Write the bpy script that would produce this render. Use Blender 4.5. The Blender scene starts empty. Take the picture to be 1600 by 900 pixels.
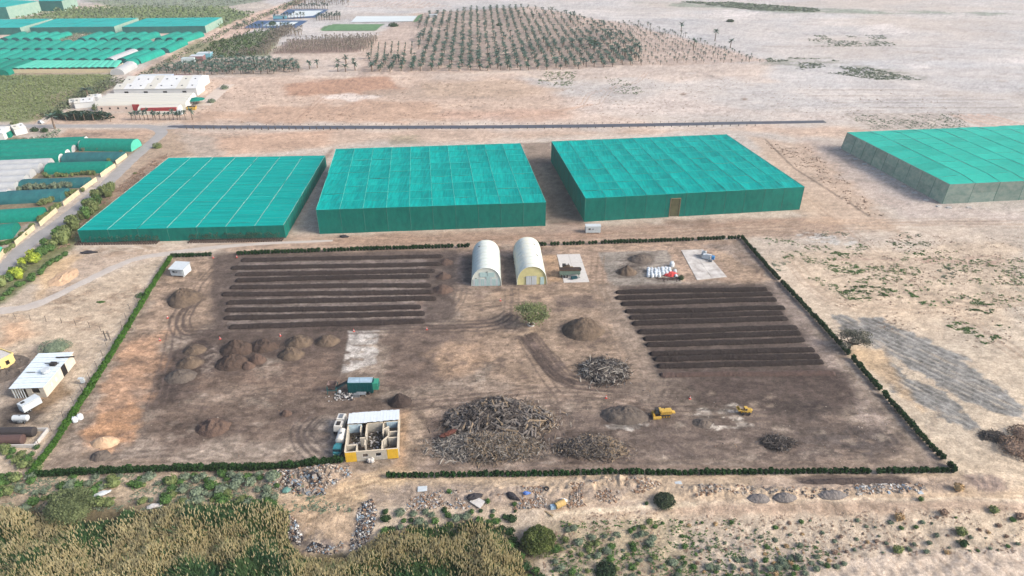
import bpy, math, random
import numpy as np
from mathutils import Vector, Matrix
S = bpy.context.scene
C = S.collection
R = math.radians
# ---------------------------------------------------------------- camera, sky, sun, exposure
CAM_H, PITCH, LENS = 120.0, R(30.16), 24.0
cam_data = bpy.data.cameras.new('camera')
cam_data.lens = LENS; cam_data.sensor_width = 36.0
cam_data.clip_start = 1.0; cam_data.clip_end = 20000.0
cam = bpy.data.objects.new('camera', cam_data); C.objects.link(cam)
cam.location = (0, 0, CAM_H); cam.rotation_euler = (math.pi/2 - PITCH, 0, 0)
S.camera = cam
SUN_EL, SUN_AZ = R(33), R(106)          # azimuth clockwise from +Y (away from the camera)
w = bpy.data.worlds.new('World'); S.world = w; w.use_nodes = True
wn = w.node_tree.nodes; wl = w.node_tree.links
sky = wn.new('ShaderNodeTexSky'); sky.sky_type = 'NISHITA'; sky.sun_disc = False
sky.sun_elevation = SUN_EL; sky.sun_rotation = SUN_AZ; sky.dust_density = 4.0; sky.air_density = 1.0; sky.ozone_density = 1.0
wl.new(sky.outputs['Color'], wn['Background'].inputs['Color'])
wn['Background'].inputs['Strength'].default_value = 0.135
sd = bpy.data.lights.new('sun', 'SUN'); sd.energy = 2.1; sd.angle = R(20); sd.color = (1.0, 0.95, 0.89)
sun = bpy.data.objects.new('sun', sd); C.objects.link(sun); sun.location = (200, -50, 200)
tosun = Vector((math.sin(SUN_AZ)*math.cos(SUN_EL), math.cos(SUN_AZ)*math.cos(SUN_EL), math.sin(SUN_EL)))
sun.rotation_euler = tosun.to_track_quat('Z', 'Y').to_euler()
S.view_settings.view_transform = 'Standard'; S.view_settings.look = 'None'
S.view_settings.exposure = 1.12; S.view_settings.gamma = 1.0; S.view_settings.use_curve_mapping = False
S.cycles.max_bounces = 6; S.cycles.transparent_max_bounces = 12; S.cycles.diffuse_bounces = 2
S.cycles.volume_bounces = 0
# ---------------------------------------------------------------- numbers
F = 1600*LENS/36.0
sp, cp = math.sin(PITCH), math.cos(PITCH)
rng = np.random.default_rng(7)
random.seed(7)
def ray(px, py, z=0.0):
    u = (px-800)/F; v = (py-450)/F
    t = (CAM_H-z)/(sp+v*cp)
    return u*t, (cp-v*sp)*t
def lin(c):
    c = c/255.0
    return c/12.92 if c <= 0.04045 else ((c+0.055)/1.055)**2.4
ALB = 1.42
def A(r, g, b, k=1.0):                       # seen colour -> base colour
    return tuple(min(0.85, lin(x)/ALB*k) for x in (r, g, b))
def _h(i, j, s):
    n = (i*374761393 + j*668265263 + s*1442695041) & 0xffffffff
    n = ((n ^ (n >> 13))*1274126177) & 0xffffffff
    return ((n ^ (n >> 16)) & 0xffff)/65535.0
def vn(x, y, s=0):
    x = np.asarray(x, float); y = np.asarray(y, float)
    i = np.floor(x).astype(np.int64); j = np.floor(y).astype(np.int64)
    a = x-i; b = y-j; a = a*a*(3-2*a); b = b*b*(3-2*b)
    return (_h(i, j, s)*(1-a)*(1-b)+_h(i+1, j, s)*a*(1-b)+_h(i, j+1, s)*(1-a)*b+_h(i+1, j+1, s)*a*b)
def fbm(x, y, o=4, s=0):
    t = 0; a = 0.5; n = 0
    for k in range(o):
        t = t+a*vn(np.asarray(x)*2**k+17.3*k, np.asarray(y)*2**k-9.1*k, s+k); n += a; a *= 0.55
    return t/n
def sst(a, b, x):
    t = np.clip((np.asarray(x, float)-a)/(b-a), 0, 1); return t*t*(3-2*t)
def sdist(P, x, y):                          # signed distance to polygon, inside positive
    d = np.full(x.shape, 1e18); ins = np.zeros(x.shape, bool); n = len(P)
    for k in range(n):
        x0, y0 = P[k]; x1, y1 = P[(k+1) % n]
        ex, ey = x1-x0, y1-y0
        t = np.clip(((x-x0)*ex+(y-y0)*ey)/(ex*ex+ey*ey+1e-12), 0, 1)
        d = np.minimum(d, (x-x0-t*ex)**2+(y-y0-t*ey)**2)
        c = ((y0 > y) != (y1 > y))
        with np.errstate(divide='ignore', invalid='ignore'):
            xi = (x1-x0)*(y-y0)/(y1-y0+1e-12)+x0
        ins ^= c & (x < xi)
    d = np.sqrt(d); return np.where(ins, d, -d)
def ldist(P, x, y):                          # distance to a polyline, signed side offset
    d = np.full(x.shape, 1e18); sgn = np.zeros(x.shape); fl = np.zeros(x.shape, bool)
    for k in range(len(P)-1):
        x0, y0 = P[k]; x1, y1 = P[k+1]; ex, ey = x1-x0, y1-y0; L = math.hypot(ex, ey)+1e-9
        tr = ((x-x0)*ex+(y-y0)*ey)/(L*L); t = np.clip(tr, 0, 1)
        dd = (x-x0-t*ex)**2+(y-y0-t*ey)**2
        fl = np.where(dd < d, ((tr < 0) if k == 0 else (tr > 1) if k == len(P)-2 else (tr < -9e9)), fl)
        sg = ((x-x0)*ey-(y-y0)*ex)/L
        sgn = np.where(dd < d, sg, sgn); d = np.minimum(d, dd)
    return np.where(fl, 1e3, np.sqrt(d)), np.sign(sgn)
def smooth(P, n=6):                          # Catmull-Rom through points
    P = [tuple(p) for p in P]
    if len(P) < 3: return P
    Q = [P[0]]+P+[P[-1]]; out = []
    for k in range(1, len(Q)-2):
        p0, p1, p2, p3 = [np.array(q, float) for q in Q[k-1:k+3]]
        for i in range(n):
            t = i/n
            out.append(tuple(0.5*((2*p1)+(-p0+p2)*t+(2*p0-5*p1+4*p2-p3)*t*t+(-p0+3*p1-3*p2+p3)*t**3)))
    out.append(P[-1]); return out
def W(P, z=0.0): return [(ray(a, b, z) if b < 778 else at(a, b)[:2]) for a, b in P]
# ---------------------------------------------------------------- terrain height
BERMS = [  # px, py, rx, ry (m), height
 (490,750,7,3.2,2.0),(515,742,4.5,2.5,1.7),(450,752,7,3,1.1),(410,752,6,2.5,0.8),(655,765,9,2.2,0.5),(800,762,8,2,0.6),(900,765,9,2.4,0.8),(940,752,8,2.2,1.1),
 (985,752,7,2,1.0),(1095,768,9,2.4,0.8),(1130,770,9,2.4,0.8),(1010,760,5,2,.5),(1210,772,5,2,1.0),(1245,772,8,2,0.9),(1320,765,9,2,.8),(1420,768,9,2,.7),(1540,755,7,3,.6),
 (700,775,8,2,.6),(770,778,8,2.4,.8),(870,775,7,2,.7),(560,800,5,4,.6),(400,835,6,3,.4)]
BW = [(ray(a, b)[0], ray(a, b)[1], c, d, e) for a, b, c, d, e in BERMS]
def hgt(x, y):
    x = np.asarray(x, float); y = np.asarray(y, float)
    edge = 108.5+2.0*(fbm(x/14+5, x*0+3, 3, 31)-0.5)*2+sst(-20, 10, x)*0.7
    h = -3.4*sst(0, 9, edge-y)
    # wash bed cut, right bottom
    h = h+0.25*(fbm(x/7, y/5, 3, 5)-0.5)*sst(300, 100, y)*2*0.5
    near = sst(230, 120, y)
    for bx, by, rx, ry, e in BW:
        q = ((x-bx)/rx)**2+((y-by)/ry)**2
        m = q < 6
        if np.any(m):
            h = h+np.where(m, e*np.exp(-q*1.1)*(0.75+0.9*(fbm(x/1.1, y/1.1, 3, 77)-0.5)), 0)
    # hummocky low bushland at the lower level
    h = h+near*0.45*(fbm(x/2.6, y/2.2, 2, 9)-0.5)*sst(2, 8, edge-y)*2
    return h
def hz(x, y): return float(hgt(np.array([x]), np.array([y]))[0])
def at(px, py, dz=0.0):                      # a pixel of the photograph -> the point of the ground it shows
    z = 0.0
    for _ in range(6):
        x, y = ray(px, py, z); z = 0.5*z+0.5*hz(x, y)
    x, y = ray(px, py, z)
    return x, y, hz(x, y)+dz
# ---------------------------------------------------------------- object helpers
def setp(o, label=None, cat=None, group=None, kind=None):
    if label: o['label'] = label
    if cat: o['category'] = cat
    if group: o['group'] = group
    if kind: o['kind'] = kind
    return o
class MB:
    def __init__(s): s.v = []; s.f = []; s.m = []; s.n = 0; s.mi = 0
    def raw(s, V, Fs, mi=None):
        V = np.asarray(V, float).reshape(-1, 3); s.v.append(V)
        for f in Fs: s.f.append(tuple(int(i)+s.n for i in f)); s.m.append(s.mi if mi is None else mi)
        s.n += len(V); return s
    def box(s, c, d, rz=0.0, rx=0.0, ry=0.0, taper=1.0):
        x, y, z = d[0]/2, d[1]/2, d[2]/2; t = taper
        V = np.array([(-x,-y,-z),(x,-y,-z),(x,y,-z),(-x,y,-z),(-x*t,-y*t,z),(x*t,-y*t,z),(x*t,y*t,z),(-x*t,y*t,z)])
        if rx or ry or rz:
            M = np.array(Matrix.Rotation(rz, 3, 'Z') @ Matrix.Rotation(ry, 3, 'Y') @ Matrix.Rotation(rx, 3, 'X'))
            V = V @ M.T
        return s.raw(V+np.array(c), [(0,3,2,1),(4,5,6,7),(0,1,5,4),(1,2,6,5),(2,3,7,6),(3,0,4,7)])
    def beam(s, a, b, r, n=5, r2=None, caps=True):
        a = Vector(a); b = Vector(b); d = b-a
        if d.length < 1e-6: return s
        q = d.to_track_quat('Z', 'Y'); r2 = r if r2 is None else r2
        V = []
        for p, rr in ((a, r), (b, r2)):
            for k in range(n):
                t = 2*math.pi*k/n; V.append(p+q @ Vector((math.cos(t)*rr, math.sin(t)*rr, 0)))
        Fs = [(k, (k+1) % n, n+(k+1) % n, n+k) for k in range(n)]
        if caps: Fs += [tuple(range(n-1, -1, -1)), tuple(range(n, 2*n))]
        return s.raw(np.array([tuple(v) for v in V]), Fs)
    def path(s, pts, r, n=5):
        for a, b in zip(pts[:-1], pts[1:]): s.beam(a, b, r, n)
        return s
    def ell(s, c, r, nu=10, nv=6, jit=0.0, seed=0):
        g = np.random.default_rng(seed); V = [(0, 0, -1)]
        for j in range(1, nv):
            ph = -math.pi/2+math.pi*j/nv
            for i in range(nu):
                t = 2*math.pi*i/nu; k = 1+jit*(g.random()-0.5)
                V.append((math.cos(t)*math.cos(ph)*k, math.sin(t)*math.cos(ph)*k, math.sin(ph)*k))
        V.append((0, 0, 1)); V = np.array(V)*np.array(r)+np.array(c)
        Fs = [(0, 1+(i+1) % nu, 1+i) for i in range(nu)]
        for j in range(nv-2):
            for i in range(nu):
                a = 1+j*nu+i; b = 1+j*nu+(i+1) % nu
                Fs.append((a, b, b+nu, a+nu))
        l = 1+(nv-2)*nu; Fs += [(l+i, l+(i+1) % nu, l+nu) for i in range(nu)]
        return s.raw(V, Fs)
    def mesh(s, name, mats, smooth=False):
        me = bpy.data.meshes.new(name)
        V = np.concatenate(s.v) if s.v else np.zeros((0, 3))
        me.from_pydata(V.tolist(), [], s.f)
        for m in (mats if isinstance(mats, (list, tuple)) else [mats]): me.materials.append(m)
        if any(s.m): me.polygons.foreach_set('material_index', s.m)
        if smooth: me.polygons.foreach_set('use_smooth', [True]*len(s.f))
        me.update(); return me
    def build(s, name, mats, parent=None, smooth=False, loc=None, rz=0.0):
        o = bpy.data.objects.new(name, s.mesh(name, mats, smooth)); C.objects.link(o)
        if parent is not None: o.parent = parent
        if loc is not None: o.location = loc
        if rz: o.rotation_euler = (0, 0, rz)
        return o
def bigmesh(name, V, Fc, mats, midx=None, smooth=False):     # V (n,3), Fc (m,k) arrays
    me = bpy.data.meshes.new(name); k = Fc.shape[1]
    me.vertices.add(len(V)); me.vertices.foreach_set('co', np.asarray(V, np.float32).ravel())
    me.loops.add(Fc.size); me.loops.foreach_set('vertex_index', Fc.astype(np.int32).ravel())
    me.polygons.add(len(Fc)); me.polygons.foreach_set('loop_start', np.arange(0, Fc.size, k, dtype=np.int32))
    try: me.polygons.foreach_set('loop_total', np.full(len(Fc), k, np.int32))
    except Exception: pass
    for m in (mats if isinstance(mats, (list, tuple)) else [mats]): me.materials.append(m)
    if midx is not None: me.polygons.foreach_set('material_index', np.asarray(midx, np.int32))
    me.polygons.foreach_set('use_smooth', np.full(len(Fc), smooth))
    me.update(calc_edges=True); return me
def link(name, me, parent=None, loc=None, rz=0.0, sc=None):
    o = bpy.data.objects.new(name, me); C.objects.link(o)
    if parent is not None: o.parent = parent
    if loc is not None: o.location = loc
    if rz: o.rotation_euler = (0, 0, rz)
    if sc is not None: o.scale = sc if hasattr(sc, '__len__') else (sc, sc, sc)
    return o
def empty(name, loc, rz=0.0, label=None, cat=None, group=None):
    o = bpy.data.objects.new(name, None); C.objects.link(o); o.location = loc; o.rotation_euler = (0, 0, rz)
    return setp(o, label, cat, group)
def copy_tree(o, parent=None):
    c = o.copy(); C.objects.link(c)
    if parent is not None: c.parent = parent
    for ch in list(o.children): copy_tree(ch, c)
    return c
def stamp(T, Fc, pos, sc, rot, mi=None):     # many copies of a template as arrays
    T = np.asarray(T, float); n = len(pos); k = len(T)
    sc = np.broadcast_to(np.asarray(sc, float).reshape(n, -1), (n, 3)) if np.ndim(sc) else np.full((n, 3), sc)
    c, s = np.cos(rot)[:, None], np.sin(rot)[:, None]
    X = T[None, :, 0]*sc[:, :1]; Y = T[None, :, 1]*sc[:, 1:2]; Z = T[None, :, 2]*sc[:, 2:3]
    V = np.stack([X*c-Y*s+pos[:, :1], X*s+Y*c+pos[:, 1:2], Z+pos[:, 2:3]], -1).reshape(-1, 3)
    Fn = (Fc[None]+(np.arange(n)*k)[:, None, None]).reshape(-1, Fc.shape[1])
    return V, Fn
# ---------------------------------------------------------------- materials
def mat(name, col, rough=0.9, ns=0.6, na=0.25, bump=0.0, bs=4.0, metal=0.0, rnd=0.0, col2=None, stretch=None, trans=0.0, spec=0.2, tl=0.0):
    m = bpy.data.materials.new(name); m.use_nodes = True; nt = m.node_tree; N = nt.nodes; L = nt.links
    b = N['Principled BSDF']; b.inputs['Roughness'].default_value = rough; b.inputs['Metallic'].default_value = metal
    b.inputs['Specular IOR Level'].default_value = spec
    tc = N.new('ShaderNodeTexCoord'); src = tc.outputs['Object']
    if stretch:
        mp = N.new('ShaderNodeMapping'); mp.inputs['Scale'].default_value = stretch; L.new(src, mp.inputs['Vector']); src = mp.outputs['Vector']
    nz = N.new('ShaderNodeTexNoise'); nz.inputs['Scale'].default_value = ns; nz.inputs['Detail'].default_value = 6; nz.inputs['Roughness'].default_value = 0.65
    L.new(src, nz.inputs['Vector'])
    mr = N.new('ShaderNodeMapRange'); mr.inputs[1].default_value = 0.3; mr.inputs[2].default_value = 0.7; L.new(nz.outputs['Fac'], mr.inputs[0])
    mx = N.new('ShaderNodeMix'); mx.data_type = 'RGBA'
    c2 = col2 if col2 else tuple(c*(1-na) for c in col)
    c1 = col if col2 else tuple(min(0.9, c*(1+na*0.6)) for c in col)
    mx.inputs[6].default_value = (*c2, 1); mx.inputs[7].default_value = (*c1, 1); L.new(mr.outputs[0], mx.inputs[0])
    out = mx.outputs[2]
    if rnd:
        oi = N.new('ShaderNodeObjectInfo'); m2 = N.new('ShaderNodeMapRange'); m2.inputs[3].default_value = 1-rnd; m2.inputs[4].default_value = 1+rnd
        L.new(oi.outputs['Random'], m2.inputs[0])
        hs = N.new('ShaderNodeHueSaturation'); L.new(m2.outputs[0], hs.inputs['Value']); L.new(out, hs.inputs['Color']); out = hs.outputs['Color']
    L.new(out, b.inputs['Base Color'])
    if bump:
        n2 = N.new('ShaderNodeTexNoise'); n2.inputs['Scale'].default_value = bs; n2.inputs['Detail'].default_value = 5; L.new(tc.outputs['Object'], n2.inputs['Vector'])
        bp = N.new('ShaderNodeBump'); bp.inputs['Strength'].default_value = bump; bp.inputs['Distance'].default_value = 0.3
        L.new(n2.outputs['Fac'], bp.inputs['Height']); L.new(bp.outputs['Normal'], b.inputs['Normal'])
    sh = b.outputs[0]; om = N['Material Output']
    if tl:
        t = N.new('ShaderNodeBsdfTranslucent'); L.new(out, t.inputs['Color']); q = N.new('ShaderNodeMixShader'); q.inputs[0].default_value = tl
        L.new(sh, q.inputs[1]); L.new(t.outputs[0], q.inputs[2]); sh = q.outputs[0]
    if trans:
        t = N.new('ShaderNodeBsdfTransparent'); q = N.new('ShaderNodeMixShader'); q.inputs[0].default_value = trans
        L.new(sh, q.inputs[1]); L.new(t.outputs[0], q.inputs[2]); sh = q.outputs[0]
    if sh is not b.outputs[0]: L.new(sh, om.inputs['Surface'])
    return m
# ---------------------------------------------------------------- the ground: one sheet, painted with its soils
rows = np.arange(1010, -60, -1.55)
Yr = np.array([ray(800, p)[1] for p in rows]); Wr = np.array([abs(ray(-70, p)[0]) for p in rows])
Yr = np.concatenate([[-3000, -600, -100, 0, 40], Yr, [1700, 2600, 4500, 9000]])
Wr = np.concatenate([[Wr[0]]*5, Wr, [1500, 2400, 4000, 8000]])
sc_ = np.concatenate([[-12, -5, -2.4, -1.5, -1.15], np.linspace(-1, 1, 1080), [1.15, 1.5, 2.4, 5, 12]])
GX = Wr[:, None]*sc_[None, :]; GY = np.repeat(Yr[:, None], len(sc_), 1)
gx = GX.ravel(); gy = GY.ravel(); gz = hgt(gx, gy)
def lc(c): return np.array([lin(v)/ALB for v in c])
n1 = fbm(gx/60, gy/28, 5, 1); n2 = fbm(gx/16, gy/9, 5, 2); n3 = fbm(gx/3.5, gy/2.2, 4, 3); n4 = fbm(gx/220, gy/90, 4, 4)
n5 = fbm(gx/1.2, gy/0.9, 2, 6)
col = np.empty((len(gx), 3))
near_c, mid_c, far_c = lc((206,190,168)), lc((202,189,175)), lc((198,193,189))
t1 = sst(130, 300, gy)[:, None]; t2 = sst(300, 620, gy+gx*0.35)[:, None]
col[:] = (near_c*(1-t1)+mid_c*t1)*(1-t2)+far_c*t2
n7 = fbm(gx/11, gy/6, 5, 63); n8 = fbm(gx/5, gy/3, 4, 64)
col *= (1+0.26*(n1-0.5)+0.24*(n2-0.5)+0.26*(n3-0.5)+0.42*(n5-0.5)+0.20*(n7-0.5)+0.14*(n8-.5))[:, None]
warm_ = (n1-0.5)[:, None]*np.array([0.13, 0.0, -0.13]); col *= 1+warm_
g_ = sst(0.52, 0.72, n4)[:, None]*0.4; col = col*(1-g_)+lc((196,178,160))*g_
g_ = (sst(0.55, 0.8, fbm(gx/12, gy/8, 4, 40))*0.3)[:, None]; col = col*(1-g_)+col*np.array([.74, .72, .72])*g_
tex = (1+0.42*(n2-0.5)+0.55*(n3-0.5)+0.6*(n5-0.5)+0.2*(n7-.5)+.12*(n8-.5))
def sel(xs, ys, mg):
    return np.nonzero((gx > min(xs)-mg) & (gx < max(xs)+mg) & (gy > min(ys)-mg) & (gy < max(ys)+mg))[0]
def patch(P, c, soft=2.0, amp=3.0, ns=8.0, op=1.0, seed=11, t=1.0, thr=None, dz=None):
    P = W(P); mg = soft+amp+1
    i = sel([p[0] for p in P], [p[1] for p in P], mg)
    if not len(i): return
    x, y = gx[i], gy[i]
    d = sdist(P, x, y)+(fbm(x/ns, y/(ns*.7), 4, seed)-0.5)*2*amp*1.6
    m = sst(-soft, soft, d)*op
    if thr is not None: m = m*sst(thr[0], thr[1], fbm(x/thr[2], y/(thr[2]*thr[3]), 5, seed+5))
    cc = lc(c)[None]*(1+(tex[i]-1)*t)[:, None]
    col[i] = col[i]*(1-m[:, None])+cc*m[:, None]
    if dz is not None: gz[i] += dz(x, y)*m
def stroke(P, wd, c, soft=0.6, op=1.0, amp=0.3, seed=21, sm=True, offs=(0,), dash=None, dep=0.0):
    P = W(P)
    if sm: P = smooth(P)
    mo = max(abs(o) for o in offs)+wd+soft+amp+1
    i = sel([p[0] for p in P], [p[1] for p in P], mo)
    if not len(i): return
    x, y = gx[i], gy[i]; d, sg = ldist(P, x, y); ds = d*sg+(fbm(x/5, y/5, 3, seed)-0.5)*2*amp
    m = np.zeros(len(i))
    for o in offs: m = np.maximum(m, 1-sst(wd/2-soft/2, wd/2+soft, np.abs(ds-o)))
    m *= op*(0.55+0.9*np.clip(fbm(x/4, y/4, 3, seed+3), 0, 1)).clip(0, 1.0)
    col[i] = col[i]*(1-m[:, None])+lc(c)[None]*tex[i][:, None]*m[:, None]
    if dep: gz[i] -= dep*m
def ruts(P, c, op=0.6, g=2.0, n=1, sp_=1.3, wd=0.45, seed=3):
    for k in range(n):
        o = (k-(n-1)/2)*sp_
        stroke(P, wd, c, 0.35, op, 0.5, seed+k*7, offs=(o-g/2, o+g/2))
# ---- far country
patch([(420,75),(660,68),(660,100),(1210,100),(1200,125),(430,125)], (208,186,168), 8, 8, 30, .6)
patch([(280,118),(800,120),(1000,190),(300,195)], (206,178,156), 12, 12, 40, .75)
patch([(440,130),(600,118),(640,140),(520,150),(455,148)], (184,146,122), 4, 5, 16, .9)
patch([(570,145),(700,125),(800,128),(790,155),(640,155)], (180,160,143), 5, 6, 18, .8)
patch([(650,130),(780,125),(880,140),(800,152),(660,148)], (196,172,150), 5, 6, 18, .7)
patch([(545,146),(590,150),(560,158),(500,152)], (226,214,204), 3, 4, 15, .8)
patch([(560,158),(680,160),(700,190),(300,190),(320,178)], (192,160,136), 5, 8, 16, .7)
patch([(880,158),(1040,150),(1300,185),(900,185)], (212,197,186), 12, 10, 40, .8)
patch([(700,175),(880,170),(880,190),(700,190)], (198,160,138), 6, 6, 20, .5)
patch([(270,203),(860,203),(1320,196),(1400,215),(1250,215),(1140,206),(500,226),(265,243),(280,225)], (200,174,153), 6, 6, 25, .8)
patch([(330,215),(510,205),(520,230),(350,245)], (200,168,144), 5, 5, 20, .8)
patch([(280,205),(330,215),(345,243),(265,245)], (178,164,150), 4, 4, 9, .8)
patch([(610,212),(650,212),(660,224),(610,226)], (140,135,108), 3, 3, 6, .5)
patch([(1000,5),(1100,2),(1260,14),(1600,20),(1600,23),(1240,20),(1080,12)], (142,152,136), 8, 14, 40, .85, thr=(.3,.55,30,.5))
patch([(1270,65),(1370,60),(1400,70),(1290,73)], (160,160,150), 6, 10, 30, .7, thr=(.4,.55,12,.5))
patch([(1190,92),(1290,92),(1400,108),(1440,125),(1380,122),(1290,105),(1200,104)], (150,150,138), 6, 10, 30, .8, thr=(.4,.55,12,.5))
for yy, x0, x1 in ((140,1255,1440),(149,1270,1500),(156,1290,1570),(160,1300,1530),(168,1300,1590),(177,1320,1600)):
    stroke([(x0,yy+1),(x1,yy)], 1.6, (165,155,145), 1.2, .75, 1.0, seed=yy)
patch([(1320,180),(1470,177),(1500,200),(1360,202)], (200,188,176), 3, 3, 10, .7)
for k in range(12):
    stroke([(1322+k*12,179),(1372+k*13.5,202)], 1.2, (150,140,128), 1.0, .7, .8, seed=k, sm=False)
for k in range(5):
    stroke([(1485+k*14,179),(1540+k*18,198)], 3.0, (205,170,148), 1.2, .6, .8, seed=k, sm=False)
for _ in range(46):
    xx = random.uniform(850, 1600); yy = random.uniform(3, 175); l = random.uniform(8, 55)
    stroke([(xx,yy),(xx+l/2,yy+random.uniform(-2,2)),(xx+l,yy+random.uniform(-2,2))], random.uniform(1.5,5), random.choice([(172,162,152),(222,212,203),(190,178,166)]), 2.0, .5, 1.5, seed=_)
for P in ([(1300,0),(1600,-2)],[(1190,72),(1400,72),(1600,77)],[(1415,80),(1470,85)],[(1085,110),(1130,125)]):
    stroke(P, 3, (165,155,146), 2, .6, 1)
# light drifts
for P in ([(1330,40),(1400,36),(1420,50),(1350,55)],[(1560,90),(1640,92),(1640,105),(1560,100)],[(1400,100),(1440,98),(1470,108),(1430,110)],[(1120,15),(1200,20),(1180,30),(1110,24)]):
    patch(P, (222,214,208), 8, 10, 40, .7)
ruts([(600,0),(640,30),(660,12),(700,0)], (190,165,150), .4)
ruts([(470,185),(500,155),(515,148)], (176,140,118), .7, 3.0)
ruts([(530,183),(560,160),(575,150)], (176,140,118), .6, 3.0)
ruts([(800,186),(900,168),(925,145),(990,130),(1010,113)], (182,152,132), .7, 2.6, 1)
stroke([(800,186),(880,172),(925,163)], 2.4, (196,166,144), 1.2, .8)
ruts([(935,165),(950,145),(965,130)], (190,165,148), .5, 2.6)
stroke([(400,123),(640,118),(800,114),(870,130)], 2.4, (222,202,182), 1.4, .7, .6)
for a, b, l in ((1068,147,7),(1163,155,6),(1336/4+0+985-0,0,0),):
    if l: patch([(a-l,b),(a,b-2),(a+l,b),(a,b+2)], (150,128,112), 1, .5, 4, .9)
for k in range(14):     # ploughed strips, very far
    stroke([(545+k*9,2),(575+k*10,11)], 2.6, (198,168,148), 1.5, .5, .6, sm=False)
stroke([(540,10),(660,12)], 3, (196,168,150), 2, .6)
# ---- left farmland soils
patch([(-60,112),(180,115),(165,142),(60,190),(-60,192)], (128,136,92), 4, 4, 14, .95)
patch([(-60,118),(60,118),(-10,150),(-60,160)], (120,132,96), 4, 4, 14, .9)
patch([(-60,0),(345,10),(410,2),(430,10),(340,50),(-60,60)], (186,170,150), 4, 3, 14, .5)
patch([(25,30),(110,13),(200,12),(345,12),(400,25),(345,44),(90,32)], (124,138,100), 4, 3, 20, .9)
patch([(110,12),(200,4),(190,13),(100,14)], (206,186,170), 3, 2, 14, .9)
patch([(128,1),(350,-4),(420,0),(330,13),(190,13)], (130,142,120), 4, 3, 20, .85)
patch([(-60,49),(330,52),(310,58),(-60,64)], (214,192,176), 3, 2, 14, .9)
patch([(-60,60),(300,60),(180,115),(-60,118)], (178,160,142), 3, 2, 10, .8)
patch([(300,60),(410,16),(460,0),(478,0),(340,78),(240,112),(200,130),(190,128)], (214,186,168), 3, 2, 14, .95)
patch([(195,128),(310,60),(322,62),(212,130)], (150,142,110), 2, 2, 8, .7)
patch([(520,64),(610,64),(590,75),(500,75)], (198,178,160), 3, 3, 10, .6)
patch([(455,62),(590,58),(560,82),(425,84)], (150,128,118), 3, 3, 8, .85)
patch([(300,70),(430,45),(440,55),(420,88),(280,92)], (120,128,92), 4, 3, 10, .8)
patch([(230,92),(470,92),(470,118),(240,118)], (182,164,148), 4, 4, 12, .8)
patch([(572,62),(650,20),(830,10),(1000,42),(1205,96),(985,104),(560,118)], (192,170,154), 6, 5, 16, .8)
patch([(800,15),(900,30),(1000,90),(700,100),(660,40)], (178,160,146), 6, 8, 18, .5)
patch([(505,41),(520,38),(600,38),(585,48),(500,48)], (98,132,92), 1.6, 1.2, 8, 1)
patch([(70,150),(170,128),(190,130),(95,178)], (150,140,112), 3, 2, 8, .8)
patch([(60,178),(330,172),(330,190),(50,195)], (196,168,146), 4, 3, 12, .7)
patch([(105,202),(245,203),(232,225),(80,221)], (186,158,136), 3, 2, 9, .9)
patch([(105,210),(160,207),(170,212),(120,216)], (140,122,110), 3, 2, 9, .6)
patch([(-60,196),(90,200),(80,222),(-60,225)], (188,176,164), 3, 2, 9, .8)
patch([(-60,215),(222,220),(222,232),(-60,420)], (130,118,92), 3, 2, 9, .9)
patch([(238,205),(268,200),(300,243),(262,246),(118,378),(60,420),(10,440),(120,345)], (176,154,132), 3, 2, 9, .9)
patch([(180,300),(250,240),(262,246),(130,370),(90,400)], (160,134,114), 3, 2, 7, .7)
patch([(-60,480),(20,415),(120,345),(170,298),(180,300),(130,370),(90,410),(10,470),(-60,500)], (112,120,78), 2.5, 2, 6, .85)
# sandy ground around and behind the compound
patch([(440,370),(900,365),(1300,335),(1330,370),(1160,372),(740,388),(380,398),(330,384)], (176,152,132), 3, 3, 12, .85)
patch([(450,366),(520,232),(508,245),(447,372)], (150,128,112), 2, 1, 6, .9)
patch([(853,352),(812,224),(862,222),(914,350)], (142,126,112), 2, 1.5, 6, .95)
patch([(860,350),(835,290),(885,300),(905,350)], (120,108,98), 3, 2, 6, .7)
patch([(500,368),(1260,338),(1262,345),(900,372),(500,385)], (160,132,114), 2, 3, 14, .6)
patch([(1040,345),(1110,343),(1110,352),(1040,352)], (120,98,84), 1.5, 1.5, 5, .6)
for P in ([(455,378),(900,372),(1300,350),(1600,345)],[(455,384),(700,376),(1160,365),(1400,356)],[(1250,300),(1400,420),(1600,560)],[(1230,400),(1330,480),(1600,470)],[(1000,362),(1300,348),(1600,352)]):
    ruts(P, (160,134,114), .5, 2.4, 2, 3.1, .5)
patch([(1260,220),(1320,238),(1480,322),(1600,330),(1600,345),(1420,340),(1250,230)], (196,182,172), 5, 4, 14, .8)
patch([(1240,215),(1300,225),(1420,330),(1300,300)], (190,172,158), 4, 4, 12, .5)
patch([(1175,215),(1260,225),(1420,370),(1260,345)], (198,170,144), 4, 4, 14, .6)
patch([(1205,395),(1600,370),(1600,520),(1330,500)], (206,184,158), 6, 6, 16, .6)
patch([(1300,405),(1560,400),(1540,415),(1330,415)], (178,150,134), 3, 4, 9, .8, thr=(.4,.6,6,.4))
patch([(1245,366),(1300,362),(1340,375),(1330,385),(1260,382)], (205,205,200), 1.5, 2, 5, .7, thr=(.4,.6,4,.6))
stroke([(1195,217),(1240,262),(1318,312)], .9, (120,104,92), .5, .9, .2, sm=False)
stroke([(1325,316),(1358,338)], .9, (110,98,88), .5, .9, .2, sm=False)
for P in ([(1540,450),(1600,445),(1600,455),(1545,456)],):
    patch(P, (150,144,126), 2, 3, 9, .8)
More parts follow.
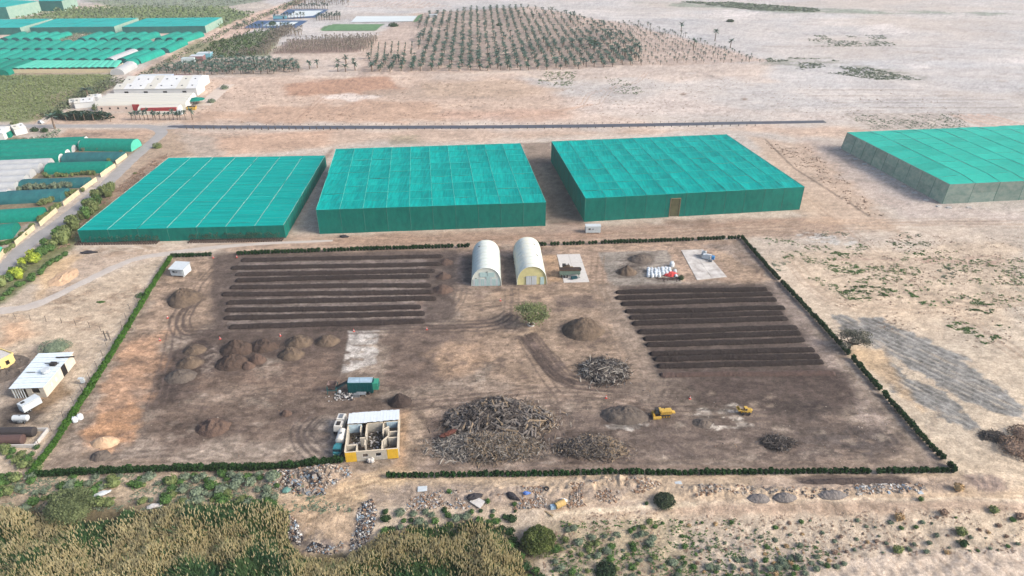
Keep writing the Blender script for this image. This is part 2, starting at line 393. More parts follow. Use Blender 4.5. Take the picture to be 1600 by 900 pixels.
# grey scraped patches to the right of the compound, combed with furrows
def furrow(x, y): return 0.09*np.sin((x*0.80+y*0.60)*2*math.pi/2.1+3*fbm(x/5, y/5, 2, 8))+0.10*(fbm(x/1.5, y/1.5, 3, 61)-0.5)
GP = [[(1300,495),(1322,493),(1352,512),(1346,528),(1325,525)],[(1345,498),(1378,496),(1385,505),(1422,520),(1520,563),(1500,563),(1560,600),(1600,640),(1600,655),(1500,625),(1480,610),(1400,560),(1365,545),(1350,520)],
      [(1374,572),(1390,568),(1420,590),(1480,615),(1505,640),(1528,668),(1515,672),(1470,650),(1430,632),(1395,610)]]
for k, P in enumerate(GP):
    patch(P, (152,150,145), .7, 1.6, 3, .98, seed=51+k, t=1.2, dz=furrow)
    i = sel([p[0] for p in W(P)], [p[1] for p in W(P)], 1)
    x, y = gx[i], gy[i]; m = sst(0, 1.5, sdist(W(P), x, y)); q = (x*0.80+y*0.60)/2.1+3*fbm(x/5, y/5, 2, 8)/6.28
    s_ = 0.5+0.5*np.cos(q*6.283+1.0)
    s2 = sst(.6, .75, fbm((x*.6-y*.8)/7, (x*.8+y*.6)/1.0, 3, 91))
    col[i] *= (1-m*0.38*s_*sst(.3,.6,fbm(x/2.5,y/2.5,3,92)))[:, None]
    col[i] = col[i]*(1-(m*s2*.6)[:, None])+lc((200,186,166))*(m*s2*.6)[:, None]
patch([(1335,545),(1375,550),(1395,575),(1440,640),(1400,610),(1330,560)], (212,182,144), 2, 2, 6, .7)
# ---- left of the compound
patch([(0,490),(140,440),(250,402),(262,405),(50,740),(0,735)], (203,183,158), 4, 3, 10, .7)
patch([(115,395),(330,384),(260,398),(180,415),(60,470)], (192,170,150), 4, 3, 10, .7)
patch([(60,430),(115,392),(128,400),(100,440),(60,465)], (214,184,146), 3, 2, 6, .9)
patch([(0,585),(60,540),(130,560),(60,650),(0,700)], (150,136,124), 4, 3, 8, .8)
patch([(0,640),(30,630),(80,640),(60,665),(0,668)], (84,76,70), 2, 2, 5, .85)
patch([(60,615),(95,600),(120,610),(80,640),(62,640)], (140,112,80), 2, 1.5, 4, .75)
patch([(110,690),(165,600),(200,540),(215,510),(222,515),(150,640),(75,735),(60,735)], (196,172,142), 2, 1, 4, .8)
ruts([(165,590),(120,650),(60,700),(20,740)], (160,140,118), .5)
ruts([(200,500),(120,560),(90,640)], (150,130,112), .35)
for P in ([(60,470),(130,440),(150,455),(90,490)],[(150,470),(210,440),(230,450),(170,500)],[(100,500),(150,495),(165,510),(120,520)],[(130,385),(260,380),(250,392),(150,402)]):
    patch(P, (165,142,120), 3, 3, 5, .7, thr=(.42,.62,3,.5))
patch([(0,498),(30,500),(60,520),(0,545)], (206,166,132), 3, 2, 6, .7)
# ---- compound
COMP = [(268,402),(1158,374),(1488,736),(57,744)]
patch(COMP, (158,142,127), .8, .3, 6, 1)
patch(COMP, (188,172,155), 1, 1, 6, .45, seed=95, thr=(.56,.62,4,.45)); patch(COMP, (196,182,166), 1, 1, 6, .4, seed=99, thr=(.60,.63,1.6,.5))
patch([(268,402),(1158,374),(1180,400),(1200,440),(955,440),(940,470),(780,470),(700,400),(330,400)], (186,160,138), 2, 2.5, 8, .85)
patch([(700,392),(870,388),(880,450),(700,455)], (150,132,120), 2, 2, 6, .8)
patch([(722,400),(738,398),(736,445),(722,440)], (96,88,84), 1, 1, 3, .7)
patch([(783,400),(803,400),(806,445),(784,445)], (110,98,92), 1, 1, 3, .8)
patch([(850,400),(872,398),(878,440),(856,444)], (196,164,132), 1.5, 1, 5, .8)
patch([(935,394),(1042,391),(1068,443),(953,447)], (160,151,140), .6, .4, 5, 1)
patch([(1110,398),(1160,376),(1205,440),(1160,445)], (186,162,138), 2, 2, 6, .7)
patch([(1100,385),(1160,374),(1200,410),(1180,420)], (150,140,132), 2, 3, 8, .6)
for o in (0, 6, 12): ruts([(1150,395),(1185,415+o),(1180,438),(1140,445)], (150,128,110), .5)
patch([(700,455),(950,445),(1000,560),(1030,600),(800,610),(720,520)], (176,153,131), 3, 4, 10, .85)
patch([(860,462),(930,460),(935,480),(870,482)], (118,104,96), 2, 1.5, 5, .75)
patch([(268,404),(345,400),(350,500),(300,520),(245,530),(180,600),(205,530)], (182,157,134), 2, 2, 8, .8)
patch([(330,396),(712,390),(712,500),(600,516),(330,520),(325,480)], (103,91,84), 2, 1.5, 8, .95)
for k in range(9):
    x0, y0, x1, y1 = 372-k*2, 413.5+k*11.3, 660, 407+k*10.6
    stroke([(x0,y0),(x1,y1)], 2.2, (150,138,130), 1.0, .7, .9, seed=70+k, sm=False)
patch([(240,568),(325,512),(450,516),(560,516),(545,590),(520,605),(420,600),(330,612),(255,640),(225,640)], (100,86,78), 3, 3, 8, .92)
patch([(250,560),(320,525),(335,545),(300,600),(250,605)], (70,61,58), 2, 2, 5, .85)
patch([(255,600),(285,560),(300,560),(260,640),(235,640)], (80,70,65), 2, 2, 5, .75)
patch([(400,560),(445,565),(440,585),(405,590)], (178,165,150), 1.5, 1.5, 4, .85, thr=(.35,.55,3,.6))
patch([(320,545),(340,540),(345,600),(310,600)], (176,160,146), 1.5, 1.5, 3, .7, thr=(.45,.6,2,.6))
patch([(185,535),(255,522),(260,560),(225,600),(215,660),(150,690),(120,690),(150,630)], (196,158,128), 3, 4, 7, .9)
patch([(125,690),(150,655),(205,632),(218,650),(205,685),(170,705),(130,708)], (212,166,128), 1.5, 2, 5, .95)
patch([(60,742),(100,680),(120,700),(200,720),(540,700),(540,728)], (178,160,142), 2, 2, 8, .85)
patch([(200,700),(380,650),(520,640),(530,720),(280,735)], (186,170,154), 3, 3, 8, .6)
patch([(230,640),(300,625),(400,630),(500,640),(470,690),(330,690),(230,700)], (118,100,88), 3, 3, 8, .8)
patch([(250,680),(300,660),(310,700),(260,712)], (112,96,86), 2, 2, 5, .6)
patch([(430,600),(560,600),(620,625),(600,650),(440,660)], (118,102,91), 3, 3, 8, .85)
patch([(300,590),(510,560),(530,600),(430,620),(310,630)], (146,124,108), 3, 3, 8, .6)
patch([(545,517),(592,516),(588,568),(535,583)], (206,199,190), .5, .5, 4, .95, thr=(.3,.48,3.5,.5), t=1.4)
patch([(600,516),(760,500),(780,560),(700,600),(600,610)], (124,107,96), 3, 3, 8, .9)
patch([(665,555),(700,540),(760,540),(770,560),(720,585),(680,590)], (200,170,142), 3, 3, 6, .85)
patch([(700,515),(800,505),(830,600),(770,600),(760,540)], (174,151,130), 3, 4, 8, .7)
patch([(610,640),(700,600),(820,600),(1000,610),(1050,650),(700,740),(620,740)], (168,148,130), 3, 3, 8, .7)
patch([(622,640),(640,640),(632,735),(618,740)], (192,160,128), 1.2, 1, 4, .8)
patch([(640,650),(680,640),(670,730),(640,735)], (190,168,144), 1.5, 2, 4, .6)
patch([(655,650),(690,645),(700,690),(670,690)], (108,92,86), 2, 2, 4, .7)
patch([(670,720),(860,725),(1000,722),(1000,735),(650,736)], (150,134,124), 1.5, 2, 4, .7)
patch([(955,446),(1215,444),(1318,592),(1026,596)], (96,85,79), 1.6, 1.0, 6, .96)
patch([(930,440),(960,445),(1035,600),(1000,600),(950,500)], (168,150,133), 2, 1.5, 5, .8)
patch([(1195,440),(1216,440),(1320,580),(1400,680),(1480,730),(1400,734),(1320,620)], (166,150,138), 2, 1.5, 6, .9)
patch([(1330,690),(1400,670),(1460,725),(1300,732)], (186,166,144), 2, 2, 6, .8)
patch([(1045,592),(1310,580),(1345,625),(1310,665),(1200,660),(1100,632),(1050,610)], (86,74,69), 3, 3, 9, .95)
patch([(1190,625),(1300,625),(1310,655),(1230,660)], (64,58,57), 3, 3, 8, .8)
patch([(950,598),(1060,592),(1100,632),(1180,650),(1100,660),(960,630)], (126,112,101), 3, 4, 8, .8)
patch([(860,640),(1180,640),(1410,675),(1410,710),(1200,730),(860,735)], (118,104,95), 3, 4, 7, .85)
patch([(1290,640),(1370,670),(1330,735),(1290,720)], (150,132,118), 3, 4, 7, .6)
patch([(1230,675),(1330,670),(1410,672),(1395,705),(1250,715)], (98,90,86), 2, 2.5, 4, .9, thr=(.3,.5,3,.6))
patch([(1150,690),(1300,690),(1300,725),(1150,725)], (176,158,142), 2, 2.5, 4, .5, thr=(.4,.6,3,.6))
patch([(945,664),(975,652),(1012,645),(1012,665),(985,672),(950,672)], (210,203,192), .35, .7, 2, 1)
patch([(1078,652),(1100,636),(1150,630),(1175,648),(1160,655),(1175,665),(1130,672),(1100,668)], (206,196,182), .35, .9, 2.5, 1, thr=(.36,.44,3,.7))
stroke([(965,655),(1010,660)], 1.1, (120,108,98), .5, .9, .2)
stroke([(1075,652),(1140,648),(1175,642)], 1.0, (110,98,88), .5, .9, .2)
stroke([(1100,630),(1145,672)], 1.0, (115,102,92), .5, .9, .2)
stroke([(1118,628),(1165,672)], .6, (115,102,92), .5, .6, .2)
# blotchy damp soil with crisp edges
patch(COMP, (100,88,80), 1, 1, 6, .34, seed=81, thr=(.555,.60,5,.5)); patch(COMP, (88,77,71), 1, 1, 6, .34, seed=86, thr=(.585,.62,2.2,.5))
patch([(640,610),(1400,640),(1400,728),(640,735)], (84,75,70), 2, 2, 6, .5, seed=48, thr=(.55,.6,3.5,.4))
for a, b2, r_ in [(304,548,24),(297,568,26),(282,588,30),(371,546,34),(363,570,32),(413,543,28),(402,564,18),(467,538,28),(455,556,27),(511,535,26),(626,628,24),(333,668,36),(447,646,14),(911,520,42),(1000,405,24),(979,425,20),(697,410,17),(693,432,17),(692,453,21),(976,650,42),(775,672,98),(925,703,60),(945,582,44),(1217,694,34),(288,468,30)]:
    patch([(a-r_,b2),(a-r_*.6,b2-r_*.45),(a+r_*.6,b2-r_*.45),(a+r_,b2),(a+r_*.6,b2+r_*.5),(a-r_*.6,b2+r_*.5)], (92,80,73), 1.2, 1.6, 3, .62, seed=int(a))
# wheel tracks
dk = (92,80,74)
for o, c in enumerate([(dk), (98,86,80), (104,90,82)]):
    ruts([(820+o*3,522),(850+o*4,560),(880+o*5,592),(920+o*4,601),(960,604)], c, .85, 2.0, 2, 2.7, .55, 13+o)
ruts([(816,530),(845,580),(880,625)], dk, .6, 2.2, 1)
ruts([(822,524),(840,556),(868,588),(900,600)], (80,70,66), .8, 1.6, 2, 1.0, .5)
ruts([(300,470),(282,495),(290,520),(340,518),(600,512),(760,508),(800,490)], (96,84,78), .8, 2.2, 3, 1.9, .6)
ruts([(345,412),(320,440),(300,470),(278,500),(262,570),(240,640)], (110,96,88), .6, 2.2, 2, 2.1, .5)
ruts([(800,450),(797,500),(790,520)], (120,106,96), .6, 2.0, 2, 2.6)
ruts([(722,450),(716,470),(690,505)], (110,98,90), .6, 2.2, 2, 1.6)
ruts([(930,440),(945,475),(975,540),(1010,600),(1060,640),(1200,650)], (138,122,108), .6, 2.2, 2, 2.7)
ruts([(935,400),(932,440),(945,475)], (150,130,112), .7, 2.2, 2, 2.1)
ruts([(610,640),(680,628),(760,622),(880,612),(1000,622)], (112,96,86), .7, 2.2, 2, 1.8)
ruts([(460,640),(500,612),(620,640)], (112,96,86), .4, 2.2, 1)
ruts([(490,650),(470,680),(500,715),(540,720)], (98,88,84), .7, 1.9, 3, 1.7)
ruts([(500,655),(485,675),(510,690)], (98,88,84), .6, 1.7, 2, 1.1)
for o in range(5): ruts([(75+o*8,742-o*3),(95+o*10,716-o*3),(160,728-o*2),(260,726-o)], (150,132,116), .5, 1.8, 1)
ruts([(540,715),(350,728),(200,735)], (140,122,108), .5, 2.0, 2, 2.0)
ruts([(300,690),(400,650),(500,640)], (110,96,88), .5, 2.0, 1)
ruts([(1020,650),(1035,690),(1075,720)], (104,92,86), .7, 2.0, 3, 1.5)
ruts([(1030,645),(1060,600),(1080,615),(1180,650)], (104,92,84), .5, 2.0, 2, 1.8)
ruts([(1340,600),(1400,680),(1440,725)], (150,134,120), .5, 2.2, 2, 2.3)
for k in range(7): stroke([(1420+k*7,700-k*9),(1434+k*6,712-k*10),(1445+k*3,706-k*12)], .5, (150,134,120), .5, .4)
ruts([(640,728),(900,728),(1460,732)], (140,122,108), .6, 2.0, 2, 1.6)
ruts([(870,480),(930,500),(960,540),(990,600)], (150,132,116), .4, 2, 2, 1.6)
ruts([(900,545),(1000,560),(1005,600),(900,602)], (140,122,108), .4, 2, 1)
for _ in range(60):    # faint wheel marks everywhere
    xx = random.uniform(120, 1280); yy = random.choice([random.uniform(600, 725), random.uniform(455, 600)]); l = random.uniform(50, 190); sl = random.uniform(-.28, .28); cv = random.uniform(-6, 6)
    ruts([(xx,yy),(xx+l*.33,yy+l*.33*sl+cv*.7),(xx+l*.66,yy+l*.66*sl+cv),(xx+l,yy+l*sl+cv*.4)], random.choice([(92,80,73),(100,88,80)]), random.uniform(.25,.5), 2.0, random.choice([1,1,2]), 1.7, .38, seed=300+_)
for _ in range(70):    # scattered stains
    xx = random.uniform(640, 900); yy = random.uniform(455, 640); r_ = random.uniform(2, 11)
    patch([(xx-r_,yy),(xx,yy-r_*.5),(xx+r_,yy),(xx,yy+r_*.5)], random.choice([(98,86,80),(120,104,96),(140,120,106)]), 1, 1.2, 2, .65, seed=_)
for _ in range(60):
    xx = random.uniform(640, 1400); yy = random.uniform(612, 732); r_ = random.uniform(2, 10)
    patch([(xx-r_,yy),(xx,yy-r_*.5),(xx+r_,yy),(xx,yy+r_*.5)], random.choice([(98,86,80),(178,160,142),(190,174,156)]), 1, 1.2, 2, .5, seed=_)
for _ in range(60):
    xx = random.uniform(120, 540); yy = random.uniform(600, 728); r_ = random.uniform(2, 12)
    patch([(xx-r_,yy),(xx,yy-r_*.4),(xx+r_,yy),(xx,yy+r_*.4)], random.choice([(108,94,88),(190,174,158),(140,120,106)]), 1, 1.2, 2, .45, seed=_)
# ---- strip and wash in front of the compound
patch([(0,745),(560,740),(1500,745),(1600,770),(1600,790),(0,800)], (198,174,146), 2, 2, 6, .7)
patch([(-60,785),(400,790),(450,860),(600,860),(700,840),(830,830),(850,960),(-60,960)], (92,84,60), 2, 2, 6, .9)
patch([(545,735),(640,735),(650,750),(560,790),(500,830),(430,820),(450,790),(510,760)], (210,184,150), 1.5, 1.2, 5, .9)
patch([(440,790),(570,790),(560,850),(470,858)], (192,168,142), 2, 2, 4, .8)
patch([(455,815),(480,835),(550,850),(560,790),(580,780),(585,830),(540,860),(470,860),(448,840)], (112,104,102), 1, 1.2, 3, .85, thr=(.35,.5,1.5,.8))
patch([(400,738),(540,730),(560,745),(520,765),(430,770)], (150,134,120), 1, 1.5, 3, .85)
patch([(570,765),(700,760),(860,770),(1000,758),(1000,775),(860,785),(700,795),(580,790)], (166,150,136), 1.2, 1.5, 4, .8)
patch([(1180,745),(1500,743),(1560,750),(1590,768),(1180,768)], (180,160,144), 1.5, 1.5, 5, .7)
patch([(1240,743),(1425,742),(1425,752),(1250,757)], (108,96,90), .7, .8, 3, .95)
patch([(1505,745),(1550,744),(1585,768),(1530,770)], (150,132,122), 1, 1, 3, .8)
patch([(850,790),(1170,783),(1600,780),(1600,800),(850,805)], (192,168,146), 1.5, 1.5, 5, .8)
patch([(1255,905),(1300,888),(1345,873),(1420,864),(1500,858),(1660,856),(1660,980),(1240,980)], (208,191,173), .4, .8, 3, 1, t=.35)
for k in range(9): stroke([(1345+k*38,868),(1362+k*40,884),(1375+k*42,905)], .35, (196,176,156), .3, .8, .15, seed=k, sm=False)
stroke([(850,806),(950,797),(1060,790),(1170,786),(1300,783),(1450,781),(1600,783)], 1.0, (226,208,182), .5, .9, .6)
stroke([(1090,795),(1300,789),(1450,787),(1600,789)], 2.2, (186,164,144), .8, .7, .8)
for k in range(26): stroke([(1100+k*20,789),(1106+k*20+random.uniform(-3,6),800)], .3, (176,152,132), .3, .7, .2, seed=k, sm=False)
patch([(0,740),(60,742),(430,742),(440,780),(0,790)], (186,168,144), 2, 2, 6, .5)
patch([(860,830),(1050,810),(1100,900),(870,930)], (166,152,122), 3, 2, 5, .6)
for P in ([(430,800),(520,765),(620,735)],[(440,812),(540,770),(640,735)],[(470,830),(500,800),(560,760)]):
    ruts(P, (170,146,120), .5, 1.8, 2, 1.4, .35)
for k in range(7): stroke([(462+k*13,846-k),(470+k*12,828-k*4),(500+k*9,806-k*3)], .3, (150,132,114), .3, .35, .6, seed=k*5)
# thin rills, cracks and edges
def rills(sx, sy, w_, amp, seed, lo, hi, msk):
    global col
    f_ = fbm(gx/sx+.15*gy/sy, gy/sy, 4, seed); q = (1-sst(0, w_, np.abs(f_-.5)))*sst(lo, hi, fbm(gx/(sx*2.5), gy/(sy*2), 2, seed+9))*msk
    col *= (1-amp*q)[:, None]
near_ = sst(330, 200, gy)
rills(9, 4.5, .010, .30, 201, .45, .6, near_); rills(4.5, 2.0, .014, .24, 205, .5, .6, near_); rills(16, 5, .007, .30, 211, .45, .6, near_)
rills(60, 9, .006, .20, 221, .5, .62, sst(220, 320, gy)); rills(30, 5, .009, .18, 225, .52, .62, sst(220, 320, gy)*sst(900, 600, gy))
# crisp clods and grit
_c = sst(.56, .62, fbm(gx/1.8, gy/1.0, 3, 141)); col *= (1-.16*_c*sst(420, 120, gy))[:, None]; _c = sst(.58, .64, fbm(gx/2.6, gy/1.2, 3, 151)); col *= (1+.14*_c*sst(420, 120, gy))[:, None]
_c = sst(.58, .66, fbm(gx/30, gy/14, 5, 161))*sst(150, 300, gy); col *= (1-.07*_c)[:, None]; _c = sst(.56, .68, fbm(gx/70, gy/40, 5, 171))*sst(200, 400, gy); col *= (1+.08*_c)[:, None]
# fine relief that follows the soils
gz += (n3-0.5)*0.10*sst(500, 200, gy)+(n5-0.5)*0.08*sst(260, 150, gy)
col = np.clip(col, 0.01, 0.8)
nr, nc = GX.shape
idx = np.arange(nr*nc).reshape(nr, nc)
Fq = np.stack([idx[:-1, :-1], idx[:-1, 1:], idx[1:, 1:], idx[1:, :-1]], -1).reshape(-1, 4)
gm = bpy.data.materials.new('sandy_soil'); gm.use_nodes = True
N = gm.node_tree.nodes; L = gm.node_tree.links; b = N['Principled BSDF']; b.inputs['Roughness'].default_value = 0.95; b.inputs['Specular IOR Level'].default_value = 0.1
at_ = N.new('ShaderNodeAttribute'); at_.attribute_name = 'Col'; tc = N.new('ShaderNodeTexCoord')
na = N.new('ShaderNodeTexNoise'); na.inputs['Scale'].default_value = 1.6; na.inputs['Detail'].default_value = 8; na.inputs['Roughness'].default_value = 0.72
L.new(tc.outputs['Object'], na.inputs['Vector'])
mr = N.new('ShaderNodeMapRange'); mr.inputs[1].default_value = 0.38; mr.inputs[2].default_value = 0.63; mr.inputs[3].default_value = 0.76; mr.inputs[4].default_value = 1.18
L.new(na.outputs['Fac'], mr.inputs[0])
vm = N.new('ShaderNodeVectorMath'); vm.operation = 'SCALE'; L.new(at_.outputs['Color'], vm.inputs[0]); L.new(mr.outputs[0], vm.inputs['Scale'])
nb = N.new('ShaderNodeTexNoise'); nb.inputs['Scale'].default_value = 5.0; nb.inputs['Detail'].default_value = 5; nb.inputs['Roughness'].default_value = 0.7; L.new(tc.outputs['Object'], nb.inputs['Vector'])
mb_ = N.new('ShaderNodeMapRange'); mb_.inputs[1].default_value = 0.36; mb_.inputs[2].default_value = 0.60; mb_.inputs[3].default_value = 0.70; mb_.inputs[4].default_value = 1.12; L.new(nb.outputs['Fac'], mb_.inputs[0])
nc_ = N.new('ShaderNodeTexNoise'); nc_.inputs['Scale'].default_value = 0.33; nc_.inputs['Detail'].default_value = 6; nc_.inputs['Roughness'].default_value = 0.75; mp_ = N.new('ShaderNodeMapping'); mp_.inputs['Scale'].default_value = (.9, 1.1, 1); L.new(tc.outputs['Object'], mp_.inputs['Vector']); L.new(mp_.outputs['Vector'], nc_.inputs['Vector'])
md_ = N.new('ShaderNodeMapRange'); md_.inputs[1].default_value = 0.40; md_.inputs[2].default_value = 0.62; md_.inputs[3].default_value = 0.88; md_.inputs[4].default_value = 1.07; L.new(nc_.outputs['Fac'], md_.inputs[0])
mm_ = N.new('ShaderNodeMath'); mm_.operation = 'MULTIPLY'; L.new(md_.outputs[0], mm_.inputs[0]); L.new(mb_.outputs[0], mm_.inputs[1])
v2 = N.new('ShaderNodeVectorMath'); v2.operation = 'SCALE'; L.new(vm.outputs[0], v2.inputs[0]); L.new(mm_.outputs[0], v2.inputs['Scale'])
L.new(v2.outputs[0], b.inputs['Base Color'])
bp = N.new('ShaderNodeBump'); bp.inputs['Strength'].default_value = 0.7; bp.inputs['Distance'].default_value = 0.35; L.new(na.outputs['Fac'], bp.inputs['Height']); L.new(bp.outputs['Normal'], b.inputs['Normal'])
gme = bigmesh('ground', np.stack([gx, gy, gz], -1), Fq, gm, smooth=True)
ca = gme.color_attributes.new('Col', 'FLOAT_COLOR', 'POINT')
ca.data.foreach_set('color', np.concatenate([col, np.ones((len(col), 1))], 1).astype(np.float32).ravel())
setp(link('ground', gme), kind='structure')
# ---------------------------------------------------------------- roads
def ribbon(name, P, wd, m, z=0.06, px=True, sm=True, n=10, widths=None):
    P = W(P) if px else P
    P = smooth(P, n) if sm else P
    V = []; Fs = []; na_ = 4
    for k, (x, y) in enumerate(P):
        a = P[max(0, k-1)]; b2 = P[min(len(P)-1, k+1)]; dx, dy = b2[0]-a[0], b2[1]-a[1]; l = math.hypot(dx, dy)+1e-9
        ww = wd if widths is None else np.interp(k/(len(P)-1), np.linspace(0, 1, len(widths)), widths)
        jit = 0.12*ww*(fbm(np.array([x/4]), np.array([y/4]), 3, 5)[0]-0.5)
        for j in range(na_+1):
            o = (j/na_-0.5)*ww+(jit if j in (0, na_) else 0)
            V.append((x+dy/l*o, y-dx/l*o, z-(0.1 if j in (0, na_) else 0)+hz(x, y)))
    for k in range(len(P)-1):
        for j in range(na_):
            a = k*(na_+1)+j; Fs.append((a, a+1, a+na_+2, a+na_+1))
    return setp(MB().raw(V, Fs).build(name, m, smooth=True), kind='structure')
M_ASPH = mat('worn_asphalt', A(162,159,156), .9, .25, .14, .3, 3, stretch=(1, 1, 1))
M_NEWA = mat('new_asphalt', A(82,86,96), .8, .2, .2, .2, 3)
M_TRACK = mat('packed_track', A(190,181,172), .95, .3, .14, .4, 2)
M_TRACK2 = mat('packed_track_far', A(205,190,176), .95, .3, .14, .4, 2)
asph = ribbon('asphalt_road', [(-90,520),(0,426),(40,385),(105,338),(160,293),(205,250),(238,222),(252,209),(247,202),(232,198),(200,197),(120,197),(40,197),(-60,198)], 6.5, M_ASPH, .10)
setp(asph, kind='structure')
ribbon('side_road', [(238,200),(262,199),(285,197.5)], 9, M_ASPH, .08)
ribbon('dark_road', [(262,198),(285,198),(400,198.6),(650,198.8),(900,197),(1120,193),(1289,190)], 6.5, M_NEWA, .12, widths=[3,6.5,6.5,6.5,6.5,6,5])
ribbon('dirt_track', [(-70,486),(0,485),(45,479),(80,466),(130,441),(180,417),(215,404),(262,396),(340,386),(420,380),(520,376)], 4.5, M_TRACK, .07, widths=[6,5.5,5,4.5,4.5,4,4,3,2])
ribbon('farm_lane', [(60,196),(72,186),(95,175),(115,162),(150,145)], 7, M_TRACK2, .07)
ribbon('yard_lane', [(318,165),(340,145),(357,132)], 11, M_TRACK2, .07)
# ---------------------------------------------------------------- big net shade houses
def netmat(name, c, c2, trans, stretch, rnd=.10, tl=.25):
    m = mat(name, c, .85, 1.0, .2, spec=.03, col2=c2, stretch=stretch, rnd=rnd, trans=trans, tl=tl); return m
NET_TOP = netmat('green_net_roof', A(2,190,180), A(1,146,142), .0, (1.2,.12,.4))
NET_TOP1 = netmat('green_net_roof_fine', A(3,186,176), A(2,158,152), .0, (.05,.8,.4), .05)
NET_TOPH = netmat('pale_green_net_roof', A(60,205,184), A(44,190,170), .08, (.5,.5,.4), .10)
NET_WALL = netmat('green_net_wall', A(34,162,146), A(24,138,128), .12, (.6,.6,.25), .06, tl=.5)
NET_WALLG = netmat('grey_weathered_net', A(196,204,196), A(140,172,164), .12, (.35,.35,.5), .10, tl=.5)
SEAM = mat('pale_seam_rope', A(90,210,196), .8); SEAMC = mat('net_seam', A(40,206,194), .8); POST = mat('galvanised_post', A(52,120,110), .7)
SEAM2 = mat('white_seam_rope', A(196,240,232), .8)
def quadlerp(Q, s, t):
    a = Q[0]+(Q[1]-Q[0])*s; b2 = Q[3]+(Q[2]-Q[3])*s; return a+(b2-a)*t
def panel(Q, name, m, parent, g=0.05, sag=0.25, th=0.04, off=0.0, n=2):
    # one stretched net panel: n x n quads, sagging, with a turned down rim
    V = []; cen = (Q[0]+Q[1]+Q[2]+Q[3])/4; nrm = np.cross(Q[1]-Q[0], Q[3]-Q[0]); nrm = nrm/np.linalg.norm(nrm)
    for j in range(n+1):
        for i in range(n+1):
            s_, t_ = i/n, j/n; p = quadlerp(Q, s_*(1-g*2*.2)+g*.2, t_*(1-g*2*.2)+g*.2)
            V.append(p-nrm*sag*4*s_*(1-s_)*(0.5+2*t_*(1-t_))+nrm*off)
    Fs = [(j*(n+1)+i, j*(n+1)+i+1, (j+1)*(n+1)+i+1, (j+1)*(n+1)+i) for j in range(n) for i in range(n)]
    k = len(V); ring = [i for i in range(n+1)]+[j*(n+1)+n for j in range(1, n+1)]+[n*(n+1)+i for i in range(n-1, -1, -1)]+[j*(n+1) for j in range(n-1, 0, -1)]
    for r_ in ring: V.append(V[r_]-nrm*th)
    L_ = len(ring)
    for q in range(L_): Fs.append((ring[q], k+q, k+(q+1) % L_, ring[(q+1) % L_]))
    return MB().raw(np.array(V), Fs).build(name, m, parent)
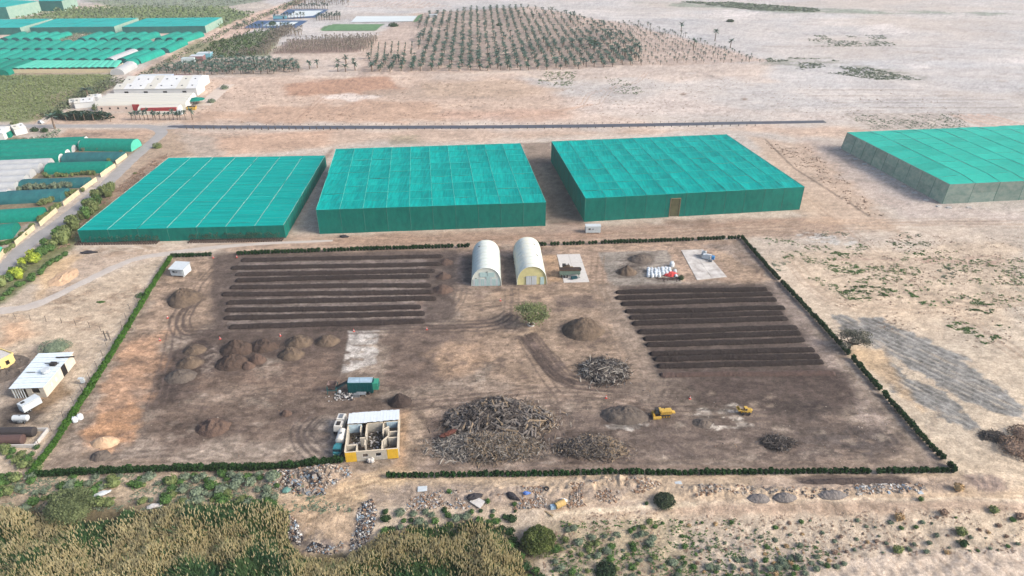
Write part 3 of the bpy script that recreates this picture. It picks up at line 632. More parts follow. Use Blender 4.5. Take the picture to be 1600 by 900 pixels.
def nethouse(label, roof, h, cols, nrows, top, wall, wallrows=1, seam_c=SEAM, seam_r=SEAMC, lean=0.0, slope=0.0, gate=None, colgrp=1, seamw=.12, rowseam=.07, group='big green net shade houses', wallcols=None, sag=.22, posts=True):
    P = [np.array((*ray(a, b2, h), h)) for a, b2 in roof]      # back-left, back-right, front-right, front-left
    base = (P[0]+P[1]+P[2]+P[3])/4; base[2] = 0
    root = empty('net_shade_house', tuple(base), label=label, cat='shade house', group=group)
    Q = [p-base for p in P]
    U = [0+i/cols for i in range(cols+1)]; Vv = [i/nrows for i in range(nrows+1)]
    inner = []
    def up(s_, t_):                                    # a hipped edge band where the roof rises to its flat top
        e = min(s_*cols, (1-s_)*cols, t_*nrows, (1-t_)*nrows, 1.0); return slope*e
    for i in range(cols):
        for j in range(nrows):
            q = []
            for s_, t_ in ((U[i], Vv[j]), (U[i+1], Vv[j]), (U[i+1], Vv[j+1]), (U[i], Vv[j+1])):
                p = quadlerp(Q, s_, t_).copy(); p[2] += up(s_, t_); q.append(p)
            o = random.uniform(-.05, .05)
            panel([q[3], q[2], q[1], q[0]], 'roof_panel', top, root, sag=sag*random.uniform(.5, 1.3), off=o)
    sm2 = MB()
    for i in range(0, cols+1):
        if i % colgrp == 0 or i == cols:
            pts = []
            for j in range(nrows+1):
                p = quadlerp(Q, U[i], Vv[j]).copy(); p[2] += up(U[i], Vv[j])+.10+random.uniform(-.03, .03); p[0] += random.uniform(-.10, .10); pts.append(p)
            sm1 = MB()
            for a, b2 in zip(pts[:-1], pts[1:]):
                if random.random() < .97: sm1.beam(a, b2, seamw, 4, caps=False)
            sm1.build('seam_rope', seam_c, root)
    for j in range(0, nrows+1):
        for i in range(cols):
            if random.random() < (.98 if rowseam > .05 else .6):
                o = random.uniform(-.25, .25) if 0 < j < nrows else 0
                a = quadlerp(Q, U[i], Vv[j]).copy(); b2 = quadlerp(Q, U[i+1], Vv[j]).copy()
                a[2] += up(U[i], Vv[j])+.06; b2[2] += up(U[i+1], Vv[j])+.06; a[1] += o; b2[1] += o
                sm2.beam(a, b2, rowseam*random.uniform(.6, 1.3), 4, caps=False)
    setp(sm2.build('cross_rope', seam_r, root), kind='stuff')
    # walls
    B = []
    cx, cy = 0, 0
    for q in Q:
        d = np.array((q[0]-cx, q[1]-cy, 0)); d = d/np.linalg.norm(d)*lean; b2 = q+d; b2[2] = 0; B.append(b2)
    pm = MB()
    for k, (a, b2) in enumerate(((0, 1), (1, 2), (2, 3), (3, 0))):
        wc = (cols if k in (0, 2) else nrows) if wallcols is None else wallcols[k % 2]
        for i in range(wc):
            s0, s1 = i/wc, (i+1)/wc
            t0, t1 = Q[a]+(Q[b2]-Q[a])*s0, Q[a]+(Q[b2]-Q[a])*s1; g0, g1 = B[a]+(B[b2]-B[a])*s0, B[a]+(B[b2]-B[a])*s1
            pm.beam(g0-np.array((0,0,.2)), t0+np.array((0,0,.0)), .10, 4)
            for r_ in range(wallrows):
                f0, f1 = r_/wallrows, (r_+1)/wallrows
                qd = [g0+(t0-g0)*f0, g1+(t1-g1)*f0, g1+(t1-g1)*f1, g0+(t0-g0)*f1]
                if gate and k == 2 and abs((s0+s1)/2-gate) < .5/wc:
                    # opening with a timber frame: the panel is two strips beside it and one above
                    c0, c1 = .28, .78; hh = .80
                    for (u0, u1, v0, v1) in ((0, c0, 0, 1), (c1, 1, 0, 1), (c0, c1, hh, 1)):
                        panel([quadlerp(qd, u0, v0), quadlerp(qd, u1, v0), quadlerp(qd, u1, v1), quadlerp(qd, u0, v1)][::-1][::-1], 'wall_panel', wall, root, sag=0.02, g=0)
                    fr = MB(); 
                    p0, p1, p2, p3 = [quadlerp(qd, *z_) for z_ in ((c0, 0), (c1, 0), (c1, hh), (c0, hh))]
                    for a_, b_ in ((p0, p3), (p3, p2), (p2, p1)): fr.beam(a_+np.array((0,-.1,0)), b_+np.array((0,-.1,0)), .12, 4)
                    gt = MB().box(((p0+p1)/2+np.array((.3, .35, (p2[2])/2*.98)))[:3], ((p1-p0)[0]*.9, .06, p2[2]*.94)); 
                    fr.build('door_frame', M_TIMB, root); gt.build('door_flap', M_BROWNNET, root)
                    continue
                panel([qd[0], qd[1], qd[2], qd[3]], 'wall_panel', wall, root, sag=random.uniform(-.12, .12), g=0, off=random.uniform(-.03, .03))
    setp(pm.build('edge_posts', POST, root), kind='stuff')
    if posts:
        ip = MB()
        for i in range(1, cols, 1 if cols < 12 else 2):
            for j in range(1, nrows, 1 if nrows < 12 else 3):
                p = quadlerp(Q, U[i], Vv[j]); ip.beam((p[0], p[1], 0), (p[0], p[1], h-.1), .08, 3, caps=False)
        setp(ip.build('inner_posts', POST, root), kind='stuff')
    return root
M_TIMB = mat('old_timber', A(150,132,104), .9, 2, .3); M_BROWNNET = mat('brown_net', A(112,112,84), .9, .5, .3, trans=.15)
nethouse('low wide green net shade house nearest the asphalt road, with bold white roof seams', [(263,247),(508,243),(443,352),(121,360)], 5.6, 7, 22, NET_TOP1, NET_WALL, seam_c=SEAM2, seamw=.042, rowseam=.05, sag=.12)
nethouse('tall green net shade house without a doorway, directly behind the pair of arched hangars', [(525,233),(813,224),(853,316),(494,328)], 10.6, 10, 9, NET_TOP, NET_WALL, seamw=.075, rowseam=.06, sag=.5)
nethouse('green net shade house with a brown doorway in its front wall', [(862,221),(1135,210),(1257,292),(915,310)], 10.6, 11, 9, NET_TOP, NET_WALL, gate=.555, seam_c=SEAM, seamw=.065, rowseam=.055, sag=.5)
nethouse('green net shade house with grey weathered walls, cut off by the right photo edge', [(1324,207),(1690,192),(1905,268),(1484,288)], 9.0, 11, 9, NET_TOPH, NET_WALLG, slope=.9, lean=1.2, wallrows=2, seamw=.08, rowseam=.08)
# anchor blocks along the grey house
M_CONC = mat('pale_concrete', A(204,200,195), .9, 1.5, .15, .3)
M_CONCD = mat('stained_concrete', A(226,222,216), .9, .30, .28, .4, col2=A(160,153,146))
for k, (a, b2) in enumerate([(1316,232),(1326,242),(1337,249),(1351,257),(1366,265),(1380,273),(1396,281),(1412,292),(1429,302),(1447,313),(1467,323),(1483,325),(1514,325)]):
    x, y, z = at(a, b2)
    o = MB().box((0,0,.2), (2.2,1.3,.55), taper=.86).box((.2,0,.55), (.5,.4,.3)).build('anchor_block', M_CONC, loc=(x, y, z), rz=random.uniform(-.3,.3))
    setp(o, 'white concrete anchor block on the sand beside the grey net wall', 'concrete block', 'anchor blocks along the grey net wall')
# ---------------------------------------------------------------- two arched hangars
def tunnel_part(mb, L, wd, h, n=14, segs=8, p=0.8, th=0.0, y0=0.0, x0=0.0, jit=0.0, rise=0.0):
    base = mb.n; V = []
    for j in range(segs+1):
        y = y0+L*j/segs
        for i in range(n+1):
            t = math.pi*i/n; c, s_ = math.cos(t), math.sin(t)
            r_ = 1+random.uniform(-jit, jit)
            V.append((x0-wd/2*math.copysign(abs(c)**p, c)*r_, y, rise+h*abs(s_)**p*r_))
    Fs = [(j*(n+1)+i, j*(n+1)+i+1, (j+1)*(n+1)+i+1, (j+1)*(n+1)+i) for j in range(segs) for i in range(n)]
    mb.raw(V, [f[::-1] for f in Fs]); return mb
def arch_face(mb, y, wd, h, n=14, p=0.8, x0=0.0, rise=0.0):
    V = [(x0-wd/2*math.copysign(abs(math.cos(math.pi*i/n))**p, math.cos(math.pi*i/n)), y, rise+h*abs(math.sin(math.pi*i/n))**p) for i in range(n+1)]
    return mb.raw(V, [tuple(range(n+1))])
CREAM = mat('cream_sheeting', A(226,224,206), .75, .35, .1, .2, 2, col2=A(206,216,212)); CREAM2 = mat('off_white_sheeting', A(222,226,216), .75, .35, .1, .2, 2, col2=A(206,216,210))
YELF = mat('pale_yellow_fabric', A(208,202,150), .85, .6, .15); BLUEW = mat('pale_blue_corrugated', A(178,206,206), .6, 2.0, .2, stretch=(4,1,.3)); DARK = mat('dark_opening', A(40,38,38), .9)
WHITEP = mat('white_paint', A(198,206,210), .6, 1.0, .10); GREYB = mat('weathered_grey_boards', A(170,172,176), .85, 2.5, .3, stretch=(5,1,.3)); STEEL = mat('grey_steel', A(140,146,150), .5, metal=.4)
def hangar(label, fl, fr, bl, yellow, skin):
    h = 7.2
    a = np.array(at(*fl)); b2 = np.array(at(*fr)); wd = np.linalg.norm(b2-a); c = (a+b2)/2; d = np.array(at(*bl)); ang = math.atan2(-(d-a)[0], (d-a)[1]); L = np.linalg.norm(d-a)
    r_ = empty('arched_hangar', tuple(c), ang, label, 'hangar', 'arched white hangars')
    segs = 9
    for k in range(segs):                      # each sheet of the skin
        mb = MB(); tunnel_part(mb, L/segs-.05, wd+ (k % 2)*.04, h+(k % 2)*.02, 18, 2, .86, y0=k*L/segs, jit=.003)
        o = mb.build('cover_panel', skin, r_, smooth=True)
        if k % 2: o.location.z = 0
    mb = MB()
    for k in range(segs+1):
        y = k*L/segs
        for i in range(18):
            t0, t1 = math.pi*i/18, math.pi*(i+1)/18
            f = lambda t: (-(wd/2+.05)*math.copysign(abs(math.cos(t))**.86, math.cos(t)), y, (h+.05)*abs(math.sin(t))**.86)
            mb.beam(f(t0), f(t1), .07, 4, caps=False)
    mb.build('rib', skin, r_)
    fw = MB(); arch_face(fw, .25, wd-.1, h-.05, 18, .86); fw.build('front_wall', YELF if yellow else CREAM2, r_)
    bw = MB(); arch_face(bw, L-.2, wd-.1, h-.05, 18, .86); bw.build('back_wall', skin, r_)
    if yellow:
        for s_ in (-1, 1):
            door = MB().box((s_*.95-.2, .12, 1.75), (1.8,.12,3.5)).build('door', GREYB, r_)
            for q in range(3): MB().box((s_*.95-.2+(q-1)*.6, .03, 1.75), (.5,.05,3.3)).build('door_board', WHITEP, door)
        MB().box((3.6,.15,1.5),(1.3,.1,3.0)).build('side_patch', BLUEW, r_)
        s2 = MB(); s2.box((-2.2,.12,2.9),(1.2,.06,.12)); s2.box((-1.7,.12,1.6),(.1,.06,2.6)); s2.build('seam', GREYB, r_)
    else:
        n_ = 14; x = -wd/2+.5
        for q in range(n_):
            ww = (wd-1.0)/n_; xc = x+ww*(q+.5); hh = 2.7+(.9 if q in (7, 8, 9) else 0)
            MB().box((xc, .12, hh/2+.05), (ww*.9, .12+.05*(q % 2), hh)).build('sheet', BLUEW if q % 3 else WHITEP, r_)
        for x0, z0, ww, hh in ((-1.0,4.2,2.6,1.8),(1.7,4.1,2.4,1.7)):
            MB().box((x0,.14,z0+.3),(ww,.1,hh)).build('upper_sheet', BLUEW, r_)
        d_ = MB(); d_.box((.3,.05,5.6),(.8,.06,.22)); d_.box((-3.6,.05,3.1),(.5,.06,.25)); d_.build('tear', DARK, r_)
        fr_ = MB(); fr_.box((-2.4,.02,2.0),(.08,.06,2.4)); fr_.box((-1.9,.02,3.1),(1.1,.06,.1)); fr_.build('door_frame', WHITEP, r_)
    # slits torn in the skin
    t_ = MB()
    for (u, v) in (((.62,.42),(.60,.78)) if yellow else ((.34,.82),)):
        t = math.pi*u
        q = lambda t, yy: (-(wd/2+.09)*math.copysign(abs(math.cos(t))**.86, math.cos(t)), yy, (h+.09)*abs(math.sin(t))**.86)
        t_.beam(q(t, v*L), q(t+.16, v*L-.3), .12, 4)
    t_.build('slit', DARK, r_)
    return r_
hangar('arched hangar with a pale blue corrugated front, the left one of the pair', (737,447), (783,447), (738.5,402), False, CREAM2)
hangar('arched hangar with a pale yellow front and grey board doors', (808,446), (854,444), (802,398), True, CREAM)
# ---------------------------------------------------------------- compost windrows
COMPOST = mat('dark_compost', A(50,43,41), .95, 1.2, .45, .9, 2.5, rnd=.10)
COMPOST2 = mat('dry_topped_compost', A(66,57,53), .95, .8, .4, .9, 2.5, rnd=.12, col2=A(44,38,37))
def windrow(a, b2, wd, h, m, label, group, seed):
    g = np.random.default_rng(seed); p0 = np.array(at(*a)); p1 = np.array(at(*b2)); d = p1-p0; L = np.linalg.norm(d[:2]); ang = math.atan2(d[1], d[0])
    n = int(L/.55); k = 9; V = []
    X = L*np.arange(n+1)/n; CY = 1.1*(fbm(X/22, X*0+seed*3.7, 3, 5)-.5); H1 = fbm(X/5, X*0+seed*1.3, 3, 6); W1 = fbm(X/6, X*0+seed*2.1, 2, 7)
    for i in range(n+1):
        x = X[i]; e = min(1, (min(x, L-x)+.05)/(wd*.5)); e = math.sqrt(max(.02, 1-(1-e)**2))
        hh = h*e*(.85+.35*H1[i]); ww = wd*(.6+.4*e)*(.92+.2*W1[i]); cy = CY[i]
        for j in range(k):
            t = j/(k-1)*2-1; z = hh*(1-abs(t)**1.7)
            V.append((x, cy+t*ww/2+g.normal(0, .05), z+g.normal(0, .06)*(abs(t) < .95)-(.25 if abs(t) > .98 else 0)))
    Fs = [(i*k+j, (i+1)*k+j, (i+1)*k+j+1, i*k+j+1) for i in range(n) for j in range(k-1)]
    Fs += [tuple(range(k)), tuple(n*k+j for j in range(k-1, -1, -1))]
    o = MB().raw(V, Fs).build('compost_windrow', m, loc=tuple(p0), rz=ang)
    return setp(o, label, 'windrow', group)
ORD = ['farthest','second','third','fourth','fifth','sixth','seventh','eighth','ninth','tenth','eleventh','twelfth','nearest']
LW = [(377,405,692,399),(361,417,690,411),(368,427,680,422),(368,436,672,430),(360,447,674,444),(347,459,678,455),(355,471,682,465),(352,483,658,478),(350,495,664,488),(358,510,664,500)]
for k, (a, b2, c, d) in enumerate(LW):
    windrow((a, b2+2), (c, d+2), 3.0, .95, COMPOST2, '%s low dark compost ridge of the left block, counting from the net shade houses' % (ORD[k] if k < 9 else 'nearest'), 'compost ridges of the left block', 3+k)
RW = [(962,456,1198,451),(962,465,1207,459),(970,474,1213,467),(976,486,1226,480),(983,496,1223,488),(987,504,1231,497),(997,518.5,1246,511),(1005,529,1251,520),(1009,538,1257,530),(1015,552,1272,545),(1021,561,1280,555),(1026,571,1287,565)]
for k, (a, b2, c, d) in enumerate(RW):
    windrow((a, b2+1.5), (c, d+1.5), 2.55, 1.0, COMPOST, '%s high black compost ridge of the right block, counting from the bulk bags' % ORD[k], 'compost ridges of the right block', 40+k)
windrow((1032,587), (1304,583), 2.6, .8, mat('brown_compost', A(92,76,70), .95, .9, .35, .9, 3), 'low brown compost ridge lying apart in front of the black right block', 'compost ridges of the right block', 60)
# ---------------------------------------------------------------- hedge
GREEN_H = mat('hedge_leaves', A(44,86,34), .8, 1.5, .5, rnd=.18, tl=.2, col2=A(22,46,24)); GREEN_B = mat('bright_hedge_leaves', A(84,128,46), .8, 1.2, .5, rnd=.15, tl=.2, col2=A(44,78,30))
def leafcloud(n, r, ls, seed, zmin=-1.0, shell=.45, clumps=0, droop=0.0, flat=1.0):
    g = np.random.default_rng(seed)
    d = g.normal(size=(n, 3)); d /= np.linalg.norm(d, axis=1)[:, None]; d[:, 2] = np.where(d[:, 2] < zmin, -d[:, 2], d[:, 2])
    rad = shell+(1-shell)*g.random(n)**.6
    p = d*rad[:, None]
    if clumps:
        cd = g.normal(size=(clumps, 3)); cd /= np.linalg.norm(cd, axis=1)[:, None]; cd[:, 2] = np.abs(cd[:, 2])*1.1-.25
        cc = cd*(.45+.4*g.random(clumps))[:, None]; k = g.integers(0, clumps, n); p = cc[k]+d*(.30*(g.random(n)**.5))[:, None]
    p = p*np.array(r)
    s_ = ls*(.6+.8*g.random(n))
    a = g.normal(size=(n, 3)); a[:, 2] *= flat; a /= np.linalg.norm(a, axis=1)[:, None]; b2 = g.normal(size=(n, 3)); b2 = np.cross(a, b2); b2 /= np.linalg.norm(b2, axis=1)[:, None]
    V = np.stack([p-a*s_[:, None]*.5, p+b2*s_[:, None]*.45, p+a*s_[:, None]*.5-np.array((0, 0, droop))*s_[:, None], p-b2*s_[:, None]*.35], 1).reshape(-1, 3)
    return V, np.arange(n*4).reshape(n, 4)
def bush_mesh(name, n, r, ls, seed, m, clumps=0, core=True, **kw):
    V, Fc = leafcloud(n, r, ls, seed, clumps=clumps, **kw); V = V+np.array((0, 0, r[2]*.95))
    if not core: return bigmesh(name, V, Fc, m)
    mb = MB(); mb.ell((0, 0, r[2]*.85), (r[0]*.72, r[1]*.72, r[2]*.85), 9, 6, .3, seed); mb.raw(V, Fc)
    return mb.mesh(name, m)
HB = [bush_mesh('hedge_bush', 90, (.75,.75,.85), .42, k, GREEN_H, zmin=-.3) for k in range(4)]
HBB = [bush_mesh('hedge_bush', 110, (1.0,1.0,.95), .5, 20+k, GREEN_B, zmin=-.3) for k in range(4)]
def along(P, step):
    P = W(P); out = []; carry = 0.0
    for (x0, y0), (x1, y1) in zip(P[:-1], P[1:]):
        L = math.hypot(x1-x0, y1-y0); t = carry
        while t < L: out.append((x0+(x1-x0)*t/L, y0+(y1-y0)*t/L)); t += step
        carry = t-L
    return out
hb = []
def addh(P, step, kind, s0, s1, gap=0.0, sec=''):
    for x, y in along(P, step):
        if random.random() < gap: continue
        hb.append((x+random.uniform(-.12, .12), y+random.uniform(-.12, .12), kind, random.uniform(s0, s1), sec))
addh([(607,746),(800,744),(1130,741),(1489,738)], 1.28, 0, .85, 1.08, .015, 'front hedge right of the roofless building')
addh([(1488,735),(1435,680),(1400,640),(1300,527),(1200,420),(1159,373)], 1.28, 0, .9, 1.15, .02, 'right hedge beside the grey scraped ground')
addh([(842,384),(1000,379),(1155,373)], 1.25, 0, .85, 1.1, .03)
addh([(373,398),(540,392),(736,386)], 1.25, 0, .9, 1.15, .03)
addh([(270,402),(332,400)], 1.25, 0, .9, 1.1)
addh([(60,744),(173,739),(277,735),(400,734),(470,730),(538,722)], 1.0, 2, .80, 1.1, .02)
addh([(50,744),(90,690),(170,565),(235,455),(268,404)], .95, 1, .78, 1.05, .0)
hb.sort(key=lambda b2: b2[1])
HB3 = [bush_mesh('hedge_bush', 110, (.95,.95,1.0), .46, 40+k, mat('dark_hedge_%d' % 0, A(52,88,40), .8, 1.2, .5, rnd=.2, tl=.2, col2=A(24,46,24)) if k == 0 else bpy.data.materials['dark_hedge_0'], zmin=-.3) for k in range(3)]
kinds = {0: HB, 1: HBB, 2: HB3}
HL = {0: ('dark round clipped bush standing in the hedge line around the compost yard', 'dark bushes of the yard hedge'), 1: ('bright green bush grown into the left side of the yard hedge', 'bright bushes of the left hedge'), 2: ('overgrown green bush in the front hedge left of the roofless building', 'overgrown bushes of the front left hedge')}
rest = {0: [], 1: [], 2: []}
for k, (x, y, kd, s_, sec) in enumerate(hb):
    if k < 300:
        o = link('hedge_bush', random.choice(kinds[kd]), loc=(x, y, hz(x, y)-.05), rz=random.uniform(0, 6.28), sc=(s_, s_, s_*random.uniform(.9, 1.15)))
        setp(o, ('dark round clipped bush in the %s' % sec) if sec else HL[kd][0], 'bush', ('bushes of the '+sec) if sec else HL[kd][1])
    else: rest[kd].append((x, y, hz(x, y)-.05, s_))
def meshdata(me):
    V = np.empty(len(me.vertices)*3); me.vertices.foreach_get('co', V); V = V.reshape(-1, 3)
    return V, [tuple(p.vertices) for p in me.polygons]
for kd, lst in rest.items():
    if not lst: continue
    Vs = []; Fs = []; n = 0
    D = [meshdata(me) for me in kinds[kd]]
    for x, y, z, s_ in lst:
        V, f = random.choice(D); a = random.uniform(0, 6.28); c, s2 = math.cos(a)*s_, math.sin(a)*s_
        Vs.append(np.stack([V[:, 0]*c-V[:, 1]*s2+x, V[:, 0]*s2+V[:, 1]*c+y, V[:, 2]*s_+z], -1)); Fs += [tuple(i+n for i in q) for q in f]; n += len(V)
    me = bpy.data.meshes.new('hedge_row'); me.from_pydata(np.concatenate(Vs).tolist(), [], Fs); me.materials.append(kinds[kd][0].materials[0])
    setp(link('hedge_row', me), 'far stretches of the clipped hedge around the compost yard' if kd == 0 else 'far stretch of the bright left hedge', 'hedge', kind='stuff')
# ---------------------------------------------------------------- heaps
def moundmesh(name, rx, ry, h, m, seed, rough=.17, peaks=1, skew=(0, 0), nu=52, nv=20, ridge=0.0, pw=1.25, mats=None, split=None):
    g = np.random.default_rng(seed)
    pk = [(0, 0, 1.0)]+[(g.uniform(-.45, .45), g.uniform(-.4, .4), g.uniform(.6, .9)) for _ in range(peaks-1)]
    J, I = np.meshgrid(np.arange(nv+1), np.arange(nu), indexing='ij'); r_ = J/nv; t = 2*math.pi*I/nu
    q = fbm(np.cos(t)*1.7+seed, np.sin(t)*1.7, 3, seed); rr = r_*(0.82+.36*q); x, y = np.cos(t)*rr, np.sin(t)*rr; z = np.zeros_like(x)
    for (a, b2, c) in pk:
        d = np.hypot(x-a*(1 if peaks > 1 else 0)-skew[0]*(1-r_), y-b2-skew[1]*(1-r_)); z = np.maximum(z, c*np.maximum(0, 1-d)**(1/pw))
    z = z*(1-r_**6); nz = (fbm(x*rx*.9+3, y*ry*.9, 4, seed+2)-.5)*rough*2
    z = z*h+nz*h*(0.25+np.minimum(1, z*1.5))*(r_ < .97)+(fbm(x*rx*2.6, y*ry*2.6, 2, seed+5)-.5)*.32*(r_ < .97)
    V = np.stack([x*rx, y*ry, z-.3*(J == nv)], -1).reshape(-1, 3)
    idx_ = np.arange((nv+1)*nu).reshape(nv+1, nu); nx = np.roll(idx_, -1, 1)
    Fc = np.stack([idx_[1:], nx[1:], nx[:-1], idx_[:-1]], -1).reshape(-1, 4)
    return bigmesh(name, V, Fc, m if not mats else mats, smooth=True)
M_DK = mat('black_compost_heap', A(70,60,56), .95, .9, .5, .9, 3); M_BRN = mat('brown_compost_heap', A(96,80,70), .95, .6, .45, .9, 3, col2=A(60,52,49))
M_TAN = mat('tan_soil_heap', A(120,104,88), .95, .5, .35, .8, 3, col2=A(70,61,56)); M_GRYH = mat('grey_soil_heap', A(116,106,97), .95, .7, .4, .8, 3, col2=A(76,69,65))
M_RED = mat('reddish_soil_heap', A(112,92,80), .95, .8, .45, .9, 3, col2=A(78,66,62)); M_SAND = mat('orange_sand', A(206,174,142), .95, .6, .2, .5, 3)
def heap(px, py, rpx, hm, m, label, group, seed, ry=.8, cat='soil heap', name='soil_heap', **kw):
    x, y, z = at(px, py+1.5); sc = (CAM_H/(sp+(py-450)/F*cp))/F; rx = rpx*sc
    o = link(name, moundmesh(name, rx, rx*ry, hm*1.18, m, seed, **kw), loc=(x, y, z-.05), rz=0)
    return setp(o, label, cat, group)
G1 = 'compost heaps left of the pale pad'
heap(288,466,27,3.4,M_TAN,'large tan soil heap below the small white cabin','heaps of the left yard',1,ry=1.05,skew=(-.15,.1))
heap(304,546,20,1.7,M_TAN,'tan topped heap, the back one of the three at the left end',G1,2,rough=.1)
heap(297,566,22,2.0,M_TAN,'tan topped heap, the middle one of the three at the left end',G1,3)
heap(282,587,25,2.1,M_GRYH,'wide grey brown heap, the front one of the three at the left end',G1,4)
heap(371,544,28,3.0,M_BRN,'large dark heap behind, with a steep brown top',G1,5)
heap(363,566,28,2.7,M_BRN,'dark brown heap in front of the large dark one',G1,6,skew=(.1,0))
heap(413,540,24,2.6,M_BRN,'brown round heap in the middle of the back row',G1,7)
heap(402,562,15,2.2,M_RED,'small reddish dark heap between the larger ones',G1,8)
heap(467,534,24,2.4,M_TAN,'tan heap in the back row, second from its right end',G1,9)
heap(455,553,22,2.5,M_TAN,'tan heap in front with a broken face',G1,10,rough=.2)
heap(511,532,21,2.2,M_TAN,'tan heap at the right end of the back row, beside the pale pad',G1,11)
heap(388,571,12,1.6,M_RED,'small low heap at the foot of the reddish one',G1,12)
heap(626,627,20,2.6,M_DK,'black brown heap between the green screening plant and the roofless building','heaps of the yard centre',13,skew=(-.1,0))
heap(333,667,28,2.2,M_RED,'reddish rough heap in the lower left of the yard','heaps of the left yard',14,rough=.25,peaks=3)
heap(447,645,10,1.2,M_RED,'very small dark heap left of the parked tankers','heaps of the yard centre',15)
heap(911,516,35,4.3,M_TAN,'biggest brown soil heap, right of the round tree','heaps of the yard centre',16,rough=.12,peaks=3,nu=56,nv=22,pw=1.6)
heap(1000,404,20,1.9,M_GRYH,'grey heap at the back of the gravel pad','heaps on the gravel pad',17)
heap(979,424,17,2.3,M_TAN,'tan pointed heap on the gravel pad left of the bulk bags','heaps on the gravel pad',18)
heap(697,409,13,1.4,M_RED,'reddish heap at the far end of the ridges, behind its two neighbours','heaps beside the left hangar',19)
heap(693,431,13,1.7,M_RED,'reddish heap in the middle of three left of the hangar','heaps beside the left hangar',20)
heap(692,452,17,2.0,M_RED,'front and widest reddish heap left of the hangar','heaps beside the left hangar',21,rough=.2)
heap(976,648,38,2.2,M_GRYH,'grey brown scooped heap beside the yellow crawler machine','heaps of the lower yard',22,peaks=4,rough=.2,ry=.6,pw=1.8)
heap(1097,660,16,1.0,M_GRYH,'low grey heap on the pale ground between the two yellow machines','heaps of the lower yard',23)
heap(164,690,24,1.5,M_SAND,'smooth orange sand heap in the lower left corner','heaps of the left yard',24,rough=.08,ry=.6)
heap(157,711,17,1.3,M_GRYH,'grey cone in front of the orange sand','heaps of the left yard',25,rough=.06)
heap(100,432,20,.8,M_SAND,'spread sand heap between the two roads','heaps of the left yard',26,rough=.4,ry=1.6)
heap(20,566,26,1.2,M_GRYH,'grey rubble mound behind the white roofed shed','heaps of the left yard',27,rough=.4,peaks=3)
heap(5,585,26,1.4,M_GRYH,'grey rubble mound in front of the yellow building','heaps of the left yard',28,rough=.4,peaks=3)
M_MUL = mat('dark_mulch', A(98,86,80), .95, .9, .45, .9, 3, col2=A(66,58,56)); M_ASL = mat('crushed_asphalt', A(140,134,130), .95, 1.1, .35, .9, 3, col2=A(108,102,100))
heap(1330,752,88,1.0,M_MUL,'long low strip of dark mulch below the front hedge at the right','heaps on the bank',51,ry=.10,rough=.2)
heap(1185,776,19,1.0,M_ASL,'grey crushed asphalt mound, the left one of three on the bank','heaps on the bank',52,ry=.5,rough=.2); heap(1226,775,19,1.1,M_ASL,'grey crushed asphalt mound with black edge, the middle one on the bank','heaps on the bank',53,ry=.5,rough=.2); heap(1300,771,24,1.0,M_ASL,'wide grey asphalt mound, the right one of three on the bank','heaps on the bank',54,ry=.4,rough=.2)
# ---------------------------------------------------------------- branch and log heaps
LOGM = [mat('grey_log', A(120,113,107), .9, 1.5, .4, rnd=.25, stretch=(1,1,3)), mat('dark_log', A(76,70,67), .9, 1.5, .4, rnd=.25), mat('tan_log', A(150,132,110), .9, 1.5, .35, rnd=.15), mat('bleached_branch', A(172,165,154), .9, 1.5, .3, rnd=.1)]
BRUSH = mat('brushwood_litter', A(78,70,66), .95, 1.2, .55, .9, 3); BRUSHT = mat('straw_litter', A(128,118,104), .95, 1.0, .5, .9, 3, col2=A(88,80,74))
def stickmesh(name, L, r, m, seed, seg=2, n=6):
    g = np.random.default_rng(seed); mb = MB(); p = np.array((-L/2, 0, 0)); 
    for k in range(seg):
        q = p+np.array((L/seg, g.normal(0, L*.05), g.normal(0, L*.04))); mb.beam(p, q, r*(1-.15*k), n, r*(1-.15*(k+1)), caps=(k in (0, seg-1))); p = q
    return mb.mesh(name, m)
def surf(prof, x, y): return prof(x, y)
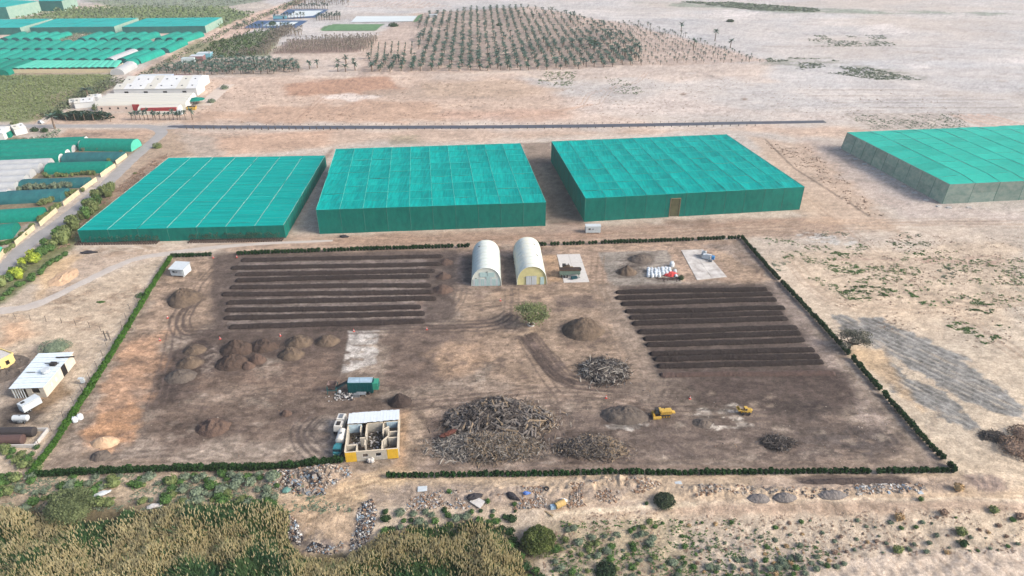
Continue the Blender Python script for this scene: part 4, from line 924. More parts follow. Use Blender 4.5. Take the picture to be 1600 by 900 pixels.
def woodheap(name, label, cat, px, py, rxp, ryf, h, nlog, nst, Lr, rr, mix, seed, base_m, pname='log', group=None, zones=None, stL=(.8, 2.6), stc=None):
    g = np.random.default_rng(seed); x0, y0, z0 = at(px, py); sc = (CAM_H/(sp+(py-450)/F*cp))/F; rx = rxp*sc; ry = rx*ryf
    root = empty(name, (x0, y0, z0), label=label, cat=cat, group=group)
    link('heap_core', moundmesh('heap_core', rx*.86, ry*.86, h*.85, base_m, seed, rough=.28, peaks=4, pw=1.9, nu=44, nv=16), root)
    RT = np.linspace(-math.pi, math.pi, 181); RV = .78+.5*fbm(np.cos(RT)*1.6+seed, np.sin(RT)*1.6, 3, seed+9)
    ragf = lambda a: float(np.interp((a+math.pi) % (2*math.pi)-math.pi, RT, RV))
    ZN = fbm(*np.meshgrid(np.arange(-60, 61)*.1, np.arange(-60, 61)*.1), 2, seed)
    def zz(x, y):
        rag = ragf(math.atan2(y, x))
        d = math.hypot(x/rx, y/ry)/rag; return h*max(0, 1-d)**.55*(.8+.4*float(ZN[int(np.clip(y*4+60, 0, 120)), int(np.clip(x*4+60, 0, 120))]))
    ms = []
    for k in range(10): ms.append((stickmesh(pname, 1.0, rr[0]+(rr[1]-rr[0])*g.random(), LOGM[mix[k % len(mix)]], seed+k)))
    for k in range(nlog):
        while True:
            x, y = g.uniform(-1, 1), g.uniform(-1, 1)
            rag = ragf(math.atan2(y, x))
            if math.hypot(x, y) < .97*rag and (zones is None or zones(x, y)): break
        x *= rx; y *= ry; L = g.uniform(*Lr)
        a = g.uniform(0, math.pi); e = .35
        dz = (zz(x+math.cos(a)*e, y+math.sin(a)*e)-zz(x-math.cos(a)*e, y-math.sin(a)*e))/(2*e)
        o = link(pname, ms[k % 10], root, loc=(x, y, zz(x, y)+g.uniform(-.1, .2)))
        o.rotation_euler = (0, -math.atan(dz)*.75+g.normal(0, .05), a); o.scale = (L, 1, 1)
    # finer sticks, joined
    V = []; Fs = []; mi = []; n = 0
    for k in range(nst):
        t = g.uniform(0, 6.283); r_ = math.sqrt(g.random())*(1.04 if k % 6 else 1.3)*ragf(t); x, y = math.cos(t)*r_*rx*1.04, math.sin(t)*r_*ry*1.04
        L = g.uniform(*stL); a = g.uniform(0, 6.283); el = g.normal(.1, .35); w_ = g.uniform(.03, .09)
        d = np.array((math.cos(a)*math.cos(el), math.sin(a)*math.cos(el), math.sin(el)))*L; sd_ = np.array((-math.sin(a), math.cos(a), 0))*w_
        p = np.array((x, y, zz(x, y)+g.uniform(.0, .35)))
        V += [p-d/2-sd_, p-d/2+sd_, p+sd_*1.2+np.array((0, 0, w_*1.5))+g.normal(0, .07, 3), p+d/2]
        V.append(p-sd_*1.2+g.normal(0, .07, 3)*0); Fs += [(n, n+1, n+2, n+4), (n+4, n+2, n+3)]; n += 5
        c = (stc(x/rx, y/ry) if stc else mix)[int(g.integers(0, 99)) % len(stc(x/rx, y/ry) if stc else mix)]; mi += [c, c]
    mb = MB(); mb.v = [np.array(V)]; mb.f = Fs; mb.m = mi
    setp(mb.build('brushwood', LOGM, root), kind='stuff')
    return root
woodheap('branch_heap', 'round dark heap of grey branches right of the curved wheel tracks', 'branch heap', 945, 581, 39, .86, 2.2, 190, 900, (1.6,3.8), (.10,.18), [0,1,0,3,1], 3, BRUSH, 'branch', 'wood heaps')
woodheap('log_heap', 'large heap of grey palm logs, the biggest pile in the lower yard', 'log pile', 778, 657, 80, .62, 3.0, 290, 1500, (2.6,5.6), (.20,.33), [0,0,1,1,0,1,2,1], 4, BRUSH, 'log', 'wood heaps', stc=lambda x, y: [2,2,0,3] if x > .55 else [1,0,0,1])
woodheap('straw_heap', 'heap of bleached fronds and straw in front of the palm logs', 'brush heap', 762, 699, 78, .36, 3.0, 90, 4200, (1.5,3.2), (.06,.10), [0,3,2], 5, BRUSHT, 'frond', 'wood heaps', stL=(.9,2.8), stc=lambda x, y: [3,0,3,0] if x < -.4 else [2,0,3,1,2,0])
woodheap('frond_heap', 'tangled brown frond heap right of the palm logs', 'brush heap', 925, 700, 50, .5, 2.7, 50, 2600, (1.2,2.6), (.05,.09), [1,0,1,2], 6, BRUSHT, 'frond', 'wood heaps', stL=(.4,1.4), stc=lambda x, y: [2,0,2] if x > .5 else [1,0,1,2,0])
woodheap('green_waste_heap', 'small dark green waste heap in the lower right of the yard', 'brush heap', 1217, 693, 25, .6, 1.0, 14, 500, (1,2.4), (.05,.10), [1,1,0], 7, BRUSH, 'branch', 'wood heaps')
woodheap('dry_branch_heap', 'dark dry branches lying on sand right of the grey scraped ground', 'branch heap', 1552, 683, 18, .6, .9, 20, 240, (2,4), (.08,.14), [1,1,0], 8, BRUSH, 'branch', 'wood heaps')
x, y, z = at(701, 686)
setp(MB().ell((0,0,0),(2.3,.6,.5),14,8,.7,3).build('rusty_tarp', mat('rusty_tarp', A(96,60,52), .8, 2, .5), loc=(x, y, z+1.9), rz=.55), 'crumpled rust red tarp on the left end of the straw heap', 'tarp')
# ---------------------------------------------------------------- roofless building
M_BLK = mat('grey_block_wall', A(182,176,164), .95, 1.0, .16, .4, 6); M_BLKT = mat('cream_wall_top', A(218,204,180), .95, 1, .12); M_YEL = mat('yellow_panel', A(226,184,60), .7, 1, .12); M_WSH = mat('white_corrugated_sheet', A(222,230,236), .5, 1.2, .07)
bl, br_, fr, fl_ = [np.array(at(*p)) for p in ((541,668),(618,668),(620,717),(541,722))]
wx = np.linalg.norm(fr-fl_); wy = np.linalg.norm(bl-fl_)
o0 = np.array((fl_[0], fl_[1], fl_[2])); a0 = math.atan2((fr-fl_)[1], (fr-fl_)[0])+.02
RB = empty('roofless_building', tuple(o0), a0, 'roofless block building with a white sheet roof at its back and yellow front corners', 'building')
WX, WY, WH = 12.6, 13.6, 3.1; T = .22
def wl_(a, b2, h=WH, t=T, m=M_BLK, name='wall', par=RB, z=0, top=True):
    d = (b2[0]-a[0], b2[1]-a[1]); L = math.hypot(*d); an = math.atan2(d[1], d[0])
    w_ = MB().box(((a[0]+b2[0])/2, (a[1]+b2[1])/2, z+h/2), (L, t, h), rz=an).build(name, m, par)
    if top: MB().box(((a[0]+b2[0])/2, (a[1]+b2[1])/2, z+h+.03), (L-.01, t+.06, .07), rz=an).build('wall_top', M_BLKT, w_)
    return w_
# front wall: grey middle with two windows, yellow ends
for x0, x1 in ((2.65,4.0),(5.45,7.15),(8.6,9.95)): wl_((x0,0),(x1,0))
for x0, x1 in ((4.0,5.45),(7.15,8.6)):
    wl_((x0,0),(x1,0), 1.1, top=False); wl_((x0,0),(x1,0), .9, z=2.2)
    fr_ = MB()
    for q in ((x0+.06,1.65,.1,1.1),(x1-.06,1.65,.1,1.1)): fr_.box((q[0],-.02,q[1]),(q[2],.12,q[3]))
    fr_.box(((x0+x1)/2,-.02,1.14),(x1-x0,.14,.08)); fr_.build('window_frame', M_CONC, RB)
wl_((0,0),(2.62,0), m=M_YEL); wl_((9.98,0),(WX,0), m=M_YEL)
for k in range(5): MB().box((.3+k*.5,-.13,1.5),(.06,.04,2.9)).build('panel_rib', M_YEL, RB)
for k in range(5): MB().box((10.2+k*.5,-.13,1.5),(.06,.04,2.9)).build('panel_rib', M_YEL, RB)
wl_((0,.15),(0,WY)); wl_((WX,.15),(WX,WY), m=M_BLK); wl_((.15,WY),(WX-.15,WY))
for a, b2 in (((2.7,.15),(2.7,2.6)),((.15,2.6),(2.7,2.6)),((4.6,2.2),(4.6,4.2)),((4.6,5.4),(4.6,9.9)),((3.2,5.0),(4.5,5.0)),((3.2,7.4),(3.2,9.9)),((8.8,.15),(8.8,3.4)),((8.9,3.4),(10.2,5.0)),((8.8,6.0),(8.8,9.9)),((8.9,7.6),(10.2,8.4)),((10.2,5.0),(10.2,7.4)),((10.2,6.4),(12.5,6.4)),((10.2,4.2),(12.5,4.2)),((4.7,9.9),(8.7,9.9)),((.15,9.9),(3.1,9.9)),((8.9,9.9),(12.4,9.9))):
    wl_(a, b2, WH-.25 if a[1] < 9.9 else WH-.05)
fl = MB().box((WX/2, WY/2, .06), (WX-.3, WY-.3, .12)).build('floor', mat('dirty_floor', A(120,106,92), .95, .8, .4), RB)
MB().box((1.4,3.9,.9),(2.4,2.2,.25)).build('inner_slab', M_CONC, RB)
roof = empty('roof', (0, 0, 0)); roof.parent = RB
n_ = 16
for k in range(n_):
    ww = 12.9/n_
    q = MB().box((-.15+ww*(k+.5), 12.0+random.uniform(-.06,.1), 3.42+.04*(k % 2)), (ww*.97, 4.5+random.uniform(-.3,.3), .05), rx=-.09).build('roof_sheet', M_WSH, roof)
for k in range(7): MB().box((0.2+k*.5, 9.6, 2.0), (.46,.06,2.6+.1*(k % 2)), rx=0).build('wall_sheet', mat('pale_blue_sheet', A(190,214,226), .5) if k == 0 else bpy.data.materials['pale_blue_sheet'], RB)
for k in range(6): MB().box((9.8+k*.5, 9.6, 2.3), (.46,.06,1.9)).build('wall_sheet', bpy.data.materials['pale_blue_sheet'], RB)
jb = MB(); g = np.random.default_rng(5)
for k in range(160):
    q = g.uniform(0, 1, 2); s_ = g.uniform(.15, .6); jb.mi = int(g.integers(0, 3)); jb.box((4.9+q[0]*3.6, 2.2+q[1]*7.2, .2+s_/2), (s_, s_*g.uniform(.4, 1), s_*.6), rz=g.uniform(0, 3), rx=g.uniform(-.4, .4))
for k in range(60):
    s_ = g.uniform(.15, .6); jb.mi = int(g.integers(0, 3)); jb.box((.6+g.random()*3, 5.2+g.random()*4, .2+s_/2), (s_, s_*.6, s_*.6), rz=g.uniform(0, 3))
jb.mi = 0
setp(jb.build('inside_rubble', [BRUSHT, mat('dark_scrap', A(86,82,66), .9), M_CONCD], RB), kind='stuff')
for k, (dx, dy) in enumerate([(5.6,-.7),(6.3,-.9),(6.2,-.4)]):
    MB().ell((dx, dy, .5), (.6,.5,.6), 8, 5, .3, k).build('rubble_stone', M_CONC, RB)
# ---------------------------------------------------------------- tank trucks beside it
TYRE = mat('tyre_rubber', A(46,46,48), .9); TRKW = mat('cream_tank_paint', A(226,222,212), .45, 1, .12); TEALP = mat('faded_teal_paint', A(60,130,138), .5, 2, .3); DKM = mat('dark_chassis', A(56,54,54), .8); GLASS = mat('dark_glass', A(50,62,70), .15, spec=.6)
def wheels(par, pts, r=.5, w_=.3):
    for (x, y) in pts:
        wh = MB().beam((x-w_/2, y, r), (x+w_/2, y, r), r, 12).build('wheel', TYRE, par); MB().beam((x-w_/2-.02, y, r), (x+w_/2+.02, y, r), r*.5, 8).build('rim', STEEL, wh)
def tanktrailer(px, py, rz, label):
    x, y, z = at(px, py); r_ = empty('tank_trailer', (x, y, z), rz, label, 'trailer', 'white tank vehicles beside the roofless building')
    MB().box((0,0,1.0),(1.5,6.6,.2)).build('chassis', DKM, r_)
    tk = MB(); 
    for k in range(2):
        tk = MB().box((0,-1.3+k*2.75,1.95),(2.3,2.6,1.6), taper=.84).build('tank', TRKW, r_); MB().box((0,-1.3+k*2.75,2.82),(1.0,1.4,.18)).build('hatch', DKM if k == 0 else STEEL, tk)
    wheels(r_, [(s_*1.05, yy) for s_ in (-1, 1) for yy in (-2.2,-1.1,2.2)])
    MB().beam((0,-3.2,.9),(0,-4.4,.7),.10,5).build('drawbar', DKM, r_)
    return r_
tanktrailer(533,669,-.04,'cream twin tank trailer parked behind the tanker truck')
x, y, z = at(532,700)
r_ = empty('tanker_truck', (x, y, z), -.02, 'small tanker truck with a white tank and faded teal cab', 'truck', 'white tank vehicles beside the roofless building')
MB().box((0,.4,.95),(1.5,7.0,.22)).build('chassis', DKM, r_)
tk = MB().beam((0,.2,2.0),(0,3.9,2.0),1.12,16).build('tank', TRKW, r_, smooth=False); MB().beam((0,2,3.0),(0,2,3.25),.35,10).build('hatch', STEEL, tk); MB().ell((0,.2,2.0),(1.1,.25,1.1),12,6).build('tank_end', TRKW, tk)
cb = MB(); cb.box((0,-2.1,1.7),(2.1,1.7,1.5), taper=.88); cb.box((0,-3.2,1.25),(1.9,.9,.8), taper=.9); cb.build('cab', TEALP, r_)
MB().box((0,-2.98,1.95),(1.7,.08,.6)).build('windscreen', GLASS, r_)
for s_ in (-1, 1): MB().box((s_*.7,-3.68,1.2),(.28,.06,.22)).build('headlight', WHITEP, r_)
MB().box((0,-.75,1.6),(1.7,.7,.9)).build('pump_box', TEALP, r_)
wheels(r_, [(s_*1.0, yy) for s_ in (-1, 1) for yy in (-2.6,1.6,2.8)])
# ---------------------------------------------------------------- green screening plant
x, y, z = at(555, 613)
TG = mat('teal_machine_paint', A(10,84,86), .5, 1.2, .25); TGL = mat('pale_green_machine_paint', A(60,150,124), .5, 1.2, .2); BLU = mat('galvanised_blue_sheet', A(176,200,214), .35, .6, .25, metal=.3); TGD = mat('dark_teal_steel', A(26,74,84), .6, 2, .3)
SPm = empty('screening_plant', (x, y, z), .015, 'long teal screening plant with a hopper, sloping conveyor and blue rounded hood', 'machine')
MB().box((1.7,.6,2.0),(6.9,2.5,3.4)).build('screen_housing', TG, SPm)
for k in range(7): MB().box((-1.4+k*1.03,-.69,2.0),(.07,.08,3.0)).build('housing_rib', TG, SPm)
hd = MB(); 
for k in range(2):
    hd = MB(); 
    q = [(math.cos(math.pi*i/10)*1.15, math.sin(math.pi*i/10)*.75+3.6) for i in range(11)]
    xx = -1.55+k*3.3
    V = [(xx+d, .6+c, s_) for d in (0, 3.22) for c, s_ in q]
    hd.raw(V, [(i, i+1, i+12, i+11)[::-1] for i in range(10)]+[tuple(range(11)), tuple(range(21, 10, -1))]); hd.build('hood', BLU, SPm)
MB().box((5.9,.6,2.35),(1.5,2.4,2.1)).build('engine_box', TGL, SPm); e_ = MB(); [e_.box((6.67,.6,1.7+k*.35),(.06,2.0,.12)) for k in range(5)]; e_.build('engine_grille', TGD, SPm)
MB().box((5.15,.6,3.3),(.5,1.2,.7)).build('motor_cover', TGD, SPm)
cv = MB(); cv.box((-3.3,.3,2.6),(4.8,.95,.22), ry=-.5); cv.build('conveyor_frame', TGD, SPm)
MB().box((-3.3,.3,2.75),(4.7,.7,.06), ry=-.5).build('conveyor_belt', DKM, SPm)
for s_ in (-.2,.8):
    c_ = MB(); c_.beam((-5.2,s_,1.2),(-1.4,s_,3.3),.07,4); c_.beam((-5.2,s_,1.6),(-1.4,s_,3.9),.06,4)
    for k in range(7): t = k/6; c_.beam((-5.2+3.8*t,s_,1.2+2.1*t),(-5.2+3.8*t+.3,s_,1.6+2.3*t),.04,4)
    c_.build('conveyor_rail', TGD, SPm)
# hopper
hp = MB(); tq = [(-1.25,-1.0),(1.25,-1.0),(1.25,1.0),(-1.25,1.0)]; bq = [(-.7,-.5),(.7,-.5),(.7,.5),(-.7,.5)]
V = [(-6.1+a, .3+b2, 3.1) for a, b2 in tq]+[(-6.1+a, .3+b2, 1.5) for a, b2 in bq]+[(-6.1+a*.93, .3+b2*.93, 3.1) for a, b2 in tq]+[(-6.1+a*.9, .3+b2*.9, 1.6) for a, b2 in bq]
Fs = [(i, i+4, (i+1) % 4+4, (i+1) % 4) for i in range(4)]+[(8+i, 8+(i+1) % 4, 12+(i+1) % 4, 12+i) for i in range(4)]+[(i, (i+1) % 4, 8+(i+1) % 4, 8+i) for i in range(4)]+[(12,13,14,15),(7,6,5,4)]
hp.raw(V, Fs); hp.build('hopper', mat('rusty_hopper', A(116,100,96), .7, 2, .3), SPm)
for a, b2 in ((-7.4,-.9),(-4.9,-.9),(-7.4,1.5),(-4.9,1.5)): MB().beam((a,b2,0),(a*.98-.12,b2*.8+.06,2.7),.09,4).build('hopper_leg', TG, SPm)
for a in (-7.4,-4.9): MB().beam((a,-.9,1.5),(a,1.5,1.5),.08,4).build('cross_brace', TG, SPm)
MB().beam((-7.4,-.9,1.4),(-4.9,-.9,1.4),.10,4).build('side_brace', TG, SPm)
for a in (-1.2,1.8,4.8): 
    for b2 in (-.4,1.6): MB().beam((a,b2,-.2),(a,b2,.6),.14,4).build('support_leg', TGD, SPm)
MB().box((2.0,-1.6,.9),(2.6,1.0,.12), rx=.3).build('discharge_chute', STEEL, SPm)
MB().box((.8,-1.9,.5),(1.6,.9,1.0)).build('generator', STEEL, SPm); MB().box((-3.9,-1.0,1.1),(.6,.5,.7)).build('control_box', WHITEP, SPm)
wheels(SPm, [(3.1,-.85),(4.1,-.85)], .45)
g = np.random.default_rng(8); jb = MB()
for k in range(260):
    jb.mi = int(g.integers(0, 4)); s_ = g.uniform(.12, .5); xx = g.normal(-2.2, 1.7); jb.box((xx, -1.5+g.normal(0, .7)+.1*xx, .1+s_*.3), (s_, s_*g.uniform(.3, 1), s_*g.uniform(.2, .7)), rz=g.uniform(0, 3), ry=g.uniform(-.5, .5))
jb.mi = 0; JM = [M_CONC, mat('scrap_grey', A(130,128,126), .8), mat('scrap_dark', A(60,58,60), .8), mat('plastic_white', A(206,204,200), .6)]
ob = jb.build('scrap_litter', JM, loc=(x, y, z)); setp(ob, 'scattered pale scrap lying under the sloping conveyor of the screening plant', 'scrap', kind='stuff')
# ---------------------------------------------------------------- slabs and what stands on them
def slab(name, P, h, m, label=None, tiles=(1, 1), kind='structure'):
    Q = [np.array(at(*p)) for p in P]; z0 = min(q[2] for q in Q)
    for i in range(tiles[0]):
        for j in range(tiles[1]):
            q = [quadlerp(Q, a, b2) for a, b2 in ((i/tiles[0], j/tiles[1]), ((i+1)/tiles[0], j/tiles[1]), ((i+1)/tiles[0], (j+1)/tiles[1]), (i/tiles[0], (j+1)/tiles[1]))]
            c = sum(q)/4; q = [c+(v-c)*.985 for v in q]; zt = z0+h+random.uniform(0, .015)
            V = [(v[0], v[1], z0-.2) for v in q]+[(v[0], v[1], zt) for v in q]
            o = MB().raw(V, [(0,3,2,1)[::-1],(4,5,6,7)[::-1],(0,1,5,4)[::-1],(1,2,6,5)[::-1],(2,3,7,6)[::-1],(3,0,4,7)[::-1]]).build(name, m); setp(o, kind='structure')
slab('concrete_slab', [(870,398),(906,397),(921,441),(881,442)], .15, M_CONC, tiles=(2, 3))
slab('concrete_slab', [(1064,391),(1099,390),(1136,433),(1089,438)], .15, M_CONCD, tiles=(2, 4))
x, y, z = at(890, 432)
MG = mat('grey_green_machine_paint', A(112,132,120), .6, 1.5, .2); RUST = mat('brown_engine', A(92,76,62), .8, 2.5, .4)
Gm = empty('compost_screener', (x, y, z+.15), .03, 'grey green trailer screener with a brown engine on the left concrete slab', 'machine')
MB().box((0,0,1.9),(7.4,1.9,1.5)).build('body', MG, Gm); MB().box((0,.1,2.75),(7.6,1.5,.45)).build('trough_top', mat('dark_trough', A(66,52,46), .8, 2, .3), Gm)
tr = MB(); tr.box((0,-.95,2.85),(7.7,.1,.5)); tr.box((0,1.05,2.85),(7.7,.1,.5)); tr.build('trough_side', RUST, Gm)
eg = MB().box((-.9,2.2,2.2),(2.2,1.6,1.8)).build('engine', RUST, Gm); MB().box((-1.9,2.3,3.2),(1.2,1.3,.9)).build('engine_cover', DKM, Gm); MB().beam((-.4,2.4,3.0),(-.4,2.4,3.9),.12,6).build('exhaust', DKM, eg); MB().box((.9,2.2,1.9),(1.0,1.3,1.2)).build('control_cabinet', M_TIMB, Gm)
MB().beam((-2.4,-1.2,1.0),(3.4,-1.2,2.0),.14,5).build('side_auger', MG, Gm)
for a in (-3.3, 3.3): MB().beam((a,-.6,0),(a,-.6,1.4),.12,4).build('leg', MG, Gm); MB().beam((a,.7,0),(a,.7,1.4),.12,4).build('leg', MG, Gm)
wheels(Gm, [(-2.1,-1.1),(-1.0,-1.1),(-2.1,1.0),(-1.0,1.0)], .5)
MB().box((3.7,.0,2.9),(.7,1.2,.5)).build('end_roller', DKM, Gm)
MB().box((1.4,-2.0,.5),(2.2,1.1,.7), rz=.3).build('drawbar_unit', TGD, Gm); MB().beam((2.2,-2.3,.5),(3.6,-1.8,.4),.1,4).build('drawbar', TGD, Gm)
# white mixer on the right slab
x, y, z = at(1103, 405)
WM = empty('bagging_machine', (x, y, z+.15), -.45, 'white machine with a long chute and blue end on the right concrete slab', 'machine')
MB().box((0,0,1.1),(3.2,1.7,1.5), taper=.8).build('body', WHITEP, WM); MB().box((-1.3,1.6,1.3),(1.6,1.2,1.9)).build('hopper', WHITEP, WM); MB().box((-1.3,1.55,2.3),(1.0,.8,.1)).build('hopper_mouth', STEEL, WM)
MB().beam((-3.8,.4,.5),(-.8,.4,1.5),.16,5).build('chute', STEEL, WM); MB().box((2.5,-.2,1.2),(1.1,1.3,1.2)).build('blue_cover', mat('bright_blue_paint', A(60,140,200), .5), WM)
MB().box((1.9,-1.6,.5),(1.3,.7,.8)).build('control_box', STEEL, WM); MB().box((1.0,-.1,2.0),(1.8,.8,.3)).build('top_plate', WHITEP, WM)
for a, b2 in ((-1.2,-.7),(1.2,-.7),(-1.2,.7),(1.2,.7)): MB().beam((a,b2,-.1),(a,b2,.5),.08,4).build('leg', STEEL, WM)
# ---------------------------------------------------------------- bulk bags
BAGW = mat('white_woven_bag', A(218,226,232), .8, 1.5, .12, .3, 3, rnd=.04); BAGR = mat('red_tarp', A(196,70,70), .7, 1.5, .35, .8, 3)
def bag(x, y, z, s_, rz, label, m=BAGW, tilt=0, group='white bulk bags on the gravel pad', name='bulk_bag', h=1.25):
    g = np.random.default_rng(int(abs(x*97+y*31)) % 9999); V = []; nu = 12; prof = [(0,.42),(.06,.52),(.4,.56),(.75,.52),(.93,.40),(1.0,.20)]
    for zz_, r_ in prof:
        for i in range(nu):
            t = 2*math.pi*i/nu; q = r_*(1.0+.10*abs(math.cos(2*t)))*(1+g.uniform(-.05, .05)); V.append((math.cos(t+.78)*q, math.sin(t+.78)*q, zz_*h+g.uniform(-.03, .03)))
    Fs = [(j*nu+i, j*nu+(i+1) % nu, (j+1)*nu+(i+1) % nu, (j+1)*nu+i) for j in range(len(prof)-1) for i in range(nu)]+[tuple(range(nu-1, -1, -1)), tuple((len(prof)-1)*nu+i for i in range(nu))]
    mb = MB().raw(V, Fs)
    for a in (-.3, .3): mb.beam((a,-.3,h*.9),(a*.5,0,h+.25),.04,4); mb.beam((a*.5,0,h+.25),(a,.3,h*.9),.04,4)
    o = mb.build(name, m, smooth=False, loc=(x, y, z)); o.rotation_euler = (tilt, 0, rz); o.scale = (s_, s_, s_); return setp(o, label, 'bag', group)
bx, by, bz = at(1010, 433)
cnt = 0
for j in range(4):
    nrow = (4, 6, 7, 7)[j]
    for i in range(nrow):
        X = bx+.75+i*1.28+random.uniform(-.12, .12)+j*.25; Y = by+.2+j*1.55+random.uniform(-.15, .15)
        bag(X, Y, bz, random.uniform(.95, 1.3), random.uniform(-.4, .4), 'white bulk bag in the %s row of the block of bags' % ('front', 'second', 'third', 'back')[j], group='white bulk bags, %s row' % ('front', 'second', 'third', 'back')[j])
x, y, z = at(1050, 417); bag(x, y+.5, z, 1.5, .3, 'single taller white bulk bag standing behind the red tarp', group='white bulk bags on the gravel pad')
x, y, z = at(1054, 425); bag(x, y, z, 1.1, .1, 'white bulk bag right of the red tarp', tilt=.5)
x, y, z = at(1058, 433); bag(x-.3, y, z, .9, .1, 'slumped white bulk bag at the right end, beside the round shrub', tilt=-.9)
mb = MB(); g = np.random.default_rng(3); n_ = 12; V = []
for j in range(8):
    for i in range(n_): V.append(((i/(n_-1)-.5)*3.4+j*.28, (j/7-.5)*3.4, 1.05*math.sin(math.pi*min(1, max(0, i/(n_-1))))**.6*math.sin(math.pi*(j+.0)/7)**.6+g.uniform(0, .5)))
mb.raw(V, [(j*n_+i, j*n_+i+1, (j+1)*n_+i+1, (j+1)*n_+i) for j in range(7) for i in range(n_-1)])
x, y, z = at(1046, 430); setp(mb.build('red_tarp', BAGR, loc=(x-.4, y+.4, z), rz=-.4), 'crumpled red tarp over bags at the right end of the bulk bags', 'tarp')
jb = MB(); g = np.random.default_rng(9)
for k in range(60): jb.box((g.uniform(0, 8), g.normal(0, .5), .12), (g.uniform(.2, .9), g.uniform(.2, .5), g.uniform(.1, .35)), rz=g.uniform(0, 3))
x, y, z = at(1026, 437); setp(jb.build('dark_litter', mat('brown_scrap', A(84,70,64), .9), loc=(x, y+.3, z)), 'dark brown scrap along the front of the bulk bags', 'scrap', kind='stuff')
# ---------------------------------------------------------------- white cabins
def cabin(px, py, d, rz, label, raised=.4, awn=False, group='small white site cabins'):
    x, y, z = at(px, py); r_ = empty('site_cabin', (x, y, z), rz, label, 'cabin', group); L, w_, h = d
    MB().box((0,0,raised+h/2),(L,w_,h)).build('body', WHITEP, r_); MB().box((0,0,raised+h+.06),(L+.25,w_+.25,.12)).build('roof', WHITEP, r_)
    for a in (-1, 1):
        for b2 in (-1, 1): MB().box((a*(L/2-.4), b2*(w_/2-.3), raised/2-.05),(.3,.3,raised+.1)).build('support_block', M_CONCD, r_)
    for a in (-.25,): 
        f = MB().box((a*L,-w_/2-.03,raised+h*.6),(.9,.08,.7)).build('window_frame', STEEL, r_); MB().box((a*L,-w_/2-.08,raised+h*.6),(.7,.03,.5)).build('pane', GLASS, f)
    dr = MB().box((.22*L,-w_/2-.03,raised+1.0),(.85,.07,1.9)).build('door', mat('cabin_door', A(200,206,208), .6) if not bpy.data.materials.get('cabin_door') else bpy.data.materials['cabin_door'], r_); MB().box((.22*L+.3,-w_/2-.09,raised+1.0),(.06,.05,.2)).build('handle', DKM, dr)
    MB().box((-.02*L,-w_/2-.2,raised+h*.62),(.6,.35,.4)).build('air_conditioner', STEEL, r_)
    return r_
cabin(926,363,(6.0,2.4,2.7),.02,'white box cabin on the sand in front of the shade house with the brown doorway')
c_ = cabin(284,428,(5.2,4.6,2.6),-.12,'small white cabin with a tilted roof inside the left corner of the hedge',.5)
MB().box((0,-.2,3.55),(5.6,5.3,.1), rx=.10).build('tilted_roof', WHITEP, c_)
MB().box((2.2,-2.55,1.4),(.1,.1,2.6)).build('porch_post', WHITEP, c_)
# ---------------------------------------------------------------- left yard: shed, yellow building, box trailer, tank, basin
bl, br_, fr, fl_ = [np.array(at(*p)) for p in ((73,576),(112,576),(77,618),(25,618))]
c0 = np.array(at(60, 600)); e1 = (br_-fr); ang = math.atan2(e1[0], e1[1])
A3 = -0.30
SH = empty('white_roofed_shed', tuple(at(60,601)), 0.0, 'long shed with a flat white sheet roof and open front bays', 'building')
M_CRW = mat('cream_wall', A(214,206,190), .9, 1, .18)
# quad footprint with world corners
pr = [np.array((*ray(a, b2, 3.6), 3.6)) for a, b2 in ((60,552),(115,550),(67,606),(13,608))]
base = np.array(SH.location); pr = [p-base for p in pr]
def qb(name, a, b2, z0, z1, m, par, t=.2):
    d = b2-a; L = np.linalg.norm(d[:2]); an = math.atan2(d[1], d[0]); c = (a+b2)/2
    return MB().box((c[0], c[1], (z0+z1)/2), (L, t, z1-z0), rz=an).build(name, m, par)
n_ = 14; RF = empty('roof', (0, 0, 0)); RF.parent = SH
SHW = mat('white_roof_sheet', A(226,238,244), .55, .8, .10, col2=A(206,218,224))
for k in range(n_):
    t0, t1 = k/n_, (k+1)/n_
    q = [pr[0]+(pr[3]-pr[0])*t0, pr[1]+(pr[2]-pr[1])*t0, pr[1]+(pr[2]-pr[1])*(t1-.006), pr[0]+(pr[3]-pr[0])*(t1-.006)]
    dz = .03*(k % 2); V = [v+np.array((0,0,dz)) for v in q]+[v+np.array((0,0,dz-.06)) for v in q]
    MB().raw(V, [(0,3,2,1),(4,5,6,7),(0,1,5,4),(1,2,6,5),(2,3,7,6),(3,0,4,7)]).build('roof_sheet', SHW, RF)
ins = [sum(pr)/4+(p-sum(pr)/4)*np.array((.93,.94,1)) for p in pr]
for k in range(7):
    t0, t1 = k/7, (k+1)/7; a = ins[1]+(ins[2]-ins[1])*t0; b2 = ins[1]+(ins[2]-ins[1])*t1
    if k in (2,): qb('dark_doorway', a, b2, 0, 3.4, DARK, SH, .1); continue
    w_ = qb('wall', a, b2, 0, 3.5, M_CRW, SH)
    if k in (4, 5): m_ = a+(b2-a)*.5; qb('window', a+(b2-a)*.3, a+(b2-a)*.7, 1.2, 2.5, WHITEP, w_, .32)
qb('back_wall', ins[0], ins[1], 0, 3.5, M_CRW, SH); qb('side_wall', ins[0], ins[3], 0, 3.5, M_CRW, SH)
a, b2 = ins[3], ins[2]
qb('front_wall', a+(b2-a)*.45, a+(b2-a)*.62, 0, 3.4, M_BLK, SH); qb('front_wall', a+(b2-a)*.86, b2, 0, 3.4, M_BLK, SH); qb('front_wall', a+(b2-a)*.62, a+(b2-a)*.86, 0, 1.6, M_BLK, SH)
for k in range(5): qb('post', a+(b2-a)*(.02+k*.08), a+(b2-a)*(.035+k*.08), 0, 3.5, WHITEP, SH, .18)
o_ = sum(pr)/4
